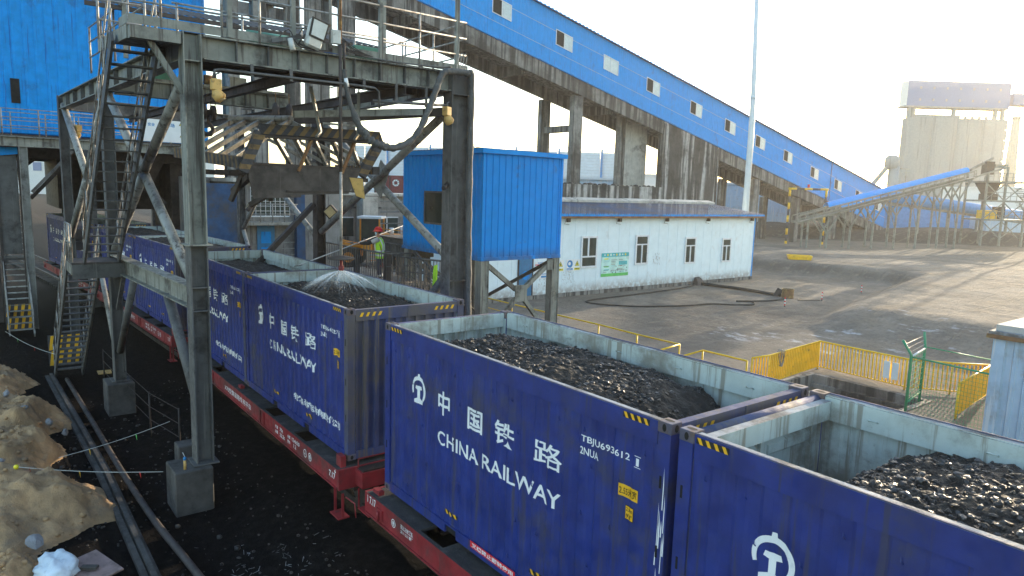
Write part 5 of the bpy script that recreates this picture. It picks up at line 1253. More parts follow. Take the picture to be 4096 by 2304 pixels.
part('ladder', ch, lambda mb: [mb.bar((-25.3, 7.2, .4+.32*i), (-25.3, 7.9, .4+.32*i), .03, .03, 'tube') for i in range(12)])
settle(ch, (-28.5, 8, -.3))
gh = thing('grey_building', 'long dirty grey rendered building behind the wheel loader', 'building')
part('wall', gh, lambda mb: mb.box((-45, 11.0, -.3), (-38.0, 30.0, 5.55), 'greyw'))
part('roof', gh, lambda mb: (mb.box((-45.3, 10.7, 5.55), (-37.6, 30.3, 5.72), 'concl'), mb.box((-37.99, 11.05, 4.6), (-37.93, 29.95, 4.72), 'conc')))
part('door', gh, lambda mb: mb.box((-37.999, 11.9, .3), (-37.95, 12.9, 3.9), 'frame'))
for y in (15.2, 18.9, 22.5):
    W = part('window', gh, lambda mb: (mb.box((-37.999, y, 2.2), (-37.94, y+1.9, 2.28), 'frame'), mb.box((-37.999, y, 3.9), (-37.94, y+1.9, 3.98), 'frame'), mb.box((-37.999, y+.9, 2.281), (-37.95, y+.98, 3.899), 'frame')))
    part('pane', W, lambda mb: mb.box((-37.999, y+.02, 2.281), (-37.97, y+1.88, 3.899), 'glass'))
for y in (10.2, 17.2): part('buttress', gh, lambda mb: mb.box((-37.7, y, -.3), (-36.6, y+1.2, 5.5), 'concl'))
part('low_wall', gh, lambda mb: mb.box((-37.2, 12.2, -.3), (-36.9, 16.8, 2.6), 'conc'))
settle(gh, (-41, 20, -.3))

# ------------------------------------------------------------------ white panel building
wb = thing('panel_building', 'long white panel building with a sooty blue roof beside the yard', 'building')
BX, by0, by1 = -22.3, 16.4, 44.5
part('wall', wb, lambda mb: rib_wall(mb, (BX, by0, 0), (BX, by1, 0), -.05, 4.78, 1.0, .012, 'wwall', (1, 0, 0), None, .06))
part('wall', wb, lambda mb: (mb.face([(BX, by1, -.05), (BX-4.6, by1, -.05), (BX-4.6, by1, 5.6), (BX, by1, 4.78)], 'wwall'), mb.face([(BX-4.6, by0, -.05), (BX, by0, -.05), (BX, by0, 4.78), (BX-4.6, by0, 5.6)], 'wwall')))
part('plinth', wb, lambda mb: mb.box((BX-4.5, by0+.02, -.5), (BX+.10, by1-.02, -.049), 'conc'))
part('corner_trim', wb, lambda mb: (mb.box((BX-.06, by1-.08, -.05), (BX+.03, by1+.03, 4.7), 'cladw'), mb.box((BX+.013, 17.75, -.05), (BX+.035, 17.95, 4.7), 'clad')))
def wroof(mb):
    n = 150
    for i in range(n):
        a = by0-.2+(by1+.5-by0+.2)*i/n; b = by0-.2+(by1+.7-by0)*(i+1)/n; c = a+(b-a)*.4
        for p, q, dz in ((a, c, .09), (c, b, .03)):
            mb.face([(BX+.5, p, 4.88+dz), (BX+.5, q, 4.88+dz), (BX-4.7, q, 5.55+dz), (BX-4.7, p, 5.55+dz)], 'roofb')
            mb.face([(BX+.5, p, 4.80), (BX+.5, q, 4.80), (BX+.5, q, 4.88+dz), (BX+.5, p, 4.88+dz)], 'cladw')
    mb.box((BX+.38, by0-.2, 4.66), (BX+.47, by1+.45, 4.799), 'rust')
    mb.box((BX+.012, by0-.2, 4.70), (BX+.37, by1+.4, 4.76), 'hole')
    for i in range(5):
        y = by0+2+i*5.3; mb.hexa([(BX-4.9, y, 5.60), (BX-4.2, y, 5.58), (BX-4.2, y+5.2, 5.58), (BX-4.9, y+5.2, 5.60), (BX-4.9, y, 5.92), (BX-4.2, y, 5.76), (BX-4.2, y+5.2, 5.74), (BX-4.9, y+5.2, 5.90)], 'concl')
part('roof', wb, wroof)
for y in (24.2, 28.8, 33.6, 38.3, 43.9): part('eave_lamp', wb, lambda mb: (mb.box((BX+.02, y-.08, 4.42), (BX+.22, y+.10, 4.66), 'iron'), mb.tube([(BX+.1, y-.15, 4.6), (BX+.1, y-.3, 4.3), (BX+.1, y+.1, 4.25)], .015, 'iron', 5)))
def wwin(y, z, w_, h_, kind):
    x = BX+.015
    def fn(mb):
        for a, b, c, d in ((y, y+w_, z, z+.12), (y, y+w_, z+h_-.12, z+h_), (y, y+.12, z+.12, z+h_-.12), (y+w_-.12, y+w_, z+.12, z+h_-.12)): mb.box((x, a, c), (x+.06, b, d), 'frame')
        if kind == 0: mb.box((x, y+.121, z+h_*.33), (x+.07, y+w_-.121, z+h_*.33+.10), 'frame'); mb.box((x, y+w_*.4, z+h_*.33+.101), (x+.065, y+w_*.4+.12, z+h_-.121), 'frame')
        else: mb.box((x, y+.121, z+h_*.66), (x+.07, y+w_-.121, z+h_*.66+.08), 'frame'); mb.box((x, y+w_*.5-.05, z+.121), (x+.065, y+w_*.5+.05, z+h_*.66-.001), 'frame')
    W = part('window', wb, fn)
    part('pane', W, lambda mb: mb.box((x-.004, y+.1201, z+.1201), (x+.02, y+w_-.1201, z+h_-.1201), 'glass'))
    return W
for q in ((25.45, 1.45, 1.45, 2.05, 0), (30.55, 1.45, 1.30, 2.05, 1), (35.85, 1.3, 1.25, 1.95, 1), (40.3, 1.25, 1.15, 1.85, 1)): wwin(*q)
def dr(mb): mb.box((BX+.014, 20.35, -.05), (BX+.05, 20.45, 2.55), 'iron'); mb.box((BX+.014, 21.45, -.05), (BX+.05, 21.55, 2.55), 'iron'); mb.box((BX+.014, 20.451, 2.2), (BX+.045, 21.449, 2.55), 'iron')
D_ = part('door', wb, lambda mb: (dr(mb), mb.box((BX+.014, 20.4501, -.05), (BX+.04, 21.4499, 2.199), 'teal')))
part('door_panel', D_, lambda mb: [mb.tube([(BX+.04, 20.95, 1.2), (BX+.05, 20.95, 1.2)], [.28-.0*i, .26], 'cladw', 16) for i in range(1)])
def pipe_dirt(mb):
    rng = random.Random(8)
    for y0, y1, z0, z1 in ((22.0, 23.2, .35, 1.1), (23.9, 25.0, .5, 1.25), (32.4, 33.2, 1.35, 2.15), (28.3, 29.2, .85, 1.2)):
        for i in range(60):
            y = rng.uniform(y0, y1); z = rng.uniform(z0, z1); h = rng.uniform(.03, .16)
            mb.face([(BX+.0135, y, z), (BX+.0135, y+rng.uniform(.008, .03), z), (BX+.0135, y+.012, z+h)], 'rust' if i % 3 else 'concd')
part('peeling_patch', wb, pipe_dirt)
settle(wb, (BX-2.3, 29, -.5))
def sign(name, label, fn, loc, group=None):
    t = thing(name, label, 'sign', group=group); fn(t); settle(t, loc); return t
x = BX+.016
def poster(t):
    part('panel', t, lambda mb: (mb.box((x, 27.35, .78), (x+.012, 29.95, 2.35), 'ppale'), mb.box((x+.012, 27.35, 2.08), (x+.014, 29.95, 2.35), 'pteal'), mb.box((x+.012, 27.35, .78), (x+.0135, 29.95, .98), 'pgreen'), mb.box((x+.012, 29.0, 1.52), (x+.0145, 29.8, 1.78), 'pteal')))
    def tx(mb):
        rng = random.Random(4)
        for i in range(8): mb.tube([(x+.0125, 27.65+.28*i, 2.22), (x+.0155, 27.65+.28*i, 2.22)], .055+.02*(i % 3), ('swhite', 'syel', 'ppale')[i % 3], 10)
        mb.box((x+.012, 27.6, 1.92), (x+.015, 28.0, 2.0), 'syel'); mb.box((x+.012, 27.6, 1.4), (x+.015, 28.05, 1.46), 'pgreen'); mb.box((x+.012, 27.6, 1.2), (x+.015, 28.1, 1.26), 'pteal')
        for j in range(9):
            for i in range(3):
                if rng.random() < .8: mb.box((x+.012, 27.55+.72*i, 1.06+j*.1), (x+.0142, 27.55+.72*i+rng.uniform(.3, .6), 1.085+j*.1), ('pteal', 'sdark', 'rust')[rng.randrange(3)])
        for i in range(26):
            y = rng.uniform(28.2, 29.8); z = rng.uniform(.95, 1.5); mb.box((x+.012, y, z), (x+.0146, y+rng.uniform(.02, .08), z+rng.uniform(.03, .1)), 'sdark')
    part('print', t, tx)
sign('wall_poster', 'faded green and teal information poster between the first two windows of the white building', poster, (x, 28.6, .78))
def sg(y0, kinds):
    def fn(t):
        part('panel', t, lambda mb: mb.box((x, y0, 1.30), (x+.01, y0+.62*len(kinds), 2.05), 'swhite'))
        def sy(mb):
            for i, k in enumerate(kinds):
                yc = y0+.31+.62*i
                if k == 'y':
                    tri(mb, x+.011, yc, 1.74, .20); mb.face([(x+.015, yc-.05, 1.68), (x+.015, yc+.05, 1.68), (x+.015, yc+.03, 1.82), (x+.015, yc-.03, 1.82)], 'blk'); mb.box((x+.0101, yc-.24, 1.36), (x+.012, yc+.24, 1.50), 'syel')
                else:
                    mb.tube([(x+.0101, yc, 1.76), (x+.013, yc, 1.76)], .24, 'sblue', 20); mb.tube([(x+.0131, yc-.04, 1.78), (x+.015, yc-.04, 1.78)], .11, 'swhite', 12); mb.box((x+.0101, yc-.25, 1.36), (x+.012, yc+.25, 1.50), 'sblue')
        part('symbol', t, sy)
        def le(mb):
            for i, k in enumerate(kinds):
                yc = y0+.31+.62*i; merge_bm(mb, text_bm('当心机械伤人' if k != 'y' else '注意防尘', 0, 0, .4, .09, .02), 'blk' if k == 'y' else 'swhite', lambda u, v: (x+.0135, yc-.2+u, 1.385+v))
        part('lettering', t, le)
    return fn
sign('safety_sign', 'white sign with a single yellow triangle, just right of the cabin leg', sg(23.45, 'y'), (x, 23.8, 1.3), 'safety signs on the white building')
sign('safety_sign', 'white sign pairing a blue mask disc with a yellow triangle, left of the first window', sg(24.25, 'by'), (x, 24.9, 1.3), 'safety signs on the white building')
def notice(t):
    part('panel', t, lambda mb: (mb.box((x, 21.7, .95), (x+.01, 23.2, 2.0), 'swhite'), mb.box((x+.0101, 21.7, 1.78), (x+.012, 23.2, 1.84), 'sred'), mb.box((x+.0101, 21.7, 1.2), (x+.012, 23.2, 1.25), 'sblue')))
    part('symbol', t, lambda mb: (tri(mb, x+.011, 22.95, 1.38, .13), mb.box((x+.0101, 22.2, 1.0), (x+.012, 22.6, 1.12), 'sblue')))
    def le(mb): merge_bm(mb, text_bm('危险废物', 0, 0, .5, .13, .02), 'sblue', lambda u, v: (x+.0125, 21.9+u, 1.88-.03+v) ); merge_bm(mb, text_bm('检测', 0, 0, .25, .13, .02), 'sblue', lambda u, v: (x+.0125, 22.6+u, 1.55+v))
    part('lettering', t, le)
sign('notice_board', 'white notice with red and blue bars between the blue door and the cabin leg', notice, (x, 22.4, .95))

# ------------------------------------------------------------------ pole
settle(solo('lamp_pole', 'tall white tapering pole rising past the gallery', 'pole', lambda mb: (mb.tube([(-25.5, 47.8, -.3), (-25.5, 47.8, 11), (-25.5, 47.7, 14.9), (-25.5, 46.9, 26)], [.30, .25, .215, .15], 'pole', 20), mb.tube([(-25.5, 47.72, 14.5), (-25.5, 47.71, 14.8)], .235, 'pole', 20))), (-25.5, 47.8, -.3))

# ------------------------------------------------------------------ far works: silo, chimney, conveyors
RV = Vector((.61, .7924, 0)); FV = Vector((-.7924, .61, 0))
def obox(mb, p, l, dpt, z0, z1, mat, mats=None):
    'box standing on p, l along the photo-right axis, dpt going away'
    p = Vector((p[0], p[1], 0)); q = [p, p+RV*l, p+RV*l+FV*dpt, p+FV*dpt]
    mb.hexa([v+Vector((0, 0, z0)) for v in q]+[v+Vector((0, 0, z1)) for v in q], mat, mats)
si = thing('concrete_silo', 'pale concrete silo block with a blue grey head house, far right', 'silo')
def silo(mb):
    p = Vector((-83.2, 209, 0)); n = 48; L = 28.9
    def off(i):
        s_ = (i/n*4) % 1.; return -1.1*math.sin(math.pi*s_)**.7
    for i in range(n):
        a = p+RV*(L*i/n)+FV*off(i); b = p+RV*(L*(i+1)/n)+FV*off(i+1)
        for k in range(10):
            z0 = 1+29.3*k/10; z1 = 1+29.3*(k+1)/10-.06
            mb.face([(a.x, a.y, z0), (b.x, b.y, z0), (b.x, b.y, z1), (a.x, a.y, z1)], 'conclt')
    obox(mb, (-82.6+FV.x*.3, 209.5+FV.y*.3), 27.6, 4, 1, 30.2, 'conclt')
part('wall', si, silo)
part('head_house', si, lambda mb: (obox(mb, (-84.0, 209.2), 29.5, 4, 33.6, 40.6, 'hazeblue', ['hazeblue', 'conc', 'hazeblue', 'hazeblue', 'hazeblue', 'farwhite']), obox(mb, (-84.3, 208.9), 30.1, 4.6, 33.2, 33.6, 'conclt'), obox(mb, (-65.7, 234.5), 8, 5, 34.8, 38.0, 'hazeblue')))
for q in (0.5, 1.8, 13.5, 25.5, 27.6):
    part('column', si, lambda mb: obox(mb, Vector((-83.2, 209, 0))+RV*q+FV*1.2, .9, .9, 30.2, 33.2, 'conclt'))
part('parapet', si, lambda mb: (obox(mb, Vector((-83.2, 209, 0))+RV*2.2+FV*.3, 13, .4, 30.2, 31.2, 'conclt'), [obox(mb, Vector((-83.2, 209, 0))+RV*(16.5+i*2.0)+FV*.3, .7, .5, 30.2, 31.1, 'conclt') for i in range(5)]))
for j in range(2):
    for i in range(7):
        part('window', si, lambda mb: obox(mb, Vector((-84.0, 209.2, 0))+RV*(3.4+3.8*i)-FV*.06, .55, .05, 35+3.3*j, 35.7+3.3*j, 'conclt'))
part('ladder', si, lambda mb: (obox(mb, Vector((-83.2, 209, 0))+RV*.3-FV*1.5, .15, .15, 1, 15, 'trestle'), [obox(mb, Vector((-83.2, 209, 0))+RV*(-.4)-FV*1.5, 2.2, .12, 8+1.3*i, 8.1+1.3*i, 'trestle') for i in range(6)]))
settle(si, (-75, 225, 1))
settle(solo('brick_chimney', 'tall pale yellowish chimney at the right edge behind the silo', 'chimney', lambda mb: (mb.tube([(-71.6, 257.5, 1), (-71.6, 257.5, 33)], [2.3, 1.05], 'chim', 24), mb.tube([(-71.6, 257.5, 33), (-71.6, 257.5, 33.8)], [1.2, 1.2], 'chim', 24))), (-71.6, 257.5, 1))
bf = thing('bucket_elevator', 'small round concrete tower with a slanting chute, left of the big silo', 'tower')
part('shaft', bf, lambda mb: mb.tube([(-69.3, 172.9, 1), (-69.4, 172.9, 14.6)], 1.25, 'conclt', 20)); part('head', bf, lambda mb: mb.tube([(-69.9, 172.6, 14.2), (-69.9, 172.6, 16.6), (-69.9, 172.6, 17.3)], [1.6, 1.6, .9], 'conclt', 10))
part('chute', bf, lambda mb: mb.bar((-70.2, 171.9, 15.0), (-72.6, 168.6, 9.5), .8, .8, 'conclt')); part('walkway', bf, lambda mb: obox(mb, (-70.6, 171), 6.0, .8, 14.0, 14.2, 'trestle'))
settle(bf, (-69.4, 172.9, 1))
cv_ = thing('belt_conveyor', 'raised belt conveyor under a round blue hood on forked steel legs', 'conveyor')
A_, B_ = Vector((-33.6, 76.2, 5.35)), Vector((-25.2, 94.7, 10.35))
DV = (B_-A_).normalized()
def hood(mb):
    n = 10; A0 = A_; B0 = B_-DV*.6
    for i in range(n):
        t0, t1 = math.pi*i/n, math.pi*(i+1)/n
        q = [FV*(-math.cos(t))*.75+Vector((0, 0, math.sin(t)*.58)) for t in (t0, t1)]
        mb.face([A0+q[0], B0+q[0], B0+q[1], A0+q[1]], 'clad', True)
    mb.face([B0+FV*(-math.cos(math.pi*i/n))*.75+Vector((0, 0, math.sin(math.pi*i/n)*.58)) for i in range(n+1)], 'cladw')
part('hood', cv_, hood)
A2 = A_-DV*4.2
def frame(mb):
    for s_ in (-.95, .95):
        o = FV*s_; mb.bar(A2+o-Vector((0, 0, .9)), B_+o-Vector((0, 0, .9)), .12, .30, 'trestle'); mb.bar(A2+o-Vector((0, 0, .12)), B_+o-Vector((0, 0, .12)), .10, .12, 'trestle')
        n = 22
        for i in range(n+1):
            p = A2+(B_-A2)*i/n+o; mb.bar(p-Vector((0, 0, .9)), p-Vector((0, 0, .1)), .07, .07, 'trestle')
    for h in (.3, .75): mb.tube([A2-FV*1.35+Vector((0, 0, h-.7)), B_-FV*1.35+Vector((0, 0, h-.7))], .035, 'trestle', 5)
    mb.bar(A2-FV*1.2-Vector((0, 0, .78)), B_-FV*1.2-Vector((0, 0, .78)), .5, .05, 'trestle')
    for i in range(15):
        p = A2-FV*1.35+(B_-A2)*i/14; mb.tube([p-Vector((0, 0, .75)), p+Vector((0, 0, .05))], .03, 'trestle', 5)
    mb.bar(B_-FV*1-Vector((0, 0, .8)), B_+DV*5-FV*1-Vector((0, 0, .6)), .2, .2, 'trestle'); mb.bar(B_+Vector((0, 0, .1)), B_+DV*3.5+Vector((0, 0, .9)), .25, .25, 'trestle')
part('truss', cv_, frame)
part('drive_unit', cv_, lambda mb: (obox(mb, B_+DV*2.2-FV*.5, 1.0, 1.0, 10.0, 11.6, 'iron'), obox(mb, B_+DV*3.6-FV*.5, 1.6, .8, 10.9, 11.3, 'trestle')))
for k, (u, spread) in enumerate(((.06, 0), (.17, 1.2), (.30, 1.5), (.43, 1.6), (.56, 1.7), (.69, 1.8), (.82, 1.9), (.93, 2))):
    p = A2+(B_-A2)*u; zt_ = p.z-1.0
    def legs(mb):
        for s_ in (-.8, .8):
            o = p+FV*s_; g_ = .3
            zf = max(g_+.8, zt_-2.2)
            if k == 0: mb.bar((o.x, o.y, g_), (o.x, o.y, zt_), .18, .18, 'trestle'); continue
            mb.bar((o.x, o.y, g_), (o.x, o.y, zf), .20, .20, 'trestle')
            for q in (-1, 1): mb.bar((o.x, o.y, zf), (o.x+RV.x*1.3*q, o.y+RV.y*1.3*q, zt_+DV.z*1.3*q), .15, .15, 'trestle')
            mb.bar((o.x, o.y, zf), (o.x, o.y, zt_), .12, .12, 'trestle')
        mb.bar((p.x-FV.x*.8, p.y-FV.y*.8, 2.9), (p.x+FV.x*.8, p.y+FV.y*.8, zt_-1.2), .08, .08, 'trestle')
    part('trestle_leg', cv_, legs)
settle(cv_, (-31, 90, 2.5))
tt = thing('transfer_station', 'open steel transfer tower with floors and stairs at the head of the blue hooded conveyor', 'steel tower')
p0 = Vector((-24.5, 97.0, 0))
for q, dd in ((0, -1), (0, 3), (2.4, -1), (2.4, 3), (5.2, -1), (5.2, 3), (7.6, -1)):
    part('column', tt, lambda mb: obox(mb, p0+RV*q+FV*dd, .22, .22, 1, 10.2 if q < 5 else 11.2, 'trestle'))
for z in (4.2, 6.6, 9.0):
    part('floor', tt, lambda mb: (obox(mb, p0-FV*1, 6.5, 4.2, z, z+.22, 'trestle'), [obox(mb, p0+RV*(i*.8)-FV*1, .05, .05, z+.22, z+1.2, 'trestle') for i in range(9)], obox(mb, p0-FV*1, 6.5, .05, z+1.15, z+1.22, 'trestle'), obox(mb, p0-FV*1, 6.5, .05, z+.7, z+.75, 'trestle')))
def tbr(mb):
    for z in (2, 4.4, 6.8):
        for q in (0, 2.5): a = p0+RV*q-FV*1; b = p0+RV*(q+2.4)-FV*1; mb.bar((a.x, a.y, z), (b.x, b.y, z+2.1), .10, .10, 'trestle'); mb.bar((b.x, b.y, z), (a.x, a.y, z+2.1), .10, .10, 'trestle')
part('brace', tt, tbr)
part('hopper', tt, lambda mb: mb.hexa([p0+RV*1.2+FV*.5+Vector((0, 0, 7)), p0+RV*1.8+FV*.5+Vector((0, 0, 7)), p0+RV*1.8+FV*1.1+Vector((0, 0, 7)), p0+RV*1.2+FV*1.1+Vector((0, 0, 7)), p0+RV*.4+Vector((0, 0, 9)), p0+RV*2.6+Vector((0, 0, 9)), p0+RV*2.6+FV*2+Vector((0, 0, 9)), p0+RV*.4+FV*2+Vector((0, 0, 9))], 'sbrown'))
part('machine', tt, lambda mb: (obox(mb, p0+RV*1+FV*.2, 1.6, 1.6, 4.42, 5.5, 'yelp'), obox(mb, p0+RV*2.7+FV*.2, .9, 1.2, 4.42, 6, 'iron'), obox(mb, p0+RV*1+FV*.2, 1.4, 1.6, 6.82, 7.6, 'iron')))
def tst(mb):
    for i in range(14): q = p0+RV*(4.0+i*.19)-FV*1.6; obox(mb, q, .25, .8, 6.5-i*.25, 6.56-i*.25, 'trestle')
    a = p0+RV*4-FV*1.6; b = p0+RV*6.7-FV*1.6; mb.bar((a.x, a.y, 6.5), (b.x, b.y, 2.9), .06, .2, 'trestle'); mb.bar((a.x, a.y, 7.4), (b.x, b.y, 3.8), .05, .05, 'trestle')
    for i in range(10): q = p0+RV*(3.4+i*.17)-FV*1.6; obox(mb, q, .25, .8, 8.9-i*.24, 8.96-i*.24, 'trestle')
part('stairs', tt, tst)
settle(tt, p0+RV*3)
tb = thing('tube_conveyor', 'low blue tubular conveyor running behind the forked legs', 'conveyor')
part('tube', tb, lambda mb: mb.tube([(-36.5, 97.0, 7.0), (-24, 114.5, 4.6)], .85, 'farblue', 14)); part('truss', tb, lambda mb: (mb.bar((-36.5, 97, 6.1), (-24, 114.5, 3.7), .8, .3, 'trestle'),))
for u in (.05, .25, .45, .65, .85): part('trestle_leg', tb, lambda mb: (mb.bar((-36.5+12.5*u, 97+17.5*u, 1), (-36.5+12.5*u, 97+17.5*u, 6-2.4*u), .3, .3, 'trestle')))
settle(tb, (-30, 106, 1))
fb = thing('storage_shed', 'long low blue storage shed behind the conveyors at the right', 'shed')
part('wall', fb, lambda mb: obox(mb, (-43, 110.5), 40, 14, 1, 5.4, 'farblue')); part('roof', fb, lambda mb: mb.hexa([Vector((-43.2, 110.2, 7.0)), Vector((-43.2, 110.2, 0))+RV*16+Vector((0, 0, 5.0)), Vector((-43.2, 110.2, 0))+RV*16+FV*15+Vector((0, 0, 5.0)), Vector((-43.2, 110.2, 7.0))+FV*15, Vector((-43.2, 110.2, 7.4)), Vector((-43.2, 110.2, 0))+RV*16+Vector((0, 0, 5.4)), Vector((-43.2, 110.2, 0))+RV*16+FV*15+Vector((0, 0, 5.4)), Vector((-43.2, 110.2, 7.4))+FV*15], 'farblue'))
part('annex', fb, lambda mb: (obox(mb, Vector((-43.2, 110.2, 0))+RV*15-FV*4, 30, 8, 1, 3.9, 'cladlt'), obox(mb, Vector((-43.2, 110.2, 0))+RV*15-FV*4.2, 30, 8.4, 3.9, 4.2, 'farwhite')))
settle(fb, (-36, 122, 1))
def farbox(name, label, p, l, d_, z0, z1, mat, cat, extra=None):
    t = thing(name, label, cat); part('wall', t, lambda mb: obox(mb, p, l, d_, z0, z1, mat)); part('roof', t, lambda mb: obox(mb, Vector((p[0], p[1], 0))-RV*.3-FV*.3, l+.6, d_+.6, z1, z1+.35, 'farwhite'))
    if extra: extra(t)
    settle(t, (p[0], p[1], z0)); return t
farbox('far_hall', 'pale far hall beyond the transfer tower at the right edge', (-42, 160), 60, 20, 1, 9.5, 'farwhite', 'building', lambda t: part('window', t, lambda mb: [obox(mb, Vector((-42, 160, 0))+RV*(30+6*i)-FV*.1, 2.5, .08, 5, 6.5, 'hazeblue') for i in range(3)]))
farbox('far_hall', 'white boxy hall seen under the gallery between its columns', (-96.4, 88.9), 8.6, 14, 0, 12.6, 'farwhite', 'building')
farbox('far_hall', 'low white hall with a sloping top right of the white boxy hall', (-91, 95.6), 12, 10, 0, 9.9, 'farwhite', 'building')
def slats(t, p, l, z0, z1, n):
    part('slats', t, lambda mb: [obox(mb, Vector((p[0], p[1], 0))-FV*.15, l, .1, z0+(z1-z0)*i/n, z0+(z1-z0)*(i+.55)/n, 'farblue') for i in range(n)])
t = farbox('slatted_shed', 'blue slatted shed seen behind the near gallery columns', (-71.9, 67.2), 11.2, 6, -.3, 8.2, 'cladlt', 'shed'); slats(t, (-71.9, 67.2), 11.2, 3, 8.1, 12)
t = farbox('slatted_shed', 'blue slatted shed beyond the pier wall, right of the white pole', (-56.9, 86.4), 14, 6, -.3, 8.1, 'cladlt', 'shed'); slats(t, (-56.9, 86.4), 14, .3, 8.0, 20)
# maroon containers, wind fence
for i, (dx, lab) in enumerate(((0, 'maroon container with a ring emblem and a painted character, far behind the cabin'), (-6.3, 'maroon container with dark doors, left of the emblem bearing one'))):
    t = thing('maroon_container', lab, 'container', group='maroon containers in the background')
    p = Vector((-76.0, 40.2, 0))+RV*(dx*.33 if i else 0)
    part('body', t, lambda mb: (obox(mb, p-FV*0, 6.0 if not i else 2.0, 2.5, 5.0, 7.75, 'redfar'), [obox(mb, p+RV*(.15+.3*k)-FV*.05, .14, .05, 5.1, 7.6, 'redfar') for k in range(19 if not i else 6)]))
    part('corner_post', t, lambda mb: obox(mb, p-RV*.12-FV*.08, .14, .2, 5.0, 7.75, 'iron'))
    if not i:
        def em(mb):
            c = p+RV*.75+Vector((0, 0, 6.75))-FV*.09
            for k in range(8):
                a, b = 2*math.pi*k/8+.2, 2*math.pi*(k+.8)/8+.2
                mb.face([c+RV*math.cos(q)*r_0+Vector((0, 0, math.sin(q)*r_0)) for q, r_0 in ((a, .25), (a, .48), (b, .48), (b, .25))], 'swhite')
            merge_bm(mb, text_bm('赛', 0, 0, .6, .6, .03), 'swhite', lambda u, v: tuple(p+RV*(2.5+u)+Vector((0, 0, 5.3+v))-FV*.09))
        part('emblem', t, em)
    part('support_wall', t, lambda mb: obox(mb, p+FV*.2, 6.0 if not i else 2.0, 2.2, -.3, 4.999, 'conc'))
    settle(t, (p.x, p.y, -.3))
wf = thing('wind_fence', 'tall pale wind fence of perforated sheets on blue posts, far behind the gantry', 'fence')
def wff(mb):
    p = Vector((-114, 50.5, 0))
    for i in range(14): obox(mb, p+RV*(4*i), 3.9, .1, .5, 13.6, 'fence'); 
    for i in range(24): obox(mb, p-FV*.12, 56, .1, 1+.55*i, 1.06+.55*i, 'farwhite')
part('sheet', wf, wff)
for i in range(8): part('post', wf, lambda mb: obox(mb, Vector((-114, 50.5, 0))+RV*(8*i)-FV*.4, .35, .35, 0, 14.2, 'farblue'))
part('truss', wf, lambda mb: (obox(mb, Vector((-114, 50.5, 0))-FV*.4, 56, .1, 14.3, 14.42, 'farblue'), [obox(mb, Vector((-114, 50.5, 0))+RV*(1.2*i)-FV*.4, .06, .06, 13.6, 14.4, 'farblue') for i in range(47)], obox(mb, Vector((-114, 50.5, 0))-FV*.4, 56, .5, 0, 2.5, 'farblue')))
settle(wf, (-100, 72, 0))
hl = thing('height_gate', 'yellow and black banded height limit gate at the yard entrance', 'gate')
ga, gc = Vector((-39.4, 77.8, 0)), Vector((-36.6, 81.6, 0))
def band(mb, a, b, r_, n):
    a, b = Vector(a), Vector(b)
    for i in range(n): mb.tube([a+(b-a)*i/n, a+(b-a)*(i+1)/n], r_, 'yelp' if i % 2 == 0 else 'hdark', 12)
part('post', hl, lambda mb: band(mb, (*ga[:2], 0), (*ga[:2], 7.35), .15, 9)); part('post', hl, lambda mb: band(mb, (*gc[:2], 0), (*gc[:2], 7.4), .15, 9))
part('crossbar', hl, lambda mb: band(mb, (ga.x-RV.x*.2, ga.y-RV.y*.2, 7.5), (gc.x+RV.x*.2, gc.y+RV.y*.2, 7.52), .14, 5)); part('lamp', hl, lambda mb: mb.tube([((ga.x+gc.x)/2, (ga.y+gc.y)/2, 7.7), ((ga.x+gc.x)/2, (ga.y+gc.y)/2, 8.1)], .16, 'redhat', 10))
settle(hl, ((ga.x+gc.x)/2, (ga.y+gc.y)/2, .3))

# ------------------------------------------------------------------ yard objects
def gz(x, y): return ground_z(x, y)
BOL = [(-12.88, 33.91, 'red and white bollard standing nearest on the yard slope'), (-13.05, 38.6, 'red and white bollard in the middle, right of the rusty barrel'), (-13.51, 44.86, 'red and white bollard farthest right on the hollow edge'), (-38.5, 106.0, 'tiny red and white bollard on top of the far earth bank')]
def bol(t):
    for k in range(5): part('band', t, lambda mb: mb.tube([(0, 0, .12+k*.15), (0, 0, .12+(k+1)*.15)], .055, ('redhat', 'swhite')[k % 2], 12))
    part('base', t, lambda mb: mb.tube([(0, 0, -.15), (0, 0, .02), (0, 0, .12)], [.09, .085, .055], 'sdark', 12))
for k, (x, y, lab) in enumerate(BOL):
    if k == 0: t = thing('bollard', lab, 'bollard', group='striped bollards in the yard'); bol(t); b0 = t
    else: t = copy_tree(b0); t['label'] = lab
    t.location = (x, y, gz(x, y)+.01); t.scale = (.66, .66, .66)
def tray(mb):
    a, b, h = .95, .55, .28
    mb.hexa([(-a, -b, 0), (a, -b, 0), (a, b, 0), (-a, b, 0), (-a-.08, -b-.08, h), (a+.08, -b-.08, h), (a+.08, b+.08, h), (-a-.08, b+.08, h)], 'yelp', ['yelp', 'hdark', 'yelp', 'yelp', 'yelp', 'yelp'])
    for y in (-b-.06, b): mb.box((-a-.1, y, h), (a+.1, y+.06, h+.12), 'yelp')
    for x in (-a-.1, a+.02): mb.box((x, -b+.001, h), (x+.08, b-.001, h+.12), 'yelp')
o = solo('steel_tray', 'bright yellow rectangular steel tray lying on the upper yard', 'tray', tray); o.location = (-24.4, 55.2, gz(-24.4, 55.2)+.02); o.rotation_euler = (0, 0, R(38))
br = thing('rusty_barrel', 'cut rusty yellow barrel with a leaning plate at the end of the hose', 'barrel', (-14.9, 37.6, gz(-14.9, 37.6)-.03)); br.scale = (.8, .8, .8)
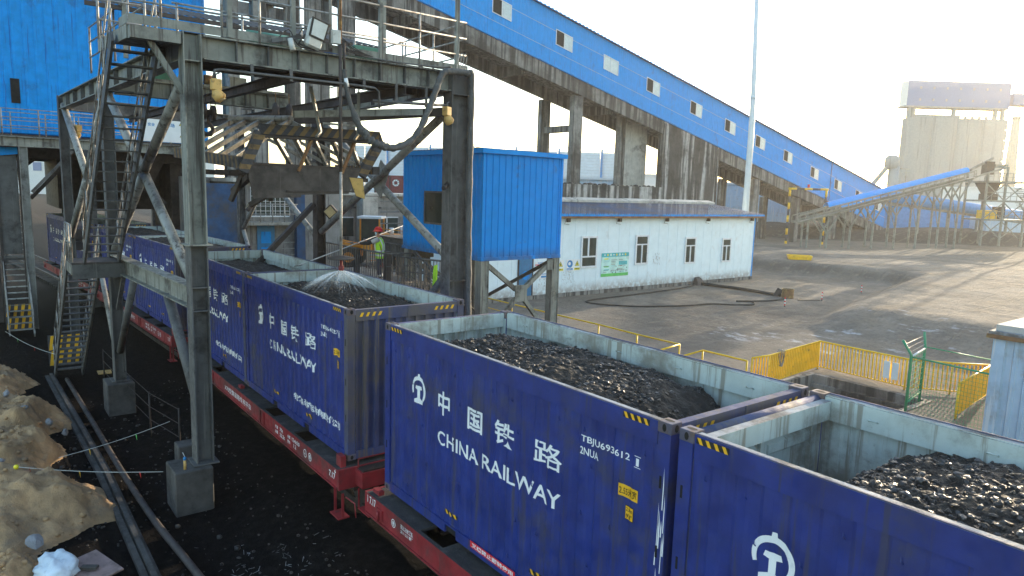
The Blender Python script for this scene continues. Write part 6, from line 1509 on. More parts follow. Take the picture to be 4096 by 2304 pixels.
def bar_(mb):
    n = 20
    for i in range(n):
        a, b = 2*math.pi*i/n, 2*math.pi*(i+1)/n
        mb.face([(.48*math.cos(a), .48*math.sin(a), 0), (.48*math.cos(b), .48*math.sin(b), 0), (.48*math.cos(b), .48*math.sin(b), .78), (.48*math.cos(a), .48*math.sin(a), .78)], 'rust', True)
        mb.face([(.45*math.cos(b), .45*math.sin(b), 0), (.45*math.cos(a), .45*math.sin(a), 0), (.45*math.cos(a), .45*math.sin(a), .78), (.45*math.cos(b), .45*math.sin(b), .78)], 'sbrown', True)
        mb.face([(.45*math.cos(a), .45*math.sin(a), .78), (.48*math.cos(a), .48*math.sin(a), .78), (.48*math.cos(b), .48*math.sin(b), .78), (.45*math.cos(b), .45*math.sin(b), .78)], 'yelp')
part('shell', br, bar_); part('plate', br, lambda mb: mb.bar((-.85, -.5, .0), (-.55, -.25, .72), .5, .03, 'sbrown', (1, -1, 0)))
def gp(P, dz=.05): return [(x, y, gz(x, y)+dz) for x, y in P]
settle(solo('drain_pipe', 'thick black pipe crossing the yard from the white building to the barrel', 'pipe', lambda mb: mb.tube(catmull(gp([(-22.2, 37.4), (-20.4, 37.5), (-18.3, 37.5), (-16.3, 37.4), (-15.3, 37.4)], .12), 5), .11, 'rubber', 10)), (-18, 37.5, -.3))
settle(solo('rubber_hose', 'thin dark hose looping along the ground beside the white building', 'hose', lambda mb: mb.tube(catmull(gp([(-22.0, 37.2), (-21.0, 34.0), (-20.6, 29), (-20.0, 23.9), (-17.6, 25.3), (-15.9, 28.1), (-15.6, 30.1), (-14.9, 31.6), (-14.2, 32.6), (-14.9, 33.4), (-15.4, 32.6), (-14.6, 34.9), (-14.6, 37.0)], .05), 7), .045, 'rubber', 7)), (-18, 30, -.3))
settle(solo('thin_hose', 'short thin greenish hose curling between the barrel and a bollard', 'hose', lambda mb: mb.tube(catmull(gp([(-14.3, 38.2), (-13.9, 37.2), (-13.5, 37.8), (-13.1, 38.5)], .03), 6), .025, 'rubber', 6)), (-13.7, 37.8, -.3))
settle(solo('pipe_box', 'small rusty sheet box where the thick pipe leaves the white building', 'box', lambda mb: mb.hexa([(-22.2, 36.9, -.35), (-21.6, 36.9, -.35), (-21.6, 37.9, -.35), (-22.2, 37.9, -.35), (-22.2, 37.1, .25), (-21.95, 37.1, .15), (-21.95, 37.6, .18), (-22.2, 37.6, .28)], 'sbrown')), (-22, 37.4, -.35))

# yellow handrails and fences
def pfence(name, label, runs, h, infill, mat='yelp', group=None, step=.13):
    t = thing(name, label, 'fence', group=group)
    P = [Vector((x, y, gz(x, y) if infill is None else -.3)) for x, y in runs]
    part('top_rail', t, lambda mb: mb.tube([p+Vector((0, 0, h)) for p in P], .035, mat, 8))
    part('bottom_rail', t, lambda mb: mb.tube([p+Vector((0, 0, .12 if infill else h*.5)) for p in P], .022, mat, 6))
    for p in P: part('post', t, lambda mb: mb.tube([p-Vector((0, 0, .25)), p+Vector((0, 0, h))], .035, mat, 8))
    if infill:
        def pk(mb):
            for a, b in zip(P, P[1:]):
                n = max(1, int((b-a).length/step))
                for i in range(1, n): q = a+(b-a)*i/n; mb.box((q.x-.02, q.y-.02, q.z+.12), (q.x+.02, q.y+.02, q.z+h-.02), mat)
        part('pickets', t, pk)
    settle(t, P[0]-Vector((0, 0, .25))); return t
pfence('yellow_handrail', 'long plain yellow handrail beyond the marked coal container', [(-21, 15.7), (-16.7, 15.66), (-13.4, 15.64), (-10.65, 15.7), (-8.36, 15.6), (-6.24, 15.63), (-6.0, 14.3)], 1.0, False, group='yellow rails by the track')
pfence('yellow_handrail', 'short plain yellow handrail with a sloping start beside the picket fence', [(-4.95, 14.3), (-5.13, 15.58), (-3.28, 15.59)], 1.0, False, group='yellow rails by the track')
pfence('picket_fence', 'yellow picket fence around the pit, with pale plates and a coil of wire on it', [(-3.15, 15.7), (-3.05, 16.6), (-3.4, 20.6), (-.11, 20.5), (1.05, 21.3), (1.92, 22.2)], 1.12, True)
pfence('picket_fence', 'short slanting yellow picket panel at the right, beyond the green gate', [(1.92, 22.15), (2.3, 18.4)], 1.12, True)
for y0 in (-.85, -.55): o = solo('white_plate', 'blank pale plate tied on the yellow pickets', 'plate', lambda mb: mb.box((y0, 20.40, .0), (y0+.22, 20.42, .62), 'swhite'), 'pale plates on the picket fence'); settle(o, (y0, 20.41, 0))
settle(solo('white_plate', 'small white card on the slanting picket panel', 'plate', lambda mb: mb.box((2.05, 20.0, .3), (2.07, 20.3, .75), 'swhite')), (2.06, 20.1, .3))
settle(solo('wire_coil', 'coil of grey wire hung over the yellow picket fence', 'wire coil', lambda mb: [mb.tube([(-3.15+.03*k+.06*math.cos(2*math.pi*i/20+k), 17.4+.16*math.cos(2*math.pi*i/20), .62+.30*math.sin(2*math.pi*i/20)) for i in range(21)], .014, 'rail', 5, False) for k in range(5)]), (-3.1, 17.4, .5))
pit = thing('loading_pit', 'sunken concrete lined pit inside the yellow picket fence', 'pit')
def pitf(mb):
    x0, x1, y0, y1 = PIT
    mb.box((x0-.2, y0-.2, -2.4), (x0+.02, y1+.2, -.28), 'conc'); mb.box((x1-.02, y0-.2, -2.4), (x1+.2, y1+.2, -.28), 'conc'); mb.box((x0+.021, y1-.02, -2.4), (x1-.021, y1+.2, -.28), 'conc'); mb.box((x0+.021, y0-.2, -2.4), (x1-.021, y0+.02, -.28), 'conc')
part('lining', pit, pitf)
part('ledge', pit, lambda mb: (mb.box((PIT[0]+.03, PIT[3]-.4, -1.2), (PIT[1]-.03, PIT[3]-.03, -.95), 'sbrown'), mb.box((PIT[0]+.03, PIT[3]-.2, -.75), (PIT[1]-.03, PIT[3]-.03, -.6), 'conc')))
settle(pit, (-1.1, 18.5, -2.5))
gg = thing('mesh_gate', 'green framed wire gate with bent top arms near the right edge', 'gate')
def gpost(x, y, h, lean):
    part('post', gg, lambda mb: mb.tube([(x, y, -.4), (x, y, h), (x+lean[0], y+lean[1], h+.45)], .045, 'green', 8))
gpost(1.10, 17.75, 1.55, (-.25, -.12)); gpost(.78, 19.55, 1.55, (-.15, .2))
part('frame', gg, lambda mb: (mb.tube([(1.1, 17.75, 1.5), (.78, 19.55, 1.5)], .03, 'frame', 7), mb.tube([(1.1, 17.75, .0), (.78, 19.55, .0)], .03, 'green', 7), mb.tube([(1.1, 17.75, 1.5), (3.35, 17.46, 1.5)], .03, 'green', 7), mb.tube([(.78, 19.55, 1.55), (1.9, 22.2, 1.0)], .02, 'green', 7)))
def wires(mb):
    for i in range(8): z = .1+.19*i; mb.tube([(1.1, 17.75, z), (.78, 19.55, z)], .012, 'green', 5)
    for i in range(3): z = 1.62+.13*i; mb.tube([(1.1-.06*(i+1), 17.72, z), (.78-.04*(i+1), 19.6, z)], .010, 'rail', 5)
    for i in range(9): u = i/8; mb.tube([(1.1-.32*u, 17.75+1.8*u, 0), (1.1-.32*u, 17.75+1.8*u, 1.5)], .006, 'green', 4)
part('wire', gg, wires)
def net(mb):
    for i in range(14): z = -.15+.12*i; mb.tube([(1.12, 17.74, z), (3.3, 17.46, z)], .004, 'green', 4)
    for i in range(24): u = i/23; mb.tube([(1.12+2.18*u, 17.74-.28*u, -.2), (1.12+2.18*u, 17.74-.28*u, 1.5)], .004, 'green', 4)
part('netting', gg, net)
settle(gg, (1.1, 17.75, -.4))
sh = thing('corrugated_shed', 'pale blue and white corrugated hut with a rusty cap at the right edge', 'hut')
part('wall', sh, lambda mb: rib_wall(mb, (3.45, 17.5, 0), (3.45, 21.5, 0), -.35, 2.6, .3, .05, 'cladlt', (1, 0, 0), None, .5)); part('wall', sh, lambda mb: rib_wall(mb, (3.45, 17.5, 0), (7.4, 17.5, 0), -.35, 2.6, .3, -.05, 'cladlt', (0, 1, 0), None, .5))
def sh_w2(mb): rib_wall(mb, (3.45, 21.5, 0), (3.45, 17.5, 0), -.35, 2.6, .36, .06, 'cladlt', (-1, 0, 0), None, .5)
part('wall', sh, sh_w2)
part('trim', sh, lambda mb: (mb.box((3.36, 17.36, -.35), (3.66, 17.42, 2.6), 'cladlt'), mb.box((3.36, 17.421, -.35), (3.40, 17.66, 2.6), 'cladlt')))
part('cap', sh, lambda mb: (mb.box((3.25, 17.25, 2.6), (7.5, 21.7, 2.78), 'crim'), mb.box((3.35, 17.5, 2.78), (7.4, 21.6, 2.95), 'concl'), mb.box((3.22, 17.22, 2.58), (7.52, 17.26, 2.70), 'rust')))
settle(sh, (5.4, 19.5, -.35))

# ------------------------------------------------------------------ worker
def skin(name, verts, edges, radii, mat, parent, sub=1):
    me = bpy.data.meshes.new(name); me.from_pydata(verts, edges, []); o = bpy.data.objects.new(name, me); col.objects.link(o)
    md = o.modifiers.new('skin', 'SKIN'); md.use_smooth_shade = True
    sv_ = me.skin_vertices[0].data
    for i, r_ in enumerate(radii): sv_[i].radius = (r_, r_) if not isinstance(r_, tuple) else r_
    sv_[0].use_root = True
    if sub: s_ = o.modifiers.new('sub', 'SUBSURF'); s_.levels = sub; s_.render_levels = sub
    dg = bpy.context.evaluated_depsgraph_get(); m2 = bpy.data.meshes.new_from_object(o.evaluated_get(dg))
    bpy.data.objects.remove(o); bpy.data.meshes.remove(me)
    m2.materials.clear(); m2.materials.append(MAT[mat]); m2.name = name
    o = bpy.data.objects.new(name, m2); col.objects.link(o)
    if parent: o.parent = parent
    return o
wk_ = thing('person', 'worker in a red helmet, face mask and green hi vis vest pushing a long rod', 'person', (-10.95, 5.50, 3.10), math.atan2(-.79, -.61))
V_ = [(0, 0, .95), (.02, 0, 1.15), (.04, 0, 1.34), (.06, 0, 1.48), (.08, 0, 1.57), (.09, 0, 1.68),
      (.05, .19, 1.42), (.36, .20, 1.30), (.63, .07, 1.28), (.72, .02, 1.285),
      (.05, -.19, 1.42), (.26, -.38, 1.26), (.50, -.46, 1.33), (.60, -.50, 1.34),
      (0, .10, .90), (.03, .115, .50), (-.03, .115, .09), (.14, .12, .045), (0, -.10, .90), (.06, -.115, .50), (.02, -.115, .09), (.19, -.12, .045)]
E_ = [(0, 1), (1, 2), (2, 3), (3, 4), (4, 5), (2, 6), (6, 7), (7, 8), (8, 9), (2, 10), (10, 11), (11, 12), (12, 13), (0, 14), (14, 15), (15, 16), (16, 17), (0, 18), (18, 19), (19, 20), (20, 21)]
R_ = [.115, .105, .12, .055, .062, .085, .055, .042, .030, .034, .055, .042, .030, .034, .085, .06, .042, .038, .085, .06, .042, .038]
body = skin('body', V_, E_, R_, 'skin', wk_, 2)
bm = bmesh.new(); bm.from_mesh(body.data)
mbh = MB()
for s_, (hx, hy, hz_), dirv in ((1, (.74, .01, 1.285), (-.25, -.10)), (-1, (.62, -.51, 1.34), (-.25, -.10))):
    for k in range(4):
        o = -.03+.02*k
        mbh.tube([(hx-.01, hy+o*.3, hz_+.01), (hx+.05, hy+o, hz_+.018), (hx+.075-.004*abs(k-1), hy+o, hz_-.005), (hx+.07, hy+o, hz_-.03)], [.0105, .0095, .0085, .007], 'skin', 6)
    mbh.tube([(hx-.03, hy+.02*s_, hz_), (hx+.0, hy+.045*s_, hz_-.02), (hx+.035, hy+.035*s_, hz_-.04)], [.011, .010, .008], 'skin', 6)
mbh.tube([(.175, 0, 1.70), (.195, 0, 1.655), (.18, 0, 1.64)], [.010, .016, .012], 'skin', 6)          # nose
for s_ in (-1, 1): mbh.ball((.075, .088*s_, 1.66), .028, 'skin', 8, 6, (.8, .4, 1.2))
tmp = mbh.build('tmp'); bm.from_mesh(tmp.data); bm.to_mesh(body.data); bm.free(); bpy.data.objects.remove(tmp)
for p_ in body.data.polygons: p_.use_smooth = True; p_.material_index = 0
part('eye', wk_, lambda mb: mb.ball((.168, .035, 1.70), .012, 'blk', 8, 6)); part('eye', wk_, lambda mb: mb.ball((.168, -.035, 1.70), .012, 'blk', 8, 6))
part('hair', wk_, lambda mb: mb.ball((.06, 0, 1.70), .098, 'hair', 12, 8, (1, .95, .9)))
def helm(mb):
    n, m_ = 20, 6; c = (.075, 0, 1.72)
    for j in range(m_):
        for i in range(n):
            q = []
            for a, b in ((i, j), (i+1, j), (i+1, j+1), (i, j+1)):
                t = 2*math.pi*a/n; ph = math.pi/2*b/m_
                q.append((c[0]+.148*math.cos(t)*math.cos(ph), .118*math.sin(t)*math.cos(ph), c[2]+.135*math.sin(ph)))
            mb.face(q, 'redhat', True)
    for i in range(n):
        t0, t1 = 2*math.pi*i/n, 2*math.pi*(i+1)/n
        def e(t, k): f = 1+(.38 if math.cos(t) > .3 else .10)*k; return (c[0]+.148*math.cos(t)*f, .118*math.sin(t)*(1+.08*k), c[2]-.018*k)
        mb.face([e(t0, 0), e(t1, 0), e(t1, 1), e(t0, 1)], 'redhat')
    mb.tube([(-.03, 0, 1.83), (.075, 0, 1.862), (.17, 0, 1.83)], .014, 'redhat', 6)
part('helmet', wk_, helm)
part('face_mask', wk_, lambda mb: mb.ball((.135, 0, 1.635), .058, 'maskc', 12, 8, (.85, 1.25, 1.05)))

tro = skin('trousers', [(0, 0, .97), (0, 0, .92), (.0, .10, .86), (.035, .115, .50), (-.03, .115, .13), (.0, -.10, .86), (.065, -.115, .50), (.02, -.115, .13)], [(0, 1), (1, 2), (2, 3), (3, 4), (1, 5), (5, 6), (6, 7)], [.14, .145, .11, .088, .075, .11, .088, .075], 'navy', wk_, 2)
def bands(mb):
    for x, y in ((-.025, .115), (.022, -.115)): mb.tube([(x, y, .20), (x, y, .26)], .084, 'silver', 14)
part('ankle_tape', wk_, bands)
part('boot', wk_, lambda mb: mb.tube([(-.08, .115, .05), (.0, .115, .06), (.10, .118, .05), (.20, .12, .035)], [.04, .055, .05, .03], 'blk', 10)); part('boot', wk_, lambda mb: mb.tube([(-.03, -.115, .05), (.05, -.115, .06), (.15, -.118, .05), (.25, -.12, .035)], [.04, .055, .05, .03], 'blk', 10))
def torso(mb, prof, ms):
    n = 20
    for (z0, a0, b0, x0), (z1, a1, b1, x1), m_ in zip(prof, prof[1:], ms):
        for i in range(n):
            t0, t1 = 2*math.pi*i/n, 2*math.pi*(i+1)/n
            mb.face([(x0+a0*math.cos(t0), b0*math.sin(t0), z0), (x0+a0*math.cos(t1), b0*math.sin(t1), z0), (x1+a1*math.cos(t1), b1*math.sin(t1), z1), (x1+a1*math.cos(t0), b1*math.sin(t0), z1)], m_, True)
part('vest', wk_, lambda mb: torso(mb, [(.80, .155, .195, 0), (.88, .152, .195, .005), (.94, .15, .193, .008), (1.02, .145, .188, .012), (1.08, .145, .188, .016), (1.25, .152, .200, .03), (1.36, .150, .195, .04), (1.44, .115, .165, .045), (1.50, .070, .095, .052)], ['hivis', 'silver', 'hivis', 'silver', 'hivis', 'hivis', 'hivis', 'hivis']))
part('vest_strap', wk_, lambda mb: [mb.tube([(.045+.03*s2, .125*s1, 1.50-.02), (.045+.09*s2, .15*s1, 1.40), (.03+.135*s2, .12*s1, 1.25), (.016+.128*s2, .12*s1, 1.06)], [.022, .026, .026, .026], 'silver', 6) for s1 in (1, -1) for s2 in (1, -1)])
for s_, pts in ((1, [(.05, .17, 1.44), (.12, .215, 1.41), (.24, .215, 1.355)]), (-1, [(.05, -.17, 1.44), (.10, -.26, 1.38), (.16, -.31, 1.34)])):
    part('shirt_sleeve', wk_, lambda mb: mb.tube(pts, [.085, .085, .078], 'shirt', 12))
part('arm_sleeve', wk_, lambda mb: mb.tube([(.23, .213, 1.36), (.36, .20, 1.30), (.50, .135, 1.29), (.66, .055, 1.282)], [.062, .057, .05, .04], 'dsleeve', 12))
part('arm_sleeve', wk_, lambda mb: mb.tube([(.15, -.30, 1.345), (.26, -.38, 1.265), (.38, -.42, 1.30), (.53, -.47, 1.33)], [.062, .057, .05, .04], 'dsleeve', 12))
part('safety_strap', wk_, lambda mb: (mb.tube([(.09, .10, 1.50), (.02, .17, 1.36), (-.06, .20, 1.12), (-.08, .21, .9), (-.10, .22, .65)], .014, 'rope', 6), mb.tube([(-.10, .22, .65), (-.05, .25, .55), (-.13, .25, .52), (-.12, .23, .66)], .014, 'redfar', 6)))
settle(solo('long_rod', 'long pale metal rod held by the worker, reaching down onto the coal containers', 'rod', lambda mb: (mb.tube([(-9.46, 2.1, 3.95), (-13.67, 8.0, 4.86)], .02, 'alu', 8), mb.bar((-9.5, 2.0, 3.93), (-9.4, 2.2, 3.97), .05, .02, 'sdark'))), (-11.4, 4.9, 4.4))

# ------------------------------------------------------------------ wheel loader
wl = thing('wheel_loader', 'yellow orange wheel loader parked facing left behind the worker platform', 'wheel loader', (-33.9, 16.7, .72), math.atan2(-.79, -.61))
part('hood', wl, lambda mb: mb.hexa([(-3.3, -.75, .95), (-.5, -.75, .95), (-.5, .75, .95), (-3.3, .75, .95), (-3.2, -.7, 2.2), (-.5, -.75, 2.35), (-.5, .75, 2.35), (-3.2, .7, 2.2)], 'orange'), .05)
def cabf(mb):
    for x in (-.55, .75):
        for y in (-.78, .78): mb.box((x-.05, y-.05, 1.75), (x+.05, y+.05, 3.35), 'orange')
    mb.box((-.7, -.9, 3.351), (.95, .9, 3.5), 'frame'); mb.box((-.6, -.83, 1.2), (.8, .83, 1.749), 'orange')
cb2 = part('cab', wl, cabf); part('window', cb2, lambda mb: mb.box((-.54, -.77, 1.75), (.74, .77, 3.35), 'glass'))
part('front_frame', wl, lambda mb: mb.hexa([(.85, -.5, .7), (2.3, -.4, .7), (2.3, .4, .7), (.85, .5, .7), (.85, -.5, 1.6), (2.0, -.4, 1.5), (2.0, .4, 1.5), (.85, .5, 1.6)], 'orange'))
part('lift_arm', wl, lambda mb: [mb.tube([(1.5, y, 1.5), (2.7, y, 1.75), (3.6, y, .8)], .14, 'orange', 8) for y in (-.55, .55)])
part('lift_cylinder', wl, lambda mb: mb.tube([(1.4, 0, 1.6), (3.0, 0, 1.55)], .09, 'rail', 8))
part('bucket', wl, lambda mb: mb.hexa([(3.4, -1.4, .1), (4.6, -1.4, .05), (4.6, 1.4, .05), (3.4, 1.4, .1), (3.4, -1.4, 1.2), (3.7, -1.4, 1.3), (3.7, 1.4, 1.3), (3.4, 1.4, 1.2)], 'orange'))
for x in (-2.1, 1.45):
    for y in (-1.05, 1.05):
        W = part('wheel', wl, lambda mb: mb.tube([(x, y-.27, .72), (x, y-.22, .72), (x, y+.22, .72), (x, y+.27, .72)], [.62, .74, .74, .62], 'rubber', 24))
        part('rim', W, lambda mb: mb.tube([(x, y-.285, .72), (x, y+.285, .72)], .36, 'orange', 16))
        part('fender', wl, lambda mb: mb.hexa([(x-.75, y-.28, 1.48), (x+.75, y-.28, 1.48), (x+.75, y+.28, 1.48), (x-.75, y+.28, 1.48), (x-.75, y-.28, 1.55), (x+.75, y-.28, 1.55), (x+.75, y+.28, 1.55), (x-.75, y+.28, 1.55)], 'orange'))
part('exhaust', wl, lambda mb: mb.tube([(-2.0, .3, 2.2), (-2.0, .3, 2.9)], .09, 'frame', 8)); part('air_filter', wl, lambda mb: mb.tube([(-1.3, .35, 2.3), (-1.3, .35, 2.75)], .17, 'frame', 10))
part('handrail', wl, lambda mb: (mb.tube([(-3.1, .78, 1.6), (-3.1, .8, 2.5), (-.7, .8, 2.7)], .03, 'orange', 6), mb.tube([(-1.0, .85, .9), (-1.0, .9, 1.7), (-.6, .9, 2.4)], .03, 'orange', 6)))
part('ladder', wl, lambda mb: [mb.box((-.4, .83, .5+.25*i), (.1, 1.0, .54+.25*i), 'orange') for i in range(4)])
settle(solo('loading_ramp', 'raised concrete apron where the wheel loader is parked', 'ramp', lambda mb: mb.hexa([(-37.8, 11, -.4), (-28.5, 11, -.4), (-28.5, 26, -.4), (-37.8, 26, -.4), (-37.8, 12, .72), (-30.0, 12, .72), (-30.0, 25, .72), (-37.8, 25, .72)], 'conc')), (-33.5, 18, -.4))

# ------------------------------------------------------------------ near left: kerb, pipe, soil heaps, litter
def kerb(mb):
    pts = [(-17.2, -3.50), (-7.3, -3.23), (6, -3.25)]
    for (xa, ya), (xb, yb) in zip(pts, pts[1:]):
        mb.bar((xa, ya+.03, -.42), (xb, yb+.03, -.42), .07, .14, 'block'); mb.bar((xa, ya-.05, -.38), (xb, yb-.05, -.38), .085, .24, 'block'); mb.bar((xa, ya-.17, -.42), (xb, yb-.17, -.42), .10, .20, 'block')
settle(solo('kerb', 'dusty stepped concrete kerb between the soil heaps and the track', 'kerb', kerb), (-8, -3.3, -.5))
settle(solo('ground_pipe', 'long dusty grey pipe lying along the kerb beside the track', 'pipe', lambda mb: mb.tube(catmull([(-16.2, -3.17, -.33), (-15.9, -3.16, -.33), (-11, -3.06, -.33), (-7.0, -2.98, -.33), (-4, -2.86, -.33), (-1.7, -2.68, -.33), (4, -2.3, -.33)], 4), .065, 'sbrown', 10)), (-8, -3, -.4))
def heap(name, label, cx, cy, rx, ry, h, rot, seed, mat='soil', gr='heaps of tan soil by the kerb'):
    mb = MB(); n = 84; mi = mb.m(mat); c, s_ = math.cos(rot), math.sin(rot)
    for j in range(n+1):
        for i in range(n+1):
            u = -1+2*i/n; v = -1+2*j/n; r_ = math.hypot(u, v)
            w2 = r_+.22*noise.noise(Vector((u*1.7+seed, v*1.7, seed)))
            k = max(0, 1-w2); x = u*rx; y = v*ry
            X, Y = cx+x*c-y*s_, cy+x*s_+y*c
            z = -.6+(h+.6)*min(1., (k*1.7))*(.85+.15*k)
            z += (noise.fractal(Vector((X*1.6, Y*1.6, seed)), 1., 2., 5)*.15+noise.ridged_multi_fractal(Vector((X*2.3, Y*2.3, seed)), 1., 2., 4, 1., 2.)*.05-.05+noise.fractal(Vector((X*9, Y*9, seed)), 1., 2., 3)*.045)*min(1, k*4)
            mb.v.append((X, Y, z))
    for j in range(n):
        for i in range(n):
            a = j*(n+1)+i; mb.f.append((a, a+1, a+n+2, a+n+1)); mb.mi.append(mi); mb.sm.append(True)
    rng = random.Random(seed)
    for _ in range(420):
        u, v = rng.uniform(-.8, .8), rng.uniform(-.8, .8); i = int((u+1)/2*n); j = int((v+1)/2*n); p = mb.v[j*(n+1)+i]
        if p[2] > -.3: mb.ball((p[0], p[1], p[2]+.01), rng.uniform(.006, .024)*(1+3*rng.random()**8), mat, 6, 4, (rng.uniform(.7, 1.3), 1, .7))
    o = mb.build(name); tag(o, label, 'soil heap', gr); settle(o, (cx, cy, -.5)); return o
heap('soil_heap', 'nearest tan soil heap at the lower left, with a small stake on top', -5.9, -5.3, 2.6, 2.1, .46, R(6), 3)
heap('soil_heap', 'reddish tan soil bank behind the nearest heap', -9.0, -5.2, 2.1, 1.7, .42, R(-6), 5)
heap('soil_heap', 'pale tan soil heap beside the kerb with grey rocks on it', -11.6, -4.85, 2.2, 1.45, .50, R(-8), 8)
heap('soil_heap', 'farther low soil heap near the foot of the silvery stairs', -16.2, -5.3, 3.0, 1.5, .26, R(-4), 11)
heap('soil_heap', 'small tan soil spill at the very bottom left corner', -2.9, -5.55, 1.6, 1.1, .18, 0, 14)

def rock(name, label, p, s_, seed, gr):
    rng = random.Random(seed); ico = bmesh.new(); bmesh.ops.create_icosphere(ico, subdivisions=2, radius=1)
    cuts = [(Vector((rng.gauss(0, 1), rng.gauss(0, 1), rng.gauss(0, 1))).normalized(), rng.uniform(.4, .75)) for _ in range(9)]
    mb = MB(); mi = mb.m('stone')
    for v in ico.verts:
        q = v.co.copy()
        for nn, dd in cuts:
            e = q.dot(nn)-dd
            if e > 0: q -= nn*e
        mb.v.append((p[0]+q.x*s_[0], p[1]+q.y*s_[1], p[2]+q.z*s_[2]))
    for f in ico.faces: mb.f.append(tuple(v.index for v in f.verts)); mb.mi.append(mi); mb.sm.append(False)
    ico.free(); settle(tag(mb.build(name), label, 'rock', gr), p)
RK = [((-3.3, -4.85, .18), (.26, .15, .10), 'flat grey rock slab beside the white sack'), ((-10.9, -4.55, .42), (.17, .14, .12), 'grey rock sitting on the pale soil heap'), ((-10.2, -4.1, .18), (.16, .10, .12), 'leaning grey rock on the kerb side of the pale heap'), ((-9.5, -3.85, .05), (.16, .12, .09), 'small grey rock at the edge of the kerb below the pale heap'), ((-12.6, -4.9, .40), (.42, .13, .10), 'long grey stone slab at the back of the pale heap'), ((-7.6, -5.2, .26), (.16, .12, .10), 'bluish rock between the two nearest heaps')]
for k, (p, s_, lab) in enumerate(RK): rock('rock', lab, p, s_, k+20, 'grey rocks on the soil heaps')
def sack(mb):
    n, m_ = 28, 16
    for j in range(m_+1):
        for i in range(n):
            t = 2*math.pi*i/n; ph = math.pi*j/m_-math.pi/2; d = Vector((math.cos(t)*math.cos(ph), math.sin(t)*math.cos(ph), math.sin(ph)))
            q = noise.fractal(d*2.2+Vector((4, 4, 4)), 1., 2., 4)*.22+abs(noise.noise(d*5))*.15
            mb.v.append((d.x*.42*(1+q), d.y*.30*(1+q), d.z*.17*(1+q*1.6)))
    mi = mb.m('bag')
    for j in range(m_):
        for i in range(n): mb.f.append((j*n+i, j*n+(i+1) % n, (j+1)*n+(i+1) % n, (j+1)*n+i)); mb.mi.append(mi); mb.sm.append(True)
o = solo('crumpled_sack', 'crumpled white and pale blue plastic sack at the bottom left', 'sack', sack); o.location = (-2.42, -4.62, .05)
o = solo('wood_board', 'pinkish weathered board lying beside the crumpled sack', 'board', lambda mb: mb.box((-.40, -.30, 0), (.46, .30, .03), 'board')); o.location = (-2.35, -4.16, -.07); o.rotation_euler = (R(3), R(4), R(20))
o = solo('dark_brick', 'dark block lying on the weathered board', 'block', lambda mb: mb.box((-.13, -.05, 0), (.13, .05, .05), 'block'), None, .006); o.location = (-2.25, -4.18, -.025); o.rotation_euler = (0, 0, R(55))
o = solo('yellow_plate', 'thin yellowish slab lying near the second footing', 'sheet', lambda mb: mb.hexa([(-.28, -.20, 0), (.25, -.22, 0), (.30, .18, 0), (-.2, .22, 0), (-.28, -.20, .02), (.25, -.22, .02), (.30, .18, .02), (-.2, .22, .02)], 'ltyel')); o.location = (-17.0, -2.0, -.40)  # thin flat slab in the yellow lamp paint
def twigs(mb):
    rng = random.Random(12)
    for _ in range(130):
        x = rng.gauss(-1.0, .85); y = rng.gauss(-1.55, .42); a = rng.uniform(0, 3.14); l = rng.uniform(.04, .16)
        mb.tube([(x, y, ground_z(x, y)+.012), (x+math.cos(a)*l, y+math.sin(a)*l, ground_z(x, y)+.02)], .0035, 'crim', 4, False)
o = solo('straw_litter', 'thin pale straw bits scattered on the dark ground by the wagon', 'straw', twigs); o['kind'] = 'stuff'
def pebbles(mb):
    rng = random.Random(31)
    for _ in range(900):
        x = rng.uniform(-14, 3); y = rng.uniform(-5.0, -.4); s_ = rng.uniform(.008, .03)*(1+1.5*rng.random()**8)
        mb.ball((x, y, ground_z(x, y)+s_*.3), s_, 'block' if rng.random() < .5 else 'coal', 5, 3, (1.2, 1, .7))
o = solo('gravel', 'scattered dark pebbles and coal crumbs along the trackside', 'gravel', pebbles); o['kind'] = 'stuff'
cn = thing('canister', 'small blue topped canister standing on the front footing', 'canister', (-4.5, -2.2, .442))
part('body', cn, lambda mb: mb.tube([(0, 0, 0), (0, 0, .20)], .028, 'ltyel', 12)); part('cap', cn, lambda mb: mb.tube([(0, 0, .2), (0, 0, .25), (0, 0, .27)], [.03, .03, .012], 'sblue', 12)); part('nozzle', cn, lambda mb: mb.tube([(0, 0, .27), (-.02, -.03, .36)], .006, 'swhite', 6))
def flagline(label, a, b, sag, cols):
    t = thing('flag_line', label, 'flag string', group='strings of small flags'); a, b = Vector(a), Vector(b)
    P = [a+(b-a)*i/12-Vector((0, 0, sag*math.sin(math.pi*i/12))) for i in range(13)]
    part('string', t, lambda mb: mb.tube(P, .006, 'ltwhite', 5))
    for k, (u, m_) in enumerate(cols):
        q = P[int(u*12)]; part('pennant', t, lambda mb: mb.hexa([q+Vector((-.06, 0, -.005)), q+Vector((.06, .01, -.005)), q+Vector((.005, .02, -.14)), q+Vector((-.005, .02, -.14)), q+Vector((-.06, .004, -.005)), q+Vector((.06, .014, -.005)), q+Vector((.005, .024, -.14)), q+Vector((-.005, .024, -.14))], m_))
    settle(t, a); return t
flagline('string of small flags from the soil heap stake to the front footing', (-6.3, -4.95, .50), (-5.1, -2.5, .25), .05, [(.15, 'redhat'), (.45, 'yelp'), (.85, 'redhat')])
flagline('string with one green flag from the kerb to a thin post by the footing', (-6.7, -4.2, .40), (-7.3, -1.9, .6), .05, [(.30, 'yelp'), (.72, 'pgreen')])
flagline('string of small flags strung low between the left stairs', (-21.5, -4.6, .5), (-16.5, -3.4, .5), .1, [(.3, 'pgreen'), (.6, 'redhat')])
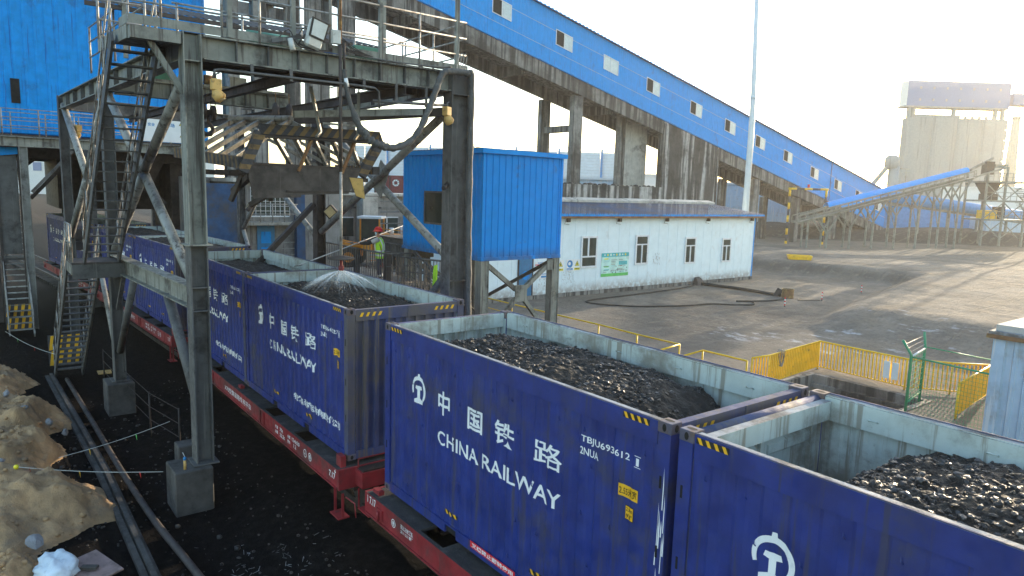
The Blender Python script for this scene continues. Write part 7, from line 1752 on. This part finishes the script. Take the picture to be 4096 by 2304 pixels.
settle(solo('stake', 'short dark stake with a yellow tie stuck in the nearest soil heap', 'stake', lambda mb: (mb.tube([(-6.25, -4.95, -.1), (-6.3, -4.95, .52)], .016, 'iron', 6), mb.ball((-6.3, -4.95, .5), .05, 'syel', 7, 5))), (-6.25, -4.95, -.1))
rl = thing('wire_fence', 'thin dark post and wire fence beside the track, in shadow', 'fence')
FP = [(-15.5, -2.2), (-12.9, -2.1), (-9.6, -1.92), (-7.75, -1.6)]
for x, y in FP: part('post', rl, lambda mb: mb.tube([(x, y, -.5), (x, y, .75)], .022, 'iron', 6))
def rlw(mb):
    for (xa, ya), (xb, yb) in zip(FP, FP[1:]):
        for h in (.0, .35, .72): mb.tube([(xa, ya, h), (xb, yb, h)], .010, 'iron', 5)
part('wire', rl, rlw); settle(rl, (-11, -2, -.5))
sg_ = thing('signal_lamp', 'pair of round dark signal lamps on a pale post by the far containers', 'signal')
part('post', sg_, lambda mb: mb.box((-24.9, -2.15, -.4), (-24.75, -2.0, 7.3), 'concl')); part('lamp', sg_, lambda mb: mb.tube([(-24.74, -1.75, 3.9), (-24.5, -1.75, 3.88)], .2, 'iron', 14)); part('lamp', sg_, lambda mb: mb.tube([(-24.74, -1.75, 3.42), (-24.5, -1.75, 3.4)], .2, 'iron', 14)); part('bracket', sg_, lambda mb: mb.box((-24.85, -2.0, 3.2), (-24.75, -1.5, 4.1), 'iron'))
settle(sg_, (-24.8, -2.08, -.4))
# far left background
farbox('far_block', 'pale distant block seen under the loading tower', (-330, -30), 120, 20, -1, 16, 'farwhite', 'building', lambda t: part('window', t, lambda mb: [obox(mb, Vector((-330, -30, 0))+RV*(6+7*i)-FV*.2, 3, .1, 8, 11, 'hazeblue') for i in range(15)]))

# ------------------------------------------------------------------ haze: the dusty back-lit air
hm = bpy.data.materials.new('haze'); hm.use_nodes = True; ht_ = hm.node_tree
for n in list(ht_.nodes):
    if n.type == 'BSDF_PRINCIPLED': ht_.nodes.remove(n)
pv = ht_.nodes.new('ShaderNodeVolumePrincipled'); pv.inputs['Color'].default_value = (.92, .91, .88, 1); pv.inputs['Density'].default_value = .00042; pv.inputs['Anisotropy'].default_value = .55
ht_.links.new(pv.outputs[0], ht_.nodes['Material Output'].inputs['Volume'])
mb = MB(); mb.box((-910, -510, -4.5), (710, 1510, 46), 'hole'); hz_o = mb.build('haze'); hz_o.data.materials.clear(); hz_o.data.materials.append(hm); hz_o['kind'] = 'stuff'
